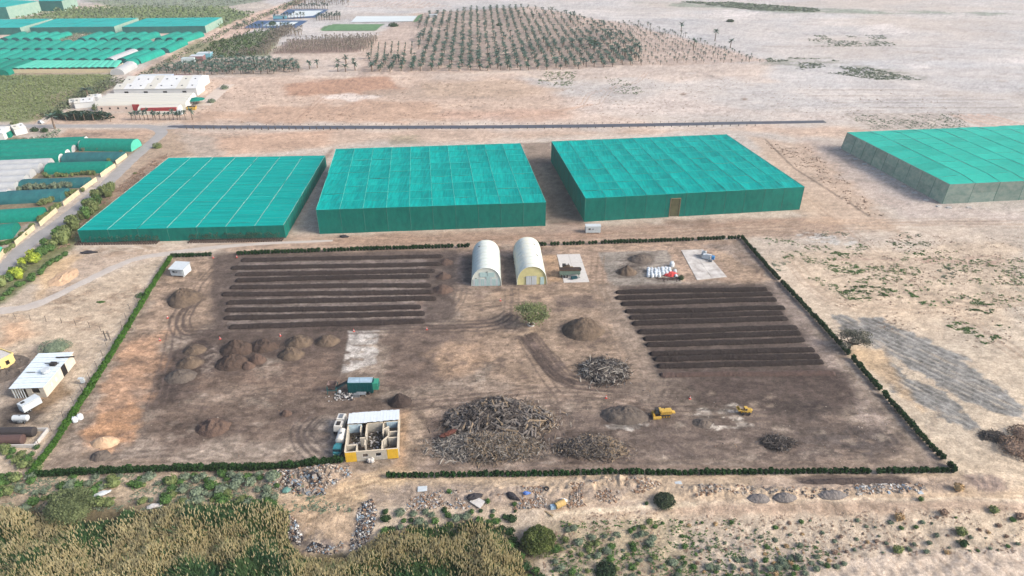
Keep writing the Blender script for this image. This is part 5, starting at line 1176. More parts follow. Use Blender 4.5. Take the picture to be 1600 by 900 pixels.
MB().beam(tuple(o_+np.array((2.0,-1.2,.3))), tuple(o_+np.array((2.0,-1.2,1.0))), 1.1, 14).build('roof_tank', WHITEP, SH)
MB().box(tuple(o_+np.array((2.2,2.2,.45))),(1.6,1.2,.8)).build('roof_cooler', DKM, SH)
for k, (dx, dy) in enumerate(((1.6,5.6),(2.8,5.7),(4.2,5.8),(5.4,5.9),(.6,2.8),(2.2,2.9),(-2,-1.4))): MB().box(tuple(o_+np.array((dx, dy, .25))),(1.3 if k < 4 else 2.4,.35 if k < 4 else .14,.25)).build('roof_opening', DKM if k < 4 else STEEL, SH)
# yellow building cut by the left edge
x, y, z = at(3, 580); YB = empty('yellow_building', (x-3, y+1, z), -.42, 'small yellow building with dark windows cut off by the left edge of the photo', 'building')
M_YW = mat('faded_yellow_wall', A(228,204,138), .9, 1, .15)
MB().box((0,0,1.7),(7,9,3.4)).build('wall', M_YW, YB)
pp = MB(); [pp.box(c, d) for c, d in (((0,4.6,3.6),(7.2,.25,.5)),((0,-4.6,3.6),(7.2,.25,.5)),((3.6,0,3.6),(.25,9,.5)),((-3.6,0,3.6),(.25,9,.5)))]; pp.build('parapet', M_YW, YB)
MB().box((0,0,3.48),(6.8,8.8,.1)).build('roof', M_CONC, YB)
for yy in (-2.6, -.2, 2.4):
    f = MB().box((3.53, yy, 1.9),(.1,1.0,1.4)).build('window', DARK, YB); MB().box((3.6, yy, 2.7),(.25,1.2,.15)).build('lintel', M_YW, f)
MB().box((4.6,-2.6,2.7),(2.0,4.0,.1), ry=.15).build('awning', bpy.data.materials['pale_blue_sheet'], YB)
# box trailer
x, y, z = at(50, 638); BT = empty('box_trailer', (x, y, z), -.50, 'white box trailer in front of the white roofed shed', 'trailer')
BT.scale = (.95,.68,.85); MB().box((0,0,2.1),(2.5,7.0,2.5)).build('box', WHITEP, BT); MB().box((-.3,-2.0,3.39),(.9,1.4,.08)).build('roof_hatch', DKM, BT); MB().box((0,0,.8),(1.2,6.6,.15)).build('chassis', DKM, BT)
MB().box((0,-3.55,2.0),(2.3,.08,2.3)).build('rear_door', WHITEP, BT); dd = MB(); dd.box((1.28,0,3.1),(.04,7.0,.08)); dd.box((-1.28,0,3.1),(.04,7.0,.08)); dd.build('edge_rail', STEEL, BT)
wheels(BT, [(s_*1.05, yy) for s_ in (-1, 1) for yy in (-2.4,-1.3)], .45); MB().beam((0,3.6,.75),(0,5.0,.7),.1,5).build('drawbar', DKM, BT)
x, y, z = at(35, 659); TT = empty('water_tank_trailer', (x, y, z), .03, 'small white tank on a frame in front of the box trailer', 'tank'); TT.scale = (.85,.85,.85)
MB().box((0,0,.75),(4.2,1.6,.18)).build('frame', STEEL, TT)
MB().beam((-2.1,0,1.55),(2.1,0,1.55),.95,14).build('tank', WHITEP, TT)
for s_ in (-2.15, 2.15): MB().ell((s_,0,1.55),(.25,.9,.9),10,6).build('tank_end', WHITEP, TT)
MB().beam((0,0,2.4),(0,0,2.7),.25,8).build('hatch', STEEL, TT); MB().box((.2,-1.05,.9),(1.2,.5,.5)).build('pump', STEEL, TT)
wheels(TT, [(1.2,-.8),(-1.2,-.8),(1.2,.8),(-1.2,.8)], .35, .25)
# basin with two dark tanks
x, y, z = at(10, 687); BS = empty('storage_basin', (x, y, z), .03, 'white walled basin cut off by the left edge of the photo', 'basin')
for c, d in (((3.0,-3.0,.5),(12,.3,1.0)),((3.0,3.0,.5),(12,.3,1.0)),): MB().box(c, d).build('wall', M_CONC, BS)
q = MB().box((8.9,0,.5),(.3,5.7,1.0)).build('end_wall', M_CONC, BS)
for yy, m_ in ((1.4,'black'),(-1.4,'brown')):
    t_ = MB().beam((-4,yy,1.3),(6.6 if yy > 0 else 5.4,yy,1.3),1.25,18); t_.ell((6.6 if yy > 0 else 5.4,yy,1.3),(.3,1.2,1.2),14,6)
    o = t_.build('fuel_tank', mat(m_+'_tank', A(66,62,62) if m_ == 'black' else A(96,76,72), .6, 1, .2)); o.location = (x, y, z); o.rotation_euler = (0, 0, .03)
    setp(o, 'long %s cylindrical tank lying in the white walled basin' % m_, 'tank')
# odds beside the left hedge
x, y, z = at(118, 659); bag(x, y, z, 1.2, .2, 'lumpy white sack leaning on the inside of the left hedge, the front one', group='sacks by the left hedge'); bag(x+.8, y+1.1, z, 1.25, .6, 'lumpy white sack leaning on the inside of the left hedge, the back one', group='sacks by the left hedge')
x, y, z = at(131, 600); o = empty('utility_box', (x, y, z), .2, 'white utility cabinet on posts outside the left hedge', 'cabinet'); MB().box((0,0,1.3),(1.0,.6,1.5)).build('cabinet', WHITEP, o); MB().box((-.6,.3,1.9),(1.0,.9,.12)).build('hood', WHITEP, o); 
for a in (-.4,.4): MB().beam((a,0,0),(a,0,.6),.06,4).build('leg', STEEL, o)
# ---------------------------------------------------------------- yellow machines (sizes in metres are scaled at the end)
YM = mat('yellow_machine_paint', A(206,170,82), .6, 1.8, .32); YMD = mat('dull_yellow_steel', A(182,142,46), .6, 1.5, .2)
x, y, z = at(1033, 650)
WT = empty('crawler_trommel', (x, y, z), .10, 'yellow crawler machine with a black cab beside the scooped grey heap', 'machine', 'yellow machines in the lower yard')
MB().box((1.4,0,1.9),(3.9,1.9,1.3)).build('engine_housing', YM, WT)
for k in range(6): MB().box((-.1+k*.62,-.98,1.9),(.1,.08,1.1)).build('housing_rib', YMD, WT)
for s_ in (-.75,.75): t_ = MB().box((.6,s_*1.3,.5),(4.6,.5,.9), taper=.9).build('track', DKM, WT); [MB().beam((-1.2+k*.9,s_*1.3-.28,.5),(-1.2+k*.9,s_*1.3+.28,.5),.3,8).build('track_roller', YMD, t_) for k in range(5)]
cb = MB().box((-1.7,.2,2.3),(1.3,1.5,1.6), taper=.85).build('cab', GLASS, WT); MB().box((-1.7,.2,3.15),(1.3,1.5,.12)).build('cab_roof', DKM, cb)
MB().box((-.6,0,2.8),(.8,1.7,.6)).build('cover', YM, WT); MB().box((-1.9,-1.6,.7),(2.8,.5,.9)).build('side_frame', YM, WT); MB().box((3.9,0,1.5),(1.4,1.2,.4), ry=.2).build('tail_conveyor', YM, WT)
MB().beam((1.0,.5,2.5),(1.0,.5,3.4),.08,6).build('exhaust', DKM, WT); MB().box((-2.8,0,1.0),(.6,2.6,1.1)).build('rotor_box', YMD, WT); MB().beam((3.2,-.6,2.6),(-.2,-.6,2.6),.05,4).build('handrail', YM, WT)
x, y, z = at(1164, 646)
WL = empty('wheel_loader', (x, y, z), .05, 'small yellow wheel loader facing left on the pale ground', 'loader', 'yellow machines in the lower yard')
MB().box((1.2,0,1.6),(1.9,1.6,1.2), taper=.85).build('engine_cover', YM, WL); cb = MB().box((-.1,0,2.1),(1.2,1.4,1.7), taper=.85).build('cab', YM, WL)
for s_ in (-1, 1): MB().box((-.1,s_*.66,2.3),(.8,.12,.8)).build('side_window', GLASS, cb)
MB().box((-.66,0,2.3),(.12,1.0,.8)).build('windscreen', GLASS, cb); MB().box((-.1,0,3.0),(1.2,1.4,.12)).build('cab_roof', YM, cb)
MB().box((-1.1,0,1.1),(1.4,1.0,.6)).build('front_frame', YMD, WL)
for s_ in (-.55,.55): a_ = MB().beam((-.9,s_,1.5),(-2.4,s_,2.2),.14,5).build('lift_arm', YM, WL)
bk = MB(); bk.box((-3.0,0,2.2),(.9,2.2,.1), ry=.4); bk.box((-2.6,0,2.5),(.1,2.2,.8)); bk.box((-3.0,1.1,2.4),(.8,.08,.6)); bk.box((-3.0,-1.1,2.4),(.8,.08,.6)); bk.build('bucket', YM, WL)
wheels(WL, [(-1.1,-.95),(-1.1,.95),(1.2,-.95),(1.2,.95)], .62, .45)
MB().ell((1.9,0,1.7),(.7,.8,.7),10,6).build('counterweight', YM, WL)
WL.scale = (.70,.70,.70); WT.scale = (.78,.78,.78)
# ---------------------------------------------------------------- polytunnels
TUN_G = mat('green_tunnel_net', A(14,150,130), .85, .6, .2, rnd=.10, tl=.2, col2=A(10,128,112)); TUN_D = mat('blackish_teal_tunnel_net', A(48,112,114), .85, .35, .3, rnd=.10, col2=A(32,88,94), stretch=(.3,1,1))
TUN_W = mat('white_tunnel_film', A(206,208,208), .5, .3, .08, rnd=.03, tl=.2, col2=A(186,190,194)); TUN_F = mat('far_green_tunnel_net', A(30,170,150), .85, .3, .2, rnd=.14, tl=.2, col2=A(22,140,126)); TUN_L = mat('pale_green_tunnel_net', A(84,190,166), .85, .3, .15, rnd=.06)
HOOP = mat('white_hoop', A(225,228,226), .6)
def tunnel(a, b2, wd, h, skin, label, group, name='polytunnel', ends=True, endm=None, hoops=0, segs=3, n=9, hoopm=None, px=True):
    p0, p1 = (np.array(at(*a)), np.array(at(*b2))) if px else (np.array(a), np.array(b2)); d = p1-p0; L = math.hypot(d[0], d[1]); ang = math.atan2(-d[0], d[1])
    r_ = empty(name, tuple(p0), ang, label, 'greenhouse', group)
    mb = MB(); tunnel_part(mb, L, wd, h, n, segs, .85); mb.build('cover', skin, r_, smooth=True)
    if ends:
        e_ = MB(); arch_face(e_, .05, wd*.98, h*.98, n, .85); e_.build('end_wall', endm or skin, r_); e_ = MB(); arch_face(e_, L-.05, wd*.98, h*.98, n, .85); e_.build('end_wall', endm or skin, r_)
    for k in range(hoops):
        y = L*k/max(1, hoops-1); hp_ = MB()
        for i in range(10):
            f = lambda t: (-(wd/2+.06)*math.copysign(abs(math.cos(t))**.85, math.cos(t)), y, (h+.06)*abs(math.sin(t))**.85)
            hp_.beam(f(math.pi*i/10), f(math.pi*(i+1)/10), .12, 4, caps=False)
        hp_.build('hoop', hoopm or HOOP, r_)
    return r_
gA = 'green tunnels of the left farm, back row'
for k, (x1, y1) in enumerate([(136,223),(127,229.5),(117,236.5),(107,243.5),(97,250.5)]):
    tunnel((x1,y1),(-60,y1+8.5), 7.2, 3.4, TUN_G, ['green tunnel, farthest of the five behind the white tunnels','green tunnel, second of the five behind the white tunnels','green tunnel, middle one of the five behind the white tunnels','green tunnel, fourth of the five behind the white tunnels','green tunnel directly behind the white tunnels, nearest of five'][k], gA, endm=TUN_W if k == 2 else HOOP, hoops=0)
    p0 = at(x1, y1)
for k, (x1, y1) in enumerate([(82,259.5),(66,267),(53,276),(44,286),(29,297),(17,308)]):
    tunnel((x1,y1),(-60,y1+6), 6.6, 4.0, TUN_W, '%s white film tunnel at the left edge, counting from the back' % ['first','second','third','fourth','fifth','nearest'][k], 'white film tunnels of the left farm')
tunnel((214,232),(133,231), 11, 5.0, TUN_G, 'tall green tunnel at the back end of the row, beside the bend of the road', 'single tunnels beside the road', hoops=0, segs=6, endm=TUN_L)
tunnel((193,248),(104,249), 10, 3.2, TUN_D, 'dark teal net tunnel behind the green one, with a cream wall at its end', 'single tunnels beside the road')
tunnel((172,265),(78,267.5), 10, 4.0, TUN_G, 'green tunnel between two dark teal ones, right of the white tunnels', 'single tunnels beside the road')
tunnel((138,288),(36,291), 9, 3.0, TUN_D, 'dark teal net tunnel with a line of saplings in front', 'single tunnels beside the road')
tunnel((104,308),(0,313), 11, 3.6, TUN_D, 'nearest dark teal net tunnel with sagging cover', 'single tunnels beside the road')
tunnel((67,338),(-60,346), 10, 3.6, TUN_G, 'green tunnel near the road, behind the last one', 'single tunnels beside the road')
tunnel((27,364),(-60,374), 11, 3.8, TUN_G, 'nearest green tunnel at the left edge of the photo', 'single tunnels beside the road')
tunnel((4,398),(-60,408), 7, 3.0, TUN_L, 'pale green tunnel end at the left edge beside the road', 'single tunnels beside the road')
M_CRF = mat('cream_fence_panel', A(214,200,168), .85, 1.0, .15)
CRF = [(182,257,199,245),(158,277,181,261),(128,300,152,283),(100,322,125,303),(63,354,90,331),(25,384,55,358),(-4,412,8,396)]
for k, (a, b2, c, d) in enumerate(CRF):
    p0, p1 = np.array(at(a, b2)), np.array(at(c, d)); e = p1-p0; L = math.hypot(e[0], e[1]); r_ = empty('cream_fence', tuple(p0), math.atan2(e[1], e[0]), '%s cream panel fence closing the tunnel ends along the asphalt road, counting from the back' % ['first','second','third','fourth','fifth','sixth','seventh'][k], 'fence', 'cream fences along the road')
    n_ = max(2, int(L/3))
    for q in range(n_): MB().box((L*(q+.5)/n_, 0, 1.0),(L/n_-.08, .12, 2.1+random.uniform(-.15,.15)), rx=random.uniform(-.05,.05)).build('panel', M_CRF, r_)
    pb = MB(); 
# far tunnels, three ranks
ranks = [('back', 66.5, 56.5, 30, 17.2, list(range(0, 17)), 10), ('middle', 83, 69.5, 29, 17.8, list(range(-2, 15)), 10.5), ('front', 99.5, 84.5, 38, 20.0, list(range(-2, 11)), 11)]
for nm, yf, yb, dx, pitch, ks, wd in ranks:
    for k in ks:
        xf = 8+k*pitch if nm != 'front' else 12+k*pitch
        if nm == 'back' and k in (5, 6, 13): continue
        skin = TUN_F
        if nm == 'front' and k == 8: skin = TUN_W
        tunnel((xf, yf),(xf+dx, yb), wd*.92, 4.4, skin, ('far green tunnel in the %s rank of the distant farm' % nm) if skin is TUN_F else 'short white tunnel among the front rank of far green ones', 'far green tunnels, %s rank' % nm, ends=True, endm=DARK if False else TUN_D, segs=2, n=7)
tunnel((184,117),(205,105), 10, 4.5, TUN_W, 'white film tunnel at the near end of the distant green farm, beside a palm grove', 'white far tunnels', segs=2, n=8, hoops=2)
tunnel((200,104),(216,96), 10, 4.5, TUN_F, 'short green tunnel just behind the white one, beside the farm lane', 'far green tunnels near the lane', segs=2, n=8, endm=TUN_D)
MS = empty('multi_span_net_house', at(100, 112), 0, 'pale green ridged net house in front of the far tunnels', 'greenhouse')
o_ = np.array(at(100, 112))
for k in range(16):
    a, b2 = np.array(at(26+k*10.0, 114-k*.1)), np.array(at(60+k*8.4, 101.5)); d = b2-a; L = math.hypot(d[0], d[1])
    mb = MB(); tunnel_part(mb, L, 5.6, 1.2, 6, 1, .8, rise=2.6); o = mb.build('roof_span', TUN_L, MS, smooth=True, loc=tuple(a-o_), rz=math.atan2(-d[0], d[1]))
for (a, b2) in (((22,114.5),(180,113.5)),((180,113.5),(196,102.5))):
    p, q = np.array(at(*a)), np.array(at(*b2)); e = q-p; MB().box(tuple((p+q)/2-o_+np.array((0,0,1.5))),(math.hypot(e[0], e[1]), .2, 2.8), rz=math.atan2(e[1], e[0])).build('side_wall', M_CRF, MS)
for k, (x0, y0, x1, y1) in enumerate([(-70,118,-10,100),(-45,118,8,100),(-20,118,28,100),(2,118,45,101.5)]):
    tunnel((x0,y0),(x1,y1), 12, 4.4, TUN_G, 'big green tunnel at the left edge in front of the far farm', 'green tunnels at the left edge', segs=2, n=8)
# distant flat shade houses
FN_T = netmat('far_net_roof', A(60,200,194), A(44,184,178), .02, (.15,.4,.4), .04); FN_W = netmat('far_net_wall', A(70,140,132), A(56,118,116), .05, (.3,.3,.3), .04); FN_P = netmat('far_pale_wall', A(180,206,192), A(150,186,172), .05, (.3,.3,.3), .04)
def farhouse(roof, h, cols, rws, label, wallR=None, group='distant flat net houses'):
    P = [np.array((*ray(a, b2, h), h)) for a, b2 in roof]; c = sum(P)/4; c[2] = 0; r_ = empty('far_net_house', tuple(c), 0, label, 'shade house', group); Q = [p-c for p in P]
    for i in range(cols):
        for j in range(rws):
            q = [quadlerp(Q, a, b2) for a, b2 in ((i/cols, (j+1)/rws), ((i+1)/cols, (j+1)/rws), ((i+1)/cols, j/rws), (i/cols, j/rws))]
            panel(q, 'roof_panel', FN_T, r_, sag=.3, g=.06, off=random.uniform(-.1,.1), n=1)
    for k, (a, b2) in enumerate(((0,1),(1,2),(2,3),(3,0))):
        w0, w1 = Q[a].copy(), Q[b2].copy(); g0, g1 = w0.copy(), w1.copy(); g0[2] = g1[2] = 0
        MB().raw(np.array([g0, g1, w1, w0, (g0+g1+w1+w0)/4]), [(0,1,4),(1,2,4),(2,3,4),(3,0,4)]).build('side_wall', FN_P if k == 1 else FN_W, r_)
    return r_
farhouse([(88,29),(216,28),(178,41.5),(46,43)], 6.5, 9, 5, 'distant flat net house in the middle of three behind the far tunnels')
farhouse([(228,28.5),(347,27),(320,40.5),(190,42)], 6.5, 9, 5, 'distant flat net house with a white canopy at its front, the right one of three')
farhouse([(-80,31),(82,29),(31,43),(-80,44)], 6.5, 9, 5, 'distant flat net house at the left edge, behind the far tunnels')
farhouse([(-90,-6),(60,2),(9,11),(-90,13)], 12, 8, 4, 'high distant net house in the top left corner of the photo')
farhouse([(66,-9),(118,-6),(96,1.5),(60,1.5)], 11, 5, 2, 'distant net house touching the top edge behind the high one')
p = at(270, 48); CN = empty('white_canopy', p, .0, 'white arched canopy in front of the right distant net house', 'canopy')
mb = MB(); tunnel_part(mb, 26, 8, 1.8, 8, 2, .9, rise=3.2); mb.build('cover', TUN_W, CN, smooth=True, loc=(13, 2, 0), rz=math.pi/2)
for k in range(5): MB().beam((-12.5+k*6.2,-1.8,0),(-12.5+k*6.2,-1.8,3.3),.15,4).build('post', WHITEP, CN)
# ---------------------------------------------------------------- white farm complex
WR = mat('white_metal_roof', A(212,214,214), .5, .1, .08); PINKW = mat('pinkish_wall', A(214,196,184), .9, .5, .1); REDP = mat('dark_red_paint', A(160,60,62), .6, .8, .15); FILM = mat('translucent_cream_film', A(204,202,192), .6, .2, .10, stretch=(6,.2,1))
def gable(fl_, fr_, depth, h, rise, label, nwin=0, segs=6, group='white farm buildings', wm=None, rm=None):
    a, b2 = np.array(at(*fl_)), np.array(at(*fr_)); e = b2-a; L = math.hypot(e[0], e[1]); r_ = empty('farm_building', tuple(a), math.atan2(e[1], e[0]), label, 'building', group)
    MB().box((L/2,.1,h/2),(L-.3,.2,h)).build('front_wall', wm or WR, r_); MB().box((L/2,depth-.1,h/2),(L-.3,.2,h)).build('back_wall', wm or WR, r_)
    for x in (.1, L-.1):
        MB().raw([(x-.1,0,0),(x-.1,depth,0),(x-.1,depth,h),(x-.1,depth/2,h+rise),(x-.1,0,h),(x+.1,0,0),(x+.1,depth,0),(x+.1,depth,h),(x+.1,depth/2,h+rise),(x+.1,0,h)],[(0,1,2,3,4),(9,8,7,6,5),(0,5,6,1),(1,6,7,2),(2,7,8,3),(3,8,9,4),(4,9,5,0)]).build('gable_wall', wm or WR, r_)
    for k in range(segs):
        x0, x1 = L*k/segs+.03, L*(k+1)/segs-.03
        for s_ in (0, 1):
            y0, y1 = (-.4, depth/2) if s_ == 0 else (depth/2, depth+.4); z0, z1 = (h-.02, h+rise+.1) if s_ == 0 else (h+rise+.1, h-.02); dz = .05*(k % 2)
            q = [(x0,y0,z0+dz),(x1,y0,z0+dz),(x1,y1,z1+dz),(x0,y1,z1+dz)]; q2 = [(x,y,z-.12) for x, y, z in q]
            MB().raw(q+q2, [(0,1,2,3),(7,6,5,4),(0,4,5,1),(1,5,6,2),(2,6,7,3),(3,7,4,0)]).build('roof_panel', (rm or WR) if (k+s_) % 3 else FILM, r_)
    for k in range(nwin):
        x = L*(.15+.7*k/max(1, nwin-1)); MB().box((x,-.05,h*.55),(2.6,.15,1.2)).build('window', DARK, r_)
    for k in range(segs):
        MB().box((L*(k+.5)/segs, depth*.25, h+rise*.5+.35),(.9,.9,.5)).build('roof_vent', STEEL, r_)
    return r_
gable((194,142),(312,140.5), 22, 5.0, 2.6, 'long white metal building at the back of the farm yard', segs=8)
gable((180,151),(309,149.5), 15, 5.0, 1.8, 'long white metal building with dark windows behind the film tunnels', 4, segs=8)
for k in range(4):
    x0, x1, y = [171,165,160,155][k], [304,301,298,295][k], [157,161,165.5,170][k]
    tunnel((x1,y-.6),(x0,y+.6), 8.5, 4.8+.2*k, FILM, 'cream film span, %s one of the four joined spans of the farm yard' % ['farthest','second','third','nearest'][k], 'cream film spans of the farm yard', segs=6, endm=WR)
p0, p1 = np.array(at(155,173.5)), np.array(at(222,172)); e = p1-p0; L = math.hypot(e[0], e[1]); r_ = empty('pinkish_wall', tuple(p0), math.atan2(e[1], e[0]), 'pinkish wall with a dark red door along the front of the film spans', 'wall')
MB().box((L*.41,-1.2,1.7),(L*.80,.3,3.4)).build('wall', PINKW, r_); MB().box((L*.90,-1.2,2.0),(L*.16,.4,4.0)).build('red_door', REDP, r_)
for k in range(4): MB().box((L*(.1+.19*k),-1.4,1.9),(1.0,.15,1.0)).build('window', DARK, r_)
tunnel((283,175),(221,176.5), 10, 4.6, FILM, 'cream film tunnel with a white end behind the dark red trailer', 'cream film tunnels in front', segs=5, endm=WR)
def boxveh(a, b2, w_, h, z0, m, label, name='container', cat='container', ribs=6, group=None, roof=None):
    p, q = np.array(at(*a)), np.array(at(*b2)); e = q-p; L = math.hypot(e[0], e[1]); r_ = empty(name, tuple(p), math.atan2(e[1], e[0]), label, cat, group)
    MB().box((L/2,w_/2,z0+h/2),(L,w_,h)).build('body', m, r_); MB().box((L/2,w_/2,z0+h+.04),(L-.05,w_-.05,.08)).build('roof', roof or m, r_)
    for k in range(ribs): MB().box((L*(k+.5)/ribs,-.04,z0+h/2),(.12,.08,h*.92)).build('rib', m, r_)
    MB().box((L+.03,w_/2,z0+h/2),(.06,w_*.9,h*.92)).build('door', m, r_)
    return r_, L
r_, L = boxveh((222,179.5),(277,178.3), 2.8, 3.0, .9, REDP, 'long dark red trailer of a lorry parked behind the short palms', 'lorry_trailer', 'trailer')
wheels(r_, [(x, y) for x in (3, 4.3, 5.6) for y in (0, 2.8)], .5)
x, y, z = at(282.5, 179.5); TR = empty('lorry_cab', (x, y, z), -math.pi/2+.02, 'white lorry cab at the right end of the dark red trailer', 'lorry')
MB().box((0,0,1.9),(2.5,2.4,2.9), taper=.92).build('cab', WHITEP, TR); MB().box((0,1.22,2.4),(2.0,.06,.9)).build('windscreen', GLASS, TR); MB().box((1.2,.2,2.4),(.06,1.0,.8)).build('side_window', GLASS, TR); MB().box((0,-1.8,.8),(1.2,2.4,.25)).build('chassis', DKM, TR); wheels(TR, [(1.05,.6),(-1.05,.6),(1.05,-2.0),(-1.05,-2.0)], .5)
BLUEC = mat('faded_blue_container', A(120,180,196), .6, .3, .1); LILC = mat('lilac_container', A(170,190,222), .6, .3, .1); MARC = mat('maroon_container', A(140,104,104), .7, .3, .15); GRC = mat('grey_white_container', A(190,204,206), .6, .3, .1)
boxveh((217,125),(243,124.6), 5, 2.8, .1, BLUEC, 'pale blue container, left one of three behind the white buildings', roof=WHITEP, group='containers behind the farm buildings')
boxveh((243.5,124.6),(269,124.2), 5, 2.8, .1, LILC, 'lilac container, middle one of three behind the white buildings', roof=WHITEP, group='containers behind the farm buildings')
boxveh((271,124.6),(297,124.2), 4, 2.6, .1, MARC, 'maroon container, right one of three behind the white buildings', group='containers behind the farm buildings')
boxveh((308,92.5),(330,92), 8, 4.2, .1, BLUEC, 'pale blue container behind the others at the edge of the orchard', roof=WHITEP, group='containers by the orchard')
boxveh((297,96.5),(318,96), 8, 4.0, .1, MARC, 'maroon container with a white roof at the edge of the orchard', roof=WHITEP, group='containers by the orchard')
boxveh((284,98.5),(304,98), 5, 3.4, .1, GRC, 'grey white container nearest the farm lane', group='containers by the orchard')
# small roofs left of the white buildings
gable((118,170),(148,167), 12, 3.6, 1.2, 'small white roofed building left of the film spans', segs=3, group='small farm houses')
gable((110,168),(128,166), 10, 3.2, .8, 'cream house half hidden by trees beside the tall hedge', segs=2, group='small farm houses', rm=M_CRW, wm=M_CRW)
gable((137,160),(155,159), 8, 3.2, .8, 'small white roofed building behind the other one', segs=2, group='small farm houses')
gable((-40,222),(8,219), 14, 4.0, 1.6, 'white tent roofed building cut off by the left edge, near the farm road', segs=3, group='small farm houses')
gable((25,212),(44,208), 9, 3.6, 1.4, 'white tent roofed building beside the green tank, near the farm road', segs=2, group='small farm houses')
tunnel((8,216),(15,208), 6, 3.2, TUN_G, 'small rounded green cover between the white tent roofs', 'small covers near the farm road', segs=2)
p = at(308, 162); UM = empty('green_parasol', p, 0, 'round green canopy right of the film spans', 'parasol'); MB().beam((0,0,0),(0,0,3.4),.15,6).build('pole', STEEL, UM); MB().beam((0,0,2.8),(0,0,4.2),5.4,14,.4).build('canopy', TUN_G, UM)
p = at(300, 171); SK = empty('yellow_skip', p, .1, 'yellow skip container right of the lorry cab', 'skip'); MB().box((0,0,1.0),(5.0,3,1.9), taper=1.15).build('body', YM, SK); MB().box((0,0,1.97),(5.2,2.8,.1)).build('load', DKM, SK)
# white car on the farm road
x, y, z = at(64.5, 193); CR = empty('parked_car', (x, y, z+.08), -.55, 'white car on the farm road beside the tall palm', 'car')
MB().box((0,0,.75),(4.4,1.8,.75), taper=.94).build('body', WHITEP, CR); cb = MB().box((-.2,0,1.35),(2.6,1.6,.6), taper=.8).build('cabin', GLASS, CR); MB().box((-.2,0,1.68),(1.9,1.3,.06)).build('roof', WHITEP, cb)
for a in (-1.4, 1.4):
    for b2 in (-.85,.85): MB().beam((a,b2-.12,.33),(a,b2+.12,.33),.34,10).build('wheel', TYRE, CR)
# ---------------------------------------------------------------- ponds and sheets
def flat(name, P, z, m, kind='structure', n=1):
    Q = [np.array((*ray(a, b2), z)) for a, b2 in P]; o = MB().raw(np.array(Q), [tuple(range(len(Q)))[::-1]]).build(name, m)
    if o.data.polygons[0].normal.z < 0: o.data.flip_normals()
    return setp(o, kind=kind)
LINER = mat('blue_pond_liner', A(64,92,128), .6, .3, .15); WAT = mat('pond_water', A(140,160,176), .08, .1, .2, spec=.6); WSHT_REFL = mat('white_crop_sheet', A(210,218,218), .6, .05, .12, stretch=(.3,2,1)); LAWN = mat('green_lawn', A(96,136,92), .9, .2, .3)  # white sheet colour is also painted on pond water as reflection
for nm, O, I in (('a', [(450,15),(514,15),(494,27.5),(426,31.5)], [(462,17.5),(505,17),(489,25.5),(444,29)]), ('b', [(402,32.5),(482,32.5),(463,44),(381,44)], [(421,35),(468,34.5),(455,41.5),(408,42)])):
    flat('pond_liner', O, .35, LINER); flat('pond_water', I, .5, WAT if nm == 'b' else WSHT_REFL)
    if nm == 'b': flat('white_pond_reflection', [(424,36),(440,35.2),(436,40.8),(414,41.4)], .56, WSHT_REFL); flat('white_pond_reflection', [(455,35.2),(466,35),(459,39),(448,40)], .56, WSHT_REFL)  # white patches paint the bright reflection on the front pond's water
flat('white_crop_sheet', [(557,26),(652,25.5),(645,34),(548,35.5)], .5, WSHT_REFL)
flat('lawn', [(520,38.5),(598,38.5),(588,47.5),(503,48.5)], .3, LAWN)
flat('grass_strip', [(653,25),(661,22),(652,34),(646,35)], .45, LAWN)
p = at(438, 29); PB = empty('pump_house', p, .1, 'small white and blue pump house between the two ponds', 'building'); MB().box((0,0,1.8),(14,5,3.4)).build('wall', BLUEC, PB); MB().box((0,0,3.7),(16,6,.4)).build('roof', WHITEP, PB); MB().box((4,-2.55,1.2),(1.6,.1,2.2)).build('door', DARK, PB)
p = at(677, 27); PB = empty('site_hut', p, .1, 'small white hut at the back left corner of the palm plantation', 'cabin'); MB().box((0,0,1.5),(9,4,2.8)).build('wall', WHITEP, PB); MB().box((0,0,3.05),(9.5,4.5,.25)).build('roof', WHITEP, PB); MB().box((2,-2.05,1.2),(1.2,.1,2.0)).build('door', STEEL, PB)
# roadside posts
def posts(P, step, h, r, label, m, name='post_fence', wire=False, group=None):
    pts = along(P, step); r_ = empty(name, (pts[0][0], pts[0][1], 0), 0, label, 'fence', group)
    me = MB().beam((0,0,-.2),(0,0,h),r,4).mesh('post', m); wb = MB(); last = None
    for k, (x, y) in enumerate(pts):
        z = hz(x, y); o = link('post', me, r_, (x-pts[0][0], y-pts[0][1], z)); o.rotation_euler = (random.uniform(-.06,.06), random.uniform(-.06,.06), 0); o.scale = (1, 1, random.uniform(.85, 1.1))
        if wire and last is not None:
            for hh in (.45,.95): wb.beam((last[0]-pts[0][0], last[1]-pts[0][1], last[2]+h*hh),(x-pts[0][0], y-pts[0][1], z+h*hh), .02, 3, caps=False)
        last = (x, y, z)
    if wire: setp(wb.build('wire', STEEL, r_), kind='stuff')
    return r_
PST = mat('dark_post', A(96,88,82), .9); PSTL = mat('grey_post', A(120,110,104), .9)
posts([(292,202),(400,202.8),(545,202.8)], 4.0, 1.6, .28, 'row of short dark posts along the near side of the dark road, left part', PST)
posts([(556,202.6),(900,200.6),(1185,196.5)], 5.0, .9, .22, 'row of short dark posts along the near side of the dark road, right part', PST)
posts([(390,195.6),(900,193.6),(1180,189)], 5.0, .7, .16, 'row of low posts along the far side of the dark road', PSTL)
posts([(0,497),(14,497),(50,501),(100,505),(140,512),(172,524)], 5.5, 2.2, .09, 'thin wire fence crossing the sand behind the grey green bush', PST, wire=True)
posts([(240,445),(205,480),(190,512),(172,524),(160,560),(120,625),(88,665),(60,700),(30,735)], 5.5, 2.2, .08, 'thin wire fence following the left hedge on its outer side', PST, wire=True)
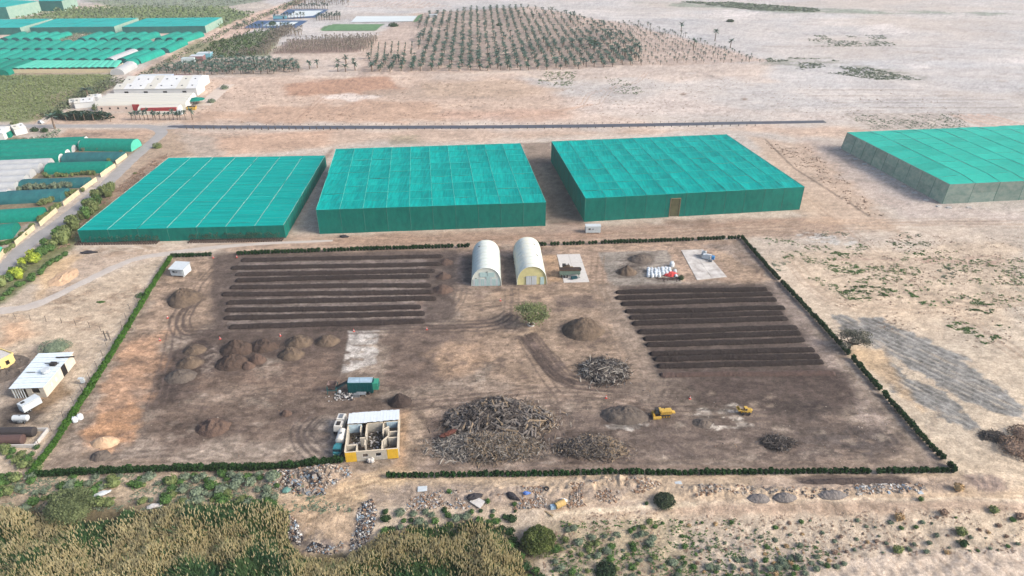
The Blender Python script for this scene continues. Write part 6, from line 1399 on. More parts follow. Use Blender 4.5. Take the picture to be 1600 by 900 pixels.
MP = empty('plank_gate', at(170, 532), .1, 'dark timber gate post pair where the two wire fences meet', 'gate'); MB().beam((-.6,0,-.2),(-.8,.2,3.6),.16,5).build('post', PST, MP); MB().beam((.5,0,-.2),(.2,.1,3.2),.14,5).build('post', PST, MP); MB().beam((-3.2,.1,2.4),(.4,.1,2.6),.08,4).build('rail', PST, MP)
# ---------------------------------------------------------------- yard warning cones
CONEM = mat('red_cone', A(214,84,70), .6)
for k, (a, b2) in enumerate([(250,532),(344,530),(438,525),(553,518),(667,515),(782,470),(333,403),(370,402),(262,497),(1078,623),(947,622),(715,672)]):
    x, y, z = at(a, b2); o = empty('warning_cone', (x, y, z), 0, 'small red and white cone standing on the soil of the yard', 'cone', 'red and white cones of the yard')
    MB().box((0,0,.05),(.6,.6,.1)).build('base', CONEM, o); MB().beam((0,0,.1),(0,0,1.0),.22,8,.05).build('body', CONEM, o); MB().beam((0,0,.4),(0,0,.65),.19,8,.14).build('band', WHITEP, o)
# ---------------------------------------------------------------- palms
PALM = mat('palm_fronds', A(92,118,102), .8, .6, .35, rnd=.18, tl=.15, col2=A(62,88,76)); PALMG = mat('palm_fronds_green', A(74,106,88), .8, .6, .35, rnd=.18, tl=.15, col2=A(52,82,66)); PTRUNK = mat('palm_trunk', A(128,112,98), .95, 1.5, .3)
PALMD = mat('dry_palm_fronds', A(140,132,118), .9, .6, .3, rnd=.15)
def palmcrown(nf, L, seed, droop=.5, w_=.35, z=0.0, up=.7):
    g = np.random.default_rng(seed); V = []; Fs = []; n = 0
    for k in range(nf):
        a = 6.283*k/nf+g.uniform(-.2, .2); el = g.uniform(-.25, up*1.35); l = L*g.uniform(.8, 1.1); p = np.array((0., 0., 0.)); seg = 3
        dr = droop*g.uniform(.7, 1.3); prev = None
        for j in range(seg+1):
            t = j/seg; q = np.array((math.cos(a)*math.cos(el)*l*t, math.sin(a)*math.cos(el)*l*t, math.sin(el)*l*t-dr*l*t*t*.6+z)); ww = w_*(.5+1.6*t*(1-t)*2)*(1 if j < seg else .15)
            s_ = np.array((-math.sin(a), math.cos(a), 0))*ww; V += [q-s_-np.array((0,0,.35*ww)), q+s_-np.array((0,0,.35*ww))]
        for j in range(seg): b2 = n+j*2; Fs.append((b2, b2+1, b2+3, b2+2))
        n += (seg+1)*2
    return np.array(V), np.array(Fs)
def trunkmesh(h, r, n=6):
    V = []; k = 4
    for j in range(k+1):
        t = j/k
        for i in range(n): a = 6.283*i/n; V.append((math.cos(a)*r*(1.25-.35*t+.06*(j % 2)), math.sin(a)*r*(1.25-.35*t), h*t))
    return np.array(V), np.array([(j*n+i, j*n+(i+1) % n, (j+1)*n+(i+1) % n, (j+1)*n+i) for j in range(k) for i in range(n)])
PAL = []
for k in range(5):
    h = [3.4,3.8,3.0,4.2,3.2][k]; V, Fc = palmcrown(17, 2.7, k, .55, .34, h); tv, tf = trunkmesh(h, .24)
    PAL.append((bigmesh('crown', V, Fc, PALM if k % 2 else PALMG), bigmesh('trunk', tv, tf, PTRUNK), V, Fc, tv, tf))
def palm(x, y, s_, label, group, kind=None, name='palm_tree', tall=1.0):
    c, t, *_ = PAL[random.randrange(5) if kind is None else kind]; r_ = empty(name, (x, y, hz(x, y)), random.uniform(0, 6.28), label, 'palm', group); r_.scale = (s_, s_, s_*tall)
    link('trunk', t, r_); link('crown', c, r_); return r_
def inpoly(P, x, y): return sdist(P, np.array([x]), np.array([y]))[0] > 0
def gridpts(P, dx, dy, ang=0.0, jit=.4):
    P = W(P); xs = [p[0] for p in P]; ys = [p[1] for p in P]; cx, cy = (min(xs)+max(xs))/2, (min(ys)+max(ys))/2; R_ = math.hypot(max(xs)-min(xs), max(ys)-min(ys))/2
    X, Y = np.meshgrid(np.arange(-R_, R_, dx), np.arange(-R_, R_, dy)); X = X.ravel()+rng.normal(0, jit, X.size); Y = Y.ravel()+rng.normal(0, jit, Y.size)
    c, s_ = math.cos(ang), math.sin(ang); x, y = X*c-Y*s_+cx, X*s_+Y*c+cy; m = sdist(P, x, y) > 0; return x[m], y[m]
def stuffpalms(name, x, y, s_, label, crown=True, dens=5, kind_m=None, tall=1.0):
    Vs = []; Fs = []; mi = []; n = 0
    for k in range(5):
        idx_ = np.arange(k, len(x), 5)
        if not len(idx_): continue
        pos = np.stack([x[idx_], y[idx_], hgt(x[idx_], y[idx_])], 1); sc_2 = s_[idx_] if hasattr(s_, '__len__') else np.full(len(idx_), s_); rot = rng.uniform(0, 6.28, len(idx_))
        sc3 = np.stack([sc_2, sc_2, sc_2*tall], 1)
        for (T, Fc, m_) in ((PAL[k][2], PAL[k][3], 0), (PAL[k][4], PAL[k][5], 1)):
            V, Fn = stamp(T, Fc, pos, sc3, rot); Vs.append(V); Fs.append(Fn+n); mi.append(np.full(len(Fn), m_)); n += len(V)
    me = bigmesh(name, np.concatenate(Vs), np.concatenate(Fs), [kind_m or PALM, PTRUNK], np.concatenate(mi)); return setp(link(name, me), label, 'palms', kind='stuff')
# plantation: columns and rows
PL = [(572,112),(575,92),(655,90),(650,30),(665,22),(760,12),(830,11),(880,20),(940,36),(1000,60),(1000,103),(900,108),(700,113)]
xx, yy = gridpts(PL, 7.6, 6.6, .05, .8)
m = (vn(xx/25, yy/25, 3)+.5*rng.random(len(xx))) > .30; xx, yy = xx[m], yy[m]
o_ = np.argsort(yy); xx, yy = xx[o_], yy[o_]
NI = 140
for k in range(min(NI, len(xx))): palm(xx[k], yy[k], random.uniform(1.0, 1.35), 'grey green date palm in the front rows of the palm plantation', 'date palms in the front rows of the plantation', tall=.85)
s_ = np.where(yy[NI:] > 700, .85, 1.15)*(.75+.6*vn(xx[NI:]/22, yy[NI:]/22, 9))*rng.uniform(.8, 1.2, len(xx)-NI)
stuffpalms('palm_plantation', xx[NI:], yy[NI:], s_, 'further rows of the date palm plantation', tall=.85)
PR = [(985,104),(1000,60),(925,34),(1000,36),(1060,52),(1130,76),(1205,97)]
x2, y2 = gridpts(PR, 7.5, 7.5, .05, .5); m = rng.random(len(x2)) < .9; x2, y2 = x2[m], y2[m]
stuffpalms('sparse_palm_rows', x2, y2, rng.uniform(.35, .8, len(x2)), 'sparse young palms on the right side of the plantation', kind_m=mat('thin_palm_fronds', A(96,110,98), .9, .5, .3), tall=1.2)
for k, (a, b2) in enumerate([(862,20),(891,33),(1117,62),(1064,47),(1141,73),(1083,77)]):
    x, y, z = at(a, b2+2); palm(x, y, 1.5, 'tall single palm above the sparse right side of the plantation', 'taller palms of the sparse side', tall=1.35)
# green block of palms left of the plantation
def blockpalms(P, dx, dy, s0, s1, n_ind, label, group, seed=0, ang=0.05, jit=.8, stuff='palm_grove', km=None, tall=.75):
    x, y = gridpts(P, dx, dy, ang, jit); o = np.argsort(y); x, y = x[o], y[o]
    for k in range(min(n_ind, len(x))): palm(x[k], y[k], random.uniform(s0, s1), label, group, tall=tall)
    if len(x) > n_ind: stuffpalms(stuff, x[n_ind:], y[n_ind:], rng.uniform(s0, s1, len(x)-n_ind), 'further '+group, kind_m=km, tall=tall)
blockpalms([(235,116),(262,104),(330,96),(402,94),(470,98),(470,112),(400,118),(330,118)], 5.2, 6.5, .95, 1.3, 60, 'grey green palm in the grove behind the white farm buildings', 'palms in the grove behind the white buildings')
for k, (a, b2) in enumerate([(484,108),(496,106),(528,112),(529,104),(540,112),(541,104),(541,98),(555,110),(553,100),(377,103),(416,104),(397,98),(373,95),(623,96)]):
    x, y, z = at(a, b2); palm(x, y, random.uniform(1.1, 1.5), 'single palm standing apart between the grove and the plantation', 'single palms between the grove and the plantation')
for (a, b2, c, d, n_) in ((206,187.5,290,187.5,14),):
    for k in range(n_):
        t = k/(n_-1)+random.uniform(-.02,.02); x, y, z = at(a+(c-a)*t, b2); palm(x, y, random.uniform(.75,.95), 'short bare trunked palm in the row in front of the red trailer', 'short palms in front of the lorry', tall=1.5)
for a, b2 in ((104,189),(118,189),(133,189),(147,189),(161,186),(173,190)):
    x, y, z = at(a, b2); palm(x, y, .9, 'small palm in front of the tall dark green hedge by the farm road', 'small palms in front of the tall hedge', tall=1.2)
x, y, z = at(86, 201); palm(x, y, 1.9, 'tall full palm beside the white car on the farm road', 'single palms of the farm road', kind=1)
x, y, z = at(140, 158); palm(x, y, 1.8, 'bushy palm at the end of the farm lane beside the small white roofs', 'single palms of the farm road', kind=3)
x, y, z = at(301, 187); palm(x, y, 1.0, 'thin palm below the yellow skip', 'single palms of the farm road', tall=1.5)
PP = []
for (a, b2), (c, d), n_ in (((452,14),(516,13.5),16),((372,45),(462,46),16),((495,29),(535,27),10),((495,32),(535,31),10),((430,29.5),(480,28.5),10)):
    for k in range(n_):
        x, y, z = at(a+(c-a)*k/n_, b2+(d-b2)*k/n_); PP.append((x, y))
stuffpalms('pond_palm_rows', np.array([q[0] for q in PP]), np.array([q[1] for q in PP]), rng.uniform(.8, 1.2, len(PP)), 'far palms in rows around the blue lined ponds', tall=1.3)
# nursery blocks, grey
stx, sty = gridpts([(448,68),(512,60),(590,58),(590,68),(570,81),(425,84),(440,76)], 2.6, 4.2, .03, .4)
stuffpalms('palm_nursery', stx, sty, rng.uniform(.32, .55, len(stx)), 'dense grey brown block of young palms in nursery rows', kind_m=PALMD, tall=2.0)
stx, sty = gridpts([(300,92),(420,86),(440,62),(460,48),(440,44),(420,60),(400,80),(330,92)], 3.6, 4.2, .03, .5)
stuffpalms('palm_strip', stx, sty, rng.uniform(.5, .8, len(stx)), 'greyish strip of young palms along the orchard', kind_m=PALMD, tall=1.5)
stx, sty = gridpts([(420,52),(455,44),(475,48),(470,58),(425,58)], 4.6, 5.2, .03, .5); stuffpalms('palm_patch', stx, sty, rng.uniform(.6, .9, len(stx)), 'small patch of grey palms below the ponds', kind_m=PALMD, tall=1.4)
stx, sty = gridpts([(455,1),(545,0),(545,9),(460,11)], 7, 9, 0, .8); stuffpalms('far_palm_rows', stx, sty, rng.uniform(.7, 1.1, len(stx)), 'grey palms at the top edge of the photo', kind_m=PALMD, tall=1.6)
for k in range(7):
    a = 580+k*10.4; pts = along([(a, 89), (a+2, 70)], 8); 
    for x, y in pts: palm(x, y, random.uniform(.38,.6), 'thin young palm in the seven short lines left of the plantation', 'young palms in seven short lines', tall=1.7)
# pots and saplings at the front of the low shade house
POT = mat('black_pot', A(78,66,60), .9); 
def potrow(a, b2, c, d, n_, label):
    p, q = np.array(at(a, b2)), np.array(at(c, d)); r_ = empty('sapling_row', tuple(p), 0, label, 'sapling row', 'potted sapling rows in front of the low shade house'); e = q-p
    pm = MB().beam((0,0,0),(0,0,.55),.28,7,.34).mesh('pot', POT); g = np.random.default_rng(4); sm = []
    for k in range(3):
        V, Fc = leafcloud(16, (.45,.45,1.0), .34, k); mb = MB().raw(V+np.array((0,0,2.2)), Fc); mb.beam((0,0,.4),(.05,.03,2.6),.045,4); sm.append(mb.mesh('sapling', PALMG))
    for k in range(n_):
        t = k/(n_-1)
        for j in range(3):
            o = link('pot', pm, r_, tuple(e*t+np.array((random.uniform(-.1,.1), j*1.15, 0))))
            if random.random() < .75 and j: s_ = link('sapling', random.choice(sm), r_, tuple(e*t+np.array((0, j*1.15, 0))), sc=random.uniform(.7,1.15))
    return r_
potrow(118,383,244,381.5,34,'rows of potted saplings in front of the low shade house, left group')
potrow(295,380,440,377,38,'rows of potted saplings in front of the low shade house, right group')
# ---------------------------------------------------------------- broadleaf masses
LEAF = {'dark': mat('dark_tree_leaves', A(67,98,55), .85, .8, .5, rnd=.15, tl=.2, col2=A(39,61,39)), 'olive': mat('olive_leaves', A(144,156,100), .85, .8, .4, rnd=.15, tl=.2, col2=A(91,107,67)),
        'grey': mat('grey_green_leaves', A(142,156,130), .85, .8, .35, rnd=.15, tl=.2, col2=A(95,110,91)), 'yel': mat('yellow_green_leaves', A(197,209,75), .85, .8, .35, rnd=.18, tl=.25, col2=A(122,148,61)),
        'mid': mat('mid_green_leaves', A(100,136,71), .85, .8, .45, rnd=.18, tl=.2, col2=A(61,89,51)), 'dry': mat('dry_straw_scrub', A(207,178,130), .9, .8, .35, rnd=.12, col2=A(159,130,98)), 'brown': mat('brown_scrub', A(154,130,112), .9, .8, .35, rnd=.12)}
WOOD = mat('tree_bark', A(104,90,80), .95, 2, .3)
def treemesh(r, th, n, ls, seed, m, clumps=14, lean=0.0, limbs=6, **kw):
    V, Fc = leafcloud(n, r, ls, seed, clumps=clumps, shell=.2, **kw); V = V+np.array((lean, 0, th+r[2]*.55)); cr = bigmesh('crown', V, Fc, m)
    g = np.random.default_rng(seed); mb = MB(); mb.beam((0,0,-.3),(lean*.4,0,th*.8),.09*r[0]**.8+.08,7,.07*r[0]**.8+.05)
    for k in range(limbs):
        a = 6.283*k/limbs+g.uniform(-.4,.4); e = (lean+math.cos(a)*r[0]*.55, math.sin(a)*r[1]*.55, th+r[2]*(.2+.6*g.random())); md = (lean*.6+math.cos(a)*r[0]*.22, math.sin(a)*r[1]*.22, th*.9+r[2]*.15)
        mb.beam((lean*.4,0,th*.75), md, .05*r[0]**.8+.04, 5, .04*r[0]**.8+.02); mb.beam(md, e, .04*r[0]**.8+.02, 4, .02)
    return cr, mb.mesh('trunk', WOOD)
def tree(px, py, me, label, name='tree', cat='tree', group=None, s_=1.0, rz=0.0, xy=None):
    x, y, z = at(px, py) if xy is None else (*xy, hz(*xy)); r_ = empty(name, (x, y, z), rz, label, cat, group); r_.scale = (s_, s_, s_)
    link('crown', me[0], r_); link('trunk', me[1], r_); return r_
x0, y0, z0 = at(830, 508)
tree(830, 508, treemesh((7.4,6.0,4.0), 2.2, 3600, .42, 1, mat('neem_leaves', A(164,174,124), .85, .3, .4, tl=.4, col2=A(112,126,86)), 34, limbs=11), 'round tree with a white ring at its foot in the middle of the yard')
rg = MB(); 
for i in range(24):
    a0_, a1_ = 6.283*i/24, 6.283*(i+1)/24; V = [(math.cos(a)*r_, math.sin(a)*r_, z) for a in (a0_, a1_) for r_, z in ((.95,-.1),(1.15,-.1),(1.15,.42),(.95,.42))]
    rg.raw(V, [(0,1,5,4),(1,2,6,5),(2,3,7,6),(3,0,4,7)])
setp(rg.build('tree_ring', M_CONC, loc=(x0, y0, z0)), 'low white planter ring around the foot of the yard tree', 'planter')
tree(1326, 545, treemesh((6.6,5.2,2.7), 2.2, 3200, .36, 2, mat('acacia_leaves', A(146,144,130), .9, .5, .35, tl=.2, col2=A(80,84,72)), 16, lean=.8, limbs=11), 'grey flat topped acacia standing over the right hedge')
def dome(px, py, rpx, ryf, hf, m, seed, label, ls=.45, n=1200, name='shrub', cat='shrub', group=None, clumps=26):
    x, y, z = at(px, py); sc = (CAM_H/(sp+(py-450)/F*cp))/F; r = rpx*sc
    V, Fc = leafcloud(n, (r, r*ryf, r*hf), ls, seed, clumps=0, shell=.72, zmin=-.2); g = np.random.default_rng(seed)
    k = fbm(V[:, 0]/r*2.2+9, V[:, 1]/r*2.2+V[:, 2]/r*2, 3, seed); V = V*(.72+.5*k[:, None]); V[:, 2] += r*hf*.35
    rt = empty(name, (x, y, z-.2), 0, label, cat, group)
    mb = MB(); mb.ell((0,0,r*hf*.3),(r*.68,r*ryf*.68,r*hf*.62),16,9,.2,seed); mb.build('inner_leaves', m, rt); link('leaves', bigmesh('leaves', V, Fc, m), rt)
    st = MB(); [st.beam((0,0,-.2),(math.cos(t)*r*.4,math.sin(t)*r*.4,r*hf*.5),.08,4,.03) for t in (0,1.3,2.6,3.9,5.2)]; st.build('stems', WOOD, rt)
    return rt
dome(842,852,30,.9,.85,mat('olive_bush', A(132,144,84), .9, .4, .4, tl=.3, col2=A(78,96,54)),1,'big round olive green bush, the roundest one in the foreground',.34,3600)
dome(1038,786,19,.9,.62,mat('dark_grey_bush', A(84,98,72), .9, .6, .4, col2=A(54,66,52)),2,'grey green bush on the rubble bank below the front hedge',.30,1600)
dome(947,893,18,.9,.62,mat('deep_green_bush', A(62,84,58), .9, .6, .4, col2=A(40,58,42)),3,'dark green rounded bush at the bottom of the photo',.28,1500)
dome(112,800,38,.9,.8,mat('grey_olive_tree', A(140,152,108), .9, .4, .35, tl=.3, col2=A(84,98,68)),4,'largest grey olive bushy tree in the lower left above the reeds',.34,4200, cat='tree', name='bushy_tree')
dome(88,545,26,.8,.45,LEAF['grey'],5,'grey green bush on sand behind the white roofed shed',.26,1300)
dome(1590,703,30,.9,.42,LEAF['brown'],6,'grey brown dry bush at the right edge of the photo',.35,1200)
dome(1600,680,24,.9,.4,LEAF['brown'],7,'smaller dry bush behind the one at the right edge',.35,800)
dome(1064,436,5.5,.9,1.0,LEAF['dark'],8,'small round dark green shrub right of the bulk bags',.26,300)
dome(247,231,8,.9,.9,LEAF['olive'],9,'single light green bush beside the bend of the asphalt road',.4,400)
dome(221,463,10,.8,.4,LEAF['mid'],10,'flat green shrub against the outside of the left hedge',.26,400)
dome(158,472,8,.5,.25,LEAF['mid'],11,'small flat green shrub in the open sand left of the hedge',.26,240)
dome(1141,34,6,1,.5,LEAF['dark'],12,'lone dark tree far out on the desert plain',.9,300,cat='tree',name='lone_tree')
dome(615,41,8,1,.5,LEAF['dark'],13,'lone dark tree right of the green lawn',.9,300,cat='tree',name='lone_tree')
dome(734+46,40,5,1,.6,LEAF['dark'],14,'dark round tree inside the palm plantation',.9,300,cat='tree',name='lone_tree')
dome(927,70,9,1,.6,LEAF['dark'],15,'cluster of dark trees inside the palm plantation',.9,400,cat='tree',name='lone_tree')
dome(426,39,6,1,.7,LEAF['dark'],16,'dark tree standing at the edge of the nearer pond',.9,250,cat='tree',name='lone_tree')
dome(211,272,3,1,.9,LEAF['olive'],17,'tiny green shrub beside the road opposite the tunnels',.3,120)
# hedge wood by the farm lane
dome(130,186,46,.25,.23,mat('deep_hedge', A(46,70,44), .9, .5, .4, col2=A(30,46,32)),18,'tall dense dark green hedge beside the farm road',.8,2400,name='tall_hedge',cat='hedge')
dome(93,183,10,.8,.9,LEAF['dark'],19,'dark tree at the left end of the tall hedge',.6,500,cat='tree',name='lone_tree'); dome(153,172,9,.8,.9,LEAF['olive'],20,'olive tree at the right end of the tall hedge',.6,400,cat='tree',name='lone_tree'); dome(121,166,6,.8,.9,LEAF['dark'],21,'dark tree between the small white roofs',.6,300,cat='tree',name='lone_tree')
for k, (a, b2, l) in enumerate([(212,147,'dark bush left one in front of the white building'),(252,146,'dark bush right one in front of the white building'),(351,139,'dark bush at the corner of the concrete yard'),(331,160,'grey bush right of the green canopy'),(24,222,'grey tree left one of three behind the back green tunnel'),(38,222,'grey tree middle one of three behind the back green tunnel'),(50,222,'grey tree right one of three behind the back green tunnel'),(55,205,'dark bush left one beside the farm road'),(70,206,'dark bush right one beside the farm road'),(24,195,'yellowish tree beside the farm field corner')]):
    dome(a, b2, 6.5, .9, .8, LEAF[['dark','dark','grey','grey','grey','grey','grey','dark','dark','olive'][k]], 30+k, l, .5, 260, cat='tree' if 'tree' in l else 'shrub', name='garden_tree' if 'tree' in l else 'shrub')
# bush kinds for rows and scatter
def kinds_of(m, r=(1,1,.8), n=120, ls=.32, k0=0, nk=3, nm='shrub_leaves', cl=0): return [bush_mesh(nm, n, r, ls, k0+k, m, zmin=-.2, clumps=cl) for k in range(nk)]
BK = {k: kinds_of(m_, k0=100) for k, m_ in LEAF.items()}
def bush(kind, x, y, s_, label, group, name='shrub', flat=1.0, cat='shrub'):
    o = link(name, random.choice(BK[kind]), loc=(x, y, hz(x, y)-.08), rz=random.uniform(0, 6.28), sc=(s_*random.uniform(.85,1.2), s_*random.uniform(.85,1.2), s_*flat*random.uniform(.8,1.1))); return setp(o, label, cat, group)
# row between road and low shade house: saplings to the back, yellow green bushes in front
for x, y in along([(172,298),(150,325),(118,355),(95,385)], 2.2):
    bush(random.choice(['mid','olive','olive']), x+random.uniform(-2.5,1.5), y+random.uniform(-1.5,1.5), random.uniform(1.6,2.6), 'olive tall bush in the planted row between the asphalt road and the low shade house', 'olive bushes between road and shade house', flat=1.5, name='tall_bush')
for x, y in along([(92,372),(70,395),(35,420),(0,450),(-30,470)], 2.4):
    bush(random.choice(['yel','yel','mid','olive']), x+random.uniform(-2,3), y+random.uniform(-1.5,1.5), random.uniform(1.5,2.5), 'yellow green bush in the row where the asphalt road nears the left edge', 'yellow green bushes beside the road', flat=1.2, name='bush')
for x, y in along([(100,400),(80,415),(45,440),(0,468)], 2.0):
    bush('mid', x+random.uniform(-1,1), y+random.uniform(-1,1), random.uniform(.9,1.4), 'low dark green bush in front of the yellow green row beside the road', 'low bushes in front of the yellow green row', name='bush')
for (a, b2, c, d, n_, kd, fl_, s0) in ((125,236,200,234,18,'grey',1.9,.9),(70,277,150,273,18,'olive',1.3,1.0),(30,298,120,292,16,'grey',1.2,1.3),(60,322,130,300,12,'olive',1.3,1.4),(60,350,95,322,9,'olive',1.3,1.3),(25,380,55,352,8,'olive',1.1,1.2),(0,382,30,378,6,'mid',.8,1.3),(0,400,22,386,5,'olive',1.0,1.3),(160,262,190,240,8,'olive',1.4,1.1)):
    for k in range(n_):
        t = (k+random.random())/n_; x, y, z = at(a+(c-a)*t, b2+(d-b2)*t); bush(kd, x, y+random.uniform(-1,1), s0*random.uniform(.8,1.3), 'sapling or bush growing between the tunnels beside the asphalt road', 'saplings between the tunnels', name='sapling', flat=fl_, cat='sapling')
# stuff: far fields, orchard, verges
def clumpfield(name, P, dx, dy, s0, s1, m, label, ang=.03, jit=.5, th=0.0, flat=1.0, n=14, ls=.7, keep=None):
    x, y = gridpts(P, dx, dy, ang, jit)
    if keep: q = keep(x, y); x, y = x[q], y[q]
    V0, F0 = leafcloud(n, (1,1,.9), ls, len(name), shell=.5); V0[:, 2] = V0[:, 2]*.9+.8
    s_ = rng.uniform(s0, s1, len(x)); V, Fn = stamp(V0, F0, np.stack([x, y, hgt(x, y)+th], 1), np.stack([s_, s_, s_*flat], 1), rng.uniform(0, 6.28, len(x))); return setp(link(name, bigmesh(name, V, Fn, m)), label, 'vegetation', kind='stuff')
clumpfield('orchard', [(300,90),(330,70),(380,54),(430,46),(440,56),(418,76),(395,88),(330,94)], 5.5, 7, 1.8, 3.0, mat('orchard_leaves', A(82,106,58), .9, .2, .5, col2=A(54,74,46)), 'dark green orchard of the far farm', n=20)
clumpfield('crop_field', [(-60,120),(175,118),(165,142),(60,188),(-60,190)], 2.4, 3.6, .7, 1.3, mat('crop_leaves', A(128,140,88), .9, .05, .35, col2=A(94,112,72)), 'green crop rows in the field left of the farm lane', n=8, ls=.9)
clumpfield('far_crop_field', [(25,30),(110,13),(345,12),(400,25),(345,44),(90,32)], 7, 9, 1.6, 2.8, mat('far_crop_leaves', A(118,136,92), .9, .02, .35, col2=A(92,112,80)), 'far green crop rows behind the distant net houses', n=8, ls=.9)
clumpfield('farthest_crop_field', [(128,1),(350,-4),(430,0),(330,13),(190,13)], 9, 12, 1.8, 2.6, mat('farthest_crop_leaves', A(124,140,116), .9, .02, .3), 'farthest pale green crop rows at the top edge', n=7, ls=.9)
clumpfield('lane_tree_row', [(200,128),(345,52),(470,-2),(486,-2),(352,55),(212,131)], 4.2, 4.2, 1.3, 2.2, mat('lane_trees', A(104,118,84), .9, .1, .4, col2=A(76,90,66)), 'double row of small trees along the diagonal farm lane', n=12, keep=lambda x, y: rng.random(len(x)) < .7)
clumpfield('lane_palm_belt', [(58,190),(130,142),(176,124),(200,128),(150,150),(90,182)], 3.4, 4.0, 1.2, 2.1, mat('belt_leaves', A(112,122,92), .9, .1, .4, col2=A(74,86,66)), 'belt of young trees between the crop field and the farm lane', n=14)
for nm, P, lab in (('scrub_patch', [(60,56),(150,52),(152,60),(120,66),(75,68)], 'overgrown patch between the far green tunnels'), ('scrub_verge', [(46,222),(90,205),(100,206),(80,222)], 'green verge behind the back green tunnel')):
    clumpfield(nm, P, 3, 3.5, 1.0, 2.0, LEAF['grey'], lab, n=10)
def speck(name, P, n_, s0, s1, m, label, thr=.5, ns=14, seed=5, leaves=9, flat=.6):
    P = W(P); xs = [p[0] for p in P]; ys = [p[1] for p in P]; x = rng.uniform(min(xs), max(xs), n_*4); y = rng.uniform(min(ys), max(ys), n_*4)
    q = (sdist(P, x, y) > 0) & (fbm(x/ns, y/(ns*.6), 3, seed) > thr); x, y = x[q][:n_], y[q][:n_]
    V0, F0 = leafcloud(leaves, (1,1,.6), .8, seed, shell=.3); V0[:, 2] = np.abs(V0[:, 2])*flat+.05
    s_ = rng.uniform(s0, s1, len(x)); V, Fn = stamp(V0, F0, np.stack([x, y, hgt(x, y)], 1), s_[:, None]*np.ones((1, 3)), rng.uniform(0, 6.28, len(x))); return setp(link(name, bigmesh(name, V, Fn, m)), label, 'scrub', kind='stuff')
speck('desert_scrub', [(1190,370),(1600,400),(1600,480),(1330,470),(1250,430)], 900, .25, .75, LEAF['mid'], 'low green scrub on the sand right of the compound', .52, 9, 3)
speck('grey_desert_scrub', [(1230,360),(1600,370),(1600,560),(1400,520),(1300,480)], 900, .15, .5, LEAF['brown'], 'thin grey scrub on the sand right of the compound', .5, 8, 8)
for k, (a, b2, w_, h_) in enumerate([(1318,398,26,4),(1322,422,24,6),(1345,457,40,7),(1410,459,35,4),(1300,366,20,3),(1420,368,16,3),(1420,382,30,4),(1445,396,20,3),(1460,475,20,3),(1525,473,26,3),(1530,486,20,3),(1500,510,20,4),(1515,517,18,3),(1545,530,18,5),(1560,512,14,3),(1490,505,10,3),(1480,428,12,6),(1220,415,12,6)]):
    P = [(a-w_,b2),(a,b2-h_),(a+w_,b2),(a,b2+h_)]; P = [(a-w_*1.3,b2-h_),(a+w_*.2,b2-h_*1.7),(a+w_*1.4,b2-h_*.6),(a+w_,b2+h_*1.3),(a-w_*.5,b2+h_*1.5)]; speck('scrub_clump', P, int(w_*h_*1.0), .15, .6, LEAF['mid'] if k not in (4,5,16,17) else LEAF['grey'], 'flat patch of green scrub on bare sand', .53, 2.6, k)
speck('plain_scrub', [(850,112),(900,112),(895,135),(840,132)], 160, .5, 1.3, LEAF['mid'], 'green scrub patch on the plain in front of the plantation', .35, 12, 3)
speck('plain_scrub', [(945,120),(975,124),(1020,150),(960,145)], 120, .4, 1.0, LEAF['mid'], 'loose scrub patch on the plain beside the wheel tracks', .4, 12, 4)
speck('far_plain_scrub', [(1195,90),(1300,92),(1440,125),(1370,125),(1200,102)], 700, .7, 1.6, LEAF['grey'], 'grey scrub belt on the far plain', .42, 30, 4)
speck('far_plain_scrub', [(1260,55),(1380,55),(1400,72),(1270,73)], 400, .6, 1.5, LEAF['grey'], 'grey scrub patch on the far plain behind the belt', .45, 30, 5)
speck('distant_green_belt', [(1060,3),(1120,2),(1280,14),(1300,20),(1180,16)], 900, 1.2, 3.0, LEAF['grey'], 'green belt at the top edge of the plain', .35, 60, 6)
speck('far_plain_dots', [(800,120),(1320,120),(1600,180),(1300,185),(780,185)], 350, .3, .8, LEAF['brown'], 'scattered dark tufts on the plain', .45, 30, 7)
speck('nursery_dots', [(1320,180),(1500,178),(1520,202),(1360,202)], 500, .3, .8, LEAF['grey'], 'small plants in the furrowed plot behind the right net house', .45, 10, 9)
speck('track_scrub', [(1195,225),(1260,225),(1320,280),(1400,350),(1340,330)], 400, .2, .7, LEAF['brown'], 'dark tufts on sand between the two right net houses', .5, 7, 9)
speck('roadside_dots', [(290,122),(800,124),(860,190),(300,192)], 350, .3, .9, LEAF['brown'], 'scattered tufts on the reddish plain behind the dark road', .5, 20, 12)
speck('verge_scrub', [(90,390),(118,380),(180,300),(200,300),(260,246),(262,240),(225,260),(150,320)], 700, .3, .9, LEAF['brown'], 'dry scrub along the low shade house', .45, 6, 13)
# ---------------------------------------------------------------- foreground shrubs, one by one
FG = []
def scatterbush(P, n_, kds, s0, s1, label, group, thr=0.0, seed=0, sepf=.8, flat=.8, name='shrub'):
    P = W(P); xs = [p[0] for p in P]; ys = [p[1] for p in P]; c = 0; tries = 0
    while c < n_ and tries < n_*60:
        tries += 1; x = random.uniform(min(xs), max(xs)); y = random.uniform(min(ys), max(ys))
        if not inpoly(P, x, y) or (thr and fbm(np.array([x/7]), np.array([y/4]), 2, seed)[0] < thr): continue
        s_ = random.uniform(s0, s1)**1.0
        if any((x-a)**2+(y-b2)**2 < ((s_+d)*sepf)**2 for a, b2, d in FG): continue
        FG.append((x, y, s_)); bush(random.choice(kds), x, y, s_, label, group, flat=flat, name=name); c += 1
scatterbush([(0,742),(60,745),(430,742),(440,755),(430,790),(380,800),(230,785),(60,800),(0,790)], 120, ['mid','grey','mid','olive','grey'], .6, 1.6, 'green bush in the overgrown strip between the left front hedge and the reeds', 'bushes between hedge and reeds', .38, 3, .55, name='bush')
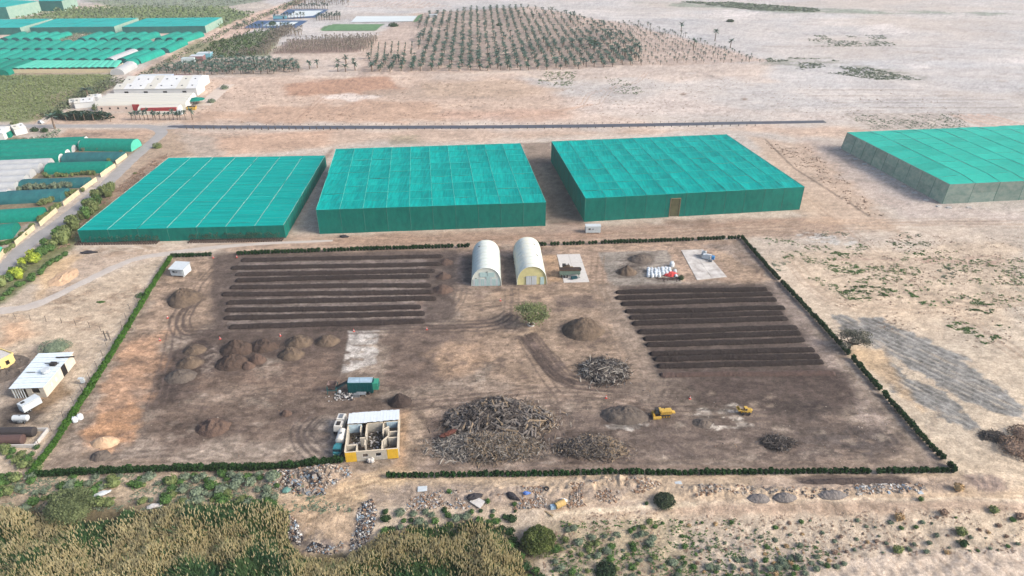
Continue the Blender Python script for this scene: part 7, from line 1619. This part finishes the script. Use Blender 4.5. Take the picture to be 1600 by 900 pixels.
scatterbush([(0,700),(60,700),(70,735),(20,742),(0,740)], 12, ['olive','mid'], .8, 1.6, 'green bush outside the lower left corner of the hedge', 'bushes outside the lower left corner', 0, 3, .6)
scatterbush([(860,822),(1030,812),(1080,850),(1080,905),(870,905)], 75, ['mid','grey','grey','olive'], .4, 1.05, 'green shrub in the dense group right of the big round bush', 'shrubs right of the big round bush', .38, 5, .6)
scatterbush([(1050,815),(1600,808),(1600,860),(1340,868),(1250,900),(1090,900)], 130, ['grey','grey','grey','brown','dry','mid'], .25, .7, 'small shrub scattered on the sandy slope at the lower right', 'small shrubs of the lower right slope', .0, 7, 1.6)
scatterbush([(1080,880),(1250,868),(1330,880),(1230,905),(1090,905)], 34, ['mid','grey','grey'], .55, 1.05, 'green shrub at the foot of the slope beside the pale wash', 'shrubs beside the pale wash', 0, 7, .8)
scatterbush([(730,815),(800,808),(810,860),(850,905),(820,905)], 26, ['dark','mid'], .7, 1.5, 'dark green shrub between the reeds and the big round bush', 'shrubs between reeds and round bush', 0, 8, .7)
scatterbush([(600,800),(750,795),(800,805),(700,830),(600,838)], 26, ['mid','grey','dark'], .6, 1.4, 'green shrub along the front edge of the reeds', 'shrubs along the reed edge', 0, 8, .7)
for k, (a, b2, kd, s_, l) in enumerate([(1404,812,'dry',1.6,'yellow dry shrub'),(1496,766,'dry',1.8,'round straw coloured shrub on the bank'),(1474,804,'brown',1.3,'brown shrub'),(1552,800,'olive',1.6,'olive shrub'),(1500,835,'olive',1.7,'olive shrub low on the slope'),(1504,853,'dark',1.4,'dark shrub low on the slope'),(1402,862,'olive',1.6,'olive shrub beside the wash'),(1594,810,'brown',1.4,'brown shrub at the right edge'),(1438,782,'mid',1.0,'small green shrub on the rubble bank'),(702,770,'mid',1.0,'small green shrub near the white board'),(762,785,'mid',1.0,'small green shrub beside the grey panel'),(804,789,'mid',.9,'small green shrub below the black sacks'),(1010,788,'dark',.7,'small dark shrub left of the grey green bush'),(805,800,'dark',.6,'tiny shrub')]):
    x, y, z = at(a, b2); bush(kd, x, y, s_*.72, l+', standing alone in the foreground', 'single shrubs of the foreground')
speck('slope_ground_cover', [(850,800),(1600,795),(1600,862),(1340,872),(1250,905),(850,905)], 1200, .12, .4, LEAF['brown'], 'thin grey brown ground cover on the lower right slope', .42, 5, 3)
speck('green_ground_cover', [(860,815),(1150,810),(1330,870),(1240,905),(860,905)], 1200, .15, .45, LEAF['mid'], 'low green ground cover right of the reeds', .45, 4, 6)
speck('bank_ground_cover', [(0,742),(430,740),(560,800),(430,800),(0,800)], 1300, .2, .55, LEAF['grey'], 'low ground cover in the strip in front of the left hedge', .42, 4, 9)
# ---------------------------------------------------------------- reeds
RD_G = mat('reed_leaves', A(112,142,88), .8, .12, .5, tl=.4, col2=A(60,106,76)); RD_B = mat('reed_plumes', A(248,238,196), .9, .25, .25, tl=.5, col2=A(216,202,158)); RD_D = mat('dry_reed_stalks', A(196,182,128), .9, .4, .35, tl=.35)
RP = [(-90,812),(0,812),(60,818),(120,824),(200,816),(300,806),(400,798),(440,802),(452,812),(446,842),(470,868),(540,872),(585,845),(640,832),(730,822),(790,832),(812,870),(850,960),(-130,960)]
RPw = [ray(a, b2, -2.5) for a, b2 in RP]; xs = [p[0] for p in RPw]; ys = [p[1] for p in RPw]
def reedpts(n_):
    x = rng.uniform(min(xs), max(xs), n_); y = rng.uniform(min(ys), max(ys), n_); d = sdist(RPw, x, y)+(fbm(x/5, y/5, 3, 71)-.5)*3; q = d > 0; return x[q], y[q], d[q]
x, y, d = reedpts(62000)
hh = (1.3+2.8*sst(0, 6, d))*(.45+1.1*fbm(x/5, y/4, 3, 72))
mdry = fbm(x/13+3, y/7, 3, 73)+.22*(rng.random(len(x))-.5)
dry = sst(.42, .58, mdry+.10*sst(-30, -75, x)*0+.06*sst(-12, 15, x))
Vs = []; Fs = []; mi = []; n = 0
a = rng.uniform(0, 6.28, len(x)); ln = rng.normal(0, .22, (len(x), 2)); w_ = rng.uniform(.05, .13, len(x)); z0 = hgt(x, y)
base = np.stack([x, y, z0], 1); sd2 = np.stack([np.cos(a), np.sin(a), a*0], 1)*w_[:, None]; top = base+np.stack([ln[:, 0]*hh, ln[:, 1]*hh, hh], 1); mid = base+np.stack([ln[:, 0]*hh*.35, ln[:, 1]*hh*.35, hh*.6], 1)
V = np.stack([base-sd2*.6, base+sd2*.6, mid+sd2*1.3, top, mid-sd2*1.3], 1).reshape(-1, 3); i0 = np.arange(len(x))*5
Fq_ = np.stack([np.stack([i0, i0+1, i0+2, i0+4], 1), np.stack([i0+4, i0+2, i0+3, i0+3], 1)], 1).reshape(-1, 4)
isd = (rng.random(len(x)) < dry*.5)
me = bpy.data.meshes.new('reed_bed')
tri = np.concatenate([np.stack([i0, i0+1, i0+2], 1), np.stack([i0, i0+2, i0+4], 1), np.stack([i0+4, i0+2, i0+3], 1)]); mt = np.concatenate([isd, isd, isd]).astype(int)*2
# plumes
px_, py_, pd = reedpts(46000); ph = (1.3+2.8*sst(0, 6, pd))*(.45+1.1*fbm(px_/5, py_/4, 3, 72)); pdry = sst(.38, .56, fbm(px_/13+3, py_/7, 3, 73)+.22*(rng.random(len(px_))-.5)+.06*sst(-12, 15, px_))
q = rng.random(len(px_)) < .08+.86*pdry; px_, py_, ph = px_[q], py_[q], ph[q]
T = []; TF = []
g = np.random.default_rng(5)
for k in range(3):
    a_ = k*1.05+.2; w0 = .11; b0 = len(T)
    T += [(-math.cos(a_)*.04, -math.sin(a_)*.04, 0), (math.cos(a_)*w0, math.sin(a_)*w0, .35), (math.cos(a_)*.06+.08, math.sin(a_)*.06, 1.0), (-math.cos(a_)*w0, -math.sin(a_)*w0, .42)]; TF += [(b0, b0+1, b0+2), (b0, b0+2, b0+3)]
pos = np.stack([px_, py_, hgt(px_, py_)+ph*.86], 1); s_ = rng.uniform(.6, 1.15, len(px_)); V2, F2 = stamp(np.array(T), np.array(TF), pos, np.stack([s_, s_, s_*1.0], 1), rng.uniform(0, 6.28, len(px_)))
me = bigmesh('reed_bed', np.concatenate([V, V2]), np.concatenate([tri, F2+len(V)]), [RD_G, RD_B, RD_D], np.concatenate([mt, np.full(len(F2), 1)]))
setp(link('reed_bed', me), 'dense bed of green reeds with straw coloured plumes across the lower left', 'reeds', kind='stuff')
# ---------------------------------------------------------------- rubble and rubbish on the bank
DM = [mat('pale_rubble', A(190,178,164), .9, 2, .2), mat('grey_rubble', A(146,138,130), .9, 2, .3), mat('dark_rubbish', A(58,56,60), .8, 2, .3), mat('white_rubbish', A(204,204,200), .7), mat('brown_rubble', A(150,122,100), .9, 2, .3), mat('teal_rubbish', A(100,140,132), .7), mat('blue_grey_rubbish', A(130,146,160), .7), mat('rust_rubbish', A(138,84,62), .8)]
def debris(P, n_, s0, s1, mix, label, thr=.45, ns=3, seed=1, flat=.5, name='rubble'):
    P = W(P); P = [(a, b2) for a, b2 in P]; xs = [p[0] for p in P]; ys = [p[1] for p in P]; x = rng.uniform(min(xs), max(xs), n_*6); y = rng.uniform(min(ys), max(ys), n_*6)
    q = (sdist(P, x, y) > 0) & (fbm(x/ns, y/ns, 3, seed) > thr); x, y = x[q][:n_], y[q][:n_]; mb = MB(); z = hgt(x, y)
    for k in range(len(x)):
        mb.mi = mix[random.randrange(len(mix))]; s_ = s0+(s1-s0)*random.random()**2.4
        mb.box((x[k], y[k], z[k]+s_*flat*.3), (s_, s_*random.uniform(.25,1), s_*flat*random.uniform(.2,1)), rz=random.uniform(0, 3.1), rx=random.uniform(-.6,.6), ry=random.uniform(-.6,.6), taper=random.uniform(.5,1.0))
    mb.mi = 0
    return setp(mb.build(name, DM), label, 'rubble', kind='stuff')
debris([(405,742),(460,738),(545,728),(550,745),(520,762),(480,775),(430,768)], 1900, .10, .75, [0,0,1,1,4,4,1,4,2,1,0,6,3], 'heap of broken rubble and rubbish in front of the left hedge end', .38)
debris([(440,745),(500,745),(510,775),(460,772)], 260, .2, 1.3, [2,2,1,1,6,1,4], 'dark rubbish below the rubble heap', .45)
debris([(448,800),(462,812),(475,845),(520,855),(556,830),(560,795),(580,780),(590,800),(580,840),(540,868),(480,862),(450,840)], 2300, .10, .7, [2,2,2,1,6,1,1,4,3], 'ring of dark rubbish around the end of the sandy ramp', .36)
debris([(565,785),(700,770),(860,768),(880,790),(780,800),(700,795),(580,800)], 1500, .08, .6, [1,4,6,4,1,0,4,0,4,1,3,2], 'loose rubbish scattered on the bank in the middle', .50)
debris([(800,765),(900,758),(1000,750),(1040,758),(960,785),(880,795),(800,792)], 1700, .10, .7, [0,1,1,4,4,4], 'broken concrete rubble on the bank left of the grey green bush', .47)
debris([(1050,762),(1200,760),(1210,772),(1060,778)], 260, .12, .8, [4,1,0,4], 'brown rubble on the bank right of the grey green bush', .5)
debris([(1330,760),(1440,755),(1450,770),(1340,775)], 520, .12, .8, [1,4,0,1,4,0,6,3], 'rubbish on the right part of the bank', .45)
debris([(1170,766),(1260,764),(1330,768),(1320,780),(1180,782)], 160, .2, .8, [1,1,1,4,2], 'grey crumbled asphalt lumps on the bank', .42)
debris([(620,640),(900,600),(1400,640),(1400,725),(640,730)], 700, .08, .35, [1,4,0,1,2], 'small stones scattered over the lower yard', .5)
debris([(110,600),(540,600),(540,725),(80,735)], 450, .08, .3, [1,4,0,2], 'small stones scattered over the left yard', .5)
debris([(850,800),(1600,790),(1600,860),(860,900)], 500, .10, .4, [0,4,1,4], 'stones on the lower right slope', .5)
x, y, z = 0, 0, 0
def item(name, px, py, dims, m, label, cat, rz=0, tilt=(0, 0), shape='box', dz=0.0, group=None):
    x, y, z = at(px, py); mb = MB()
    if shape == 'box':
        w1, d1, h1 = dims; mb.box((0,0,h1/2), dims, taper=.97)
        for k in range(3): mb.box((-w1*.33+k*w1*.33, 0, h1+.015), (w1*.04, d1*.94, .03))
    elif shape == 'barrel':
        r, L = dims; mb.beam((-L/2,0,r),(L/2,0,r),r,14); [mb.beam((t-.04,0,r),(t+.04,0,r),r*1.05,14) for t in (-L*.3,0,L*.3)]
    elif shape == 'sack':
        mb.ell((0,0,dims[2]*.8), dims, 10, 6, .4, int(px)); mb.ell((dims[0]*.8,.1,dims[2]*.5), [q*.6 for q in dims], 8, 5, .4, int(px)+1)
    elif shape == 'tyre':
        for i in range(16):
            a0_, a1_ = 6.283*i/16, 6.283*(i+1)/16; mb.beam((math.cos(a0_)*.45,math.sin(a0_)*.45,.15),(math.cos(a1_)*.45,math.sin(a1_)*.45,.15),.16,6,caps=False)
    o = mb.build(name, m, loc=(x, y, z+dz)); o.rotation_euler = (tilt[0], tilt[1], rz); return setp(o, label, cat, group)
item('white_board',660,764,(2.2,1.6,.1),WHITEP,'white board lying on the sand right of the ramp','board',.1)
item('ribbed_sheet',746,786,(3.0,2.0,.12),M_CONC,'ribbed grey panel leaning on black rubbish on the bank','panel',-.6,(.25,.1),dz=.4)
item('black_sacks',740,778,(1.6,1.0,.6),DM[2],'black sacks behind the ribbed grey panel','sacks',.2,shape='sack')
item('black_sacks',800,777,(1.5,.8,.6),DM[2],'black sacks on the middle of the bank','sacks',-.6,shape='sack')
item('tan_tank',875,791,(.75,2.4),mat('tan_tank', A(196,166,108), .7),'tan cylindrical tank lying on the bank','tank',.55,shape='barrel')
item('blue_box',864,794,(1.2,.9,.9),mat('pale_blue_box', A(170,200,220), .7),'pale blue box beside the tan tank','box',.2)
item('white_sack',880,784,(.7,.6,.5),WHITEP,'white sack behind the tan tank','sack',0,shape='sack')
item('old_tyre',854,764,(0,),TYRE,'old tyre lying on the bank below the hedge','tyre',0,(.2,.1),'tyre')
item('white_plate',1060,755,(1.6,1.0,.1),WHITEP,'white plate on the sand right of the rubble below the hedge','plate',.2)
item('blue_sack',822,772,(.8,.5,.4),mat('blue_sack', A(96,130,196), .7),'small blue sack on the middle of the bank','sack',0,shape='sack')
item('fallen_plank',855,801,(3.2,.4,.15),M_TIMB,'plank lying below the pale blue box','plank',-.7)
item('white_sheet',158,773,(1.6,.7,.35),WHITEP,'crumpled white sheet among the bushes right of the bushy tree','sheet',.5,shape='sack')
item('grey_washing_bowl',240,792,(1.4,.7,.35),M_CONC,'grey white scrap above the reeds','scrap',.2,shape='sack')
item('teal_sheet',447,768,(.9,.9,.5),DM[5],'teal sheet at the left foot of the rubble heap','sheet',.3,shape='sack')
item('white_plate',1438,770,(1.1,.9,.12),WHITEP,'white plate on the right part of the bank','plate',.1)
item('white_plank',1375,756,(3.4,.35,.12),M_CONC,'pale plank on the ground below the front hedge at the right','plank',-.05)
item('black_bag',138,395,(2.6,1.2,.4),DM[2],'black torn plastic on the sand in front of the potted saplings','plastic',0,shape='sack')
item('black_bag',537,371,(1.6,.8,.6),DM[2],'black bag beside the front wall of the middle shade house','bag',0,shape='sack')
item('fallen_log',1583,683,(2.8,.5,.3),M_TIMB,'timber piece beside the dry bush at the right edge','log',.4)
# ---------------------------------------------------------------- the air: pale even haze round the whole place
hb_ = MB().box((0, 2600, 58), (14000, 12800, 140)).build('haze', [])
hm = bpy.data.materials.new('haze_air'); hm.use_nodes = True; N = hm.node_tree.nodes; L = hm.node_tree.links
N.remove(N['Principled BSDF']); pv = N.new('ShaderNodeVolumePrincipled'); pv.inputs['Color'].default_value = (.93, .96, 1, 1); pv.inputs['Density'].default_value = 0.00012; pv.inputs['Anisotropy'].default_value = 0.2
L.new(pv.outputs[0], N['Material Output'].inputs['Volume']); hb_.data.materials.clear(); hb_.data.materials.append(hm); setp(hb_, kind='stuff', label='pale even haze in the air over the whole plain')
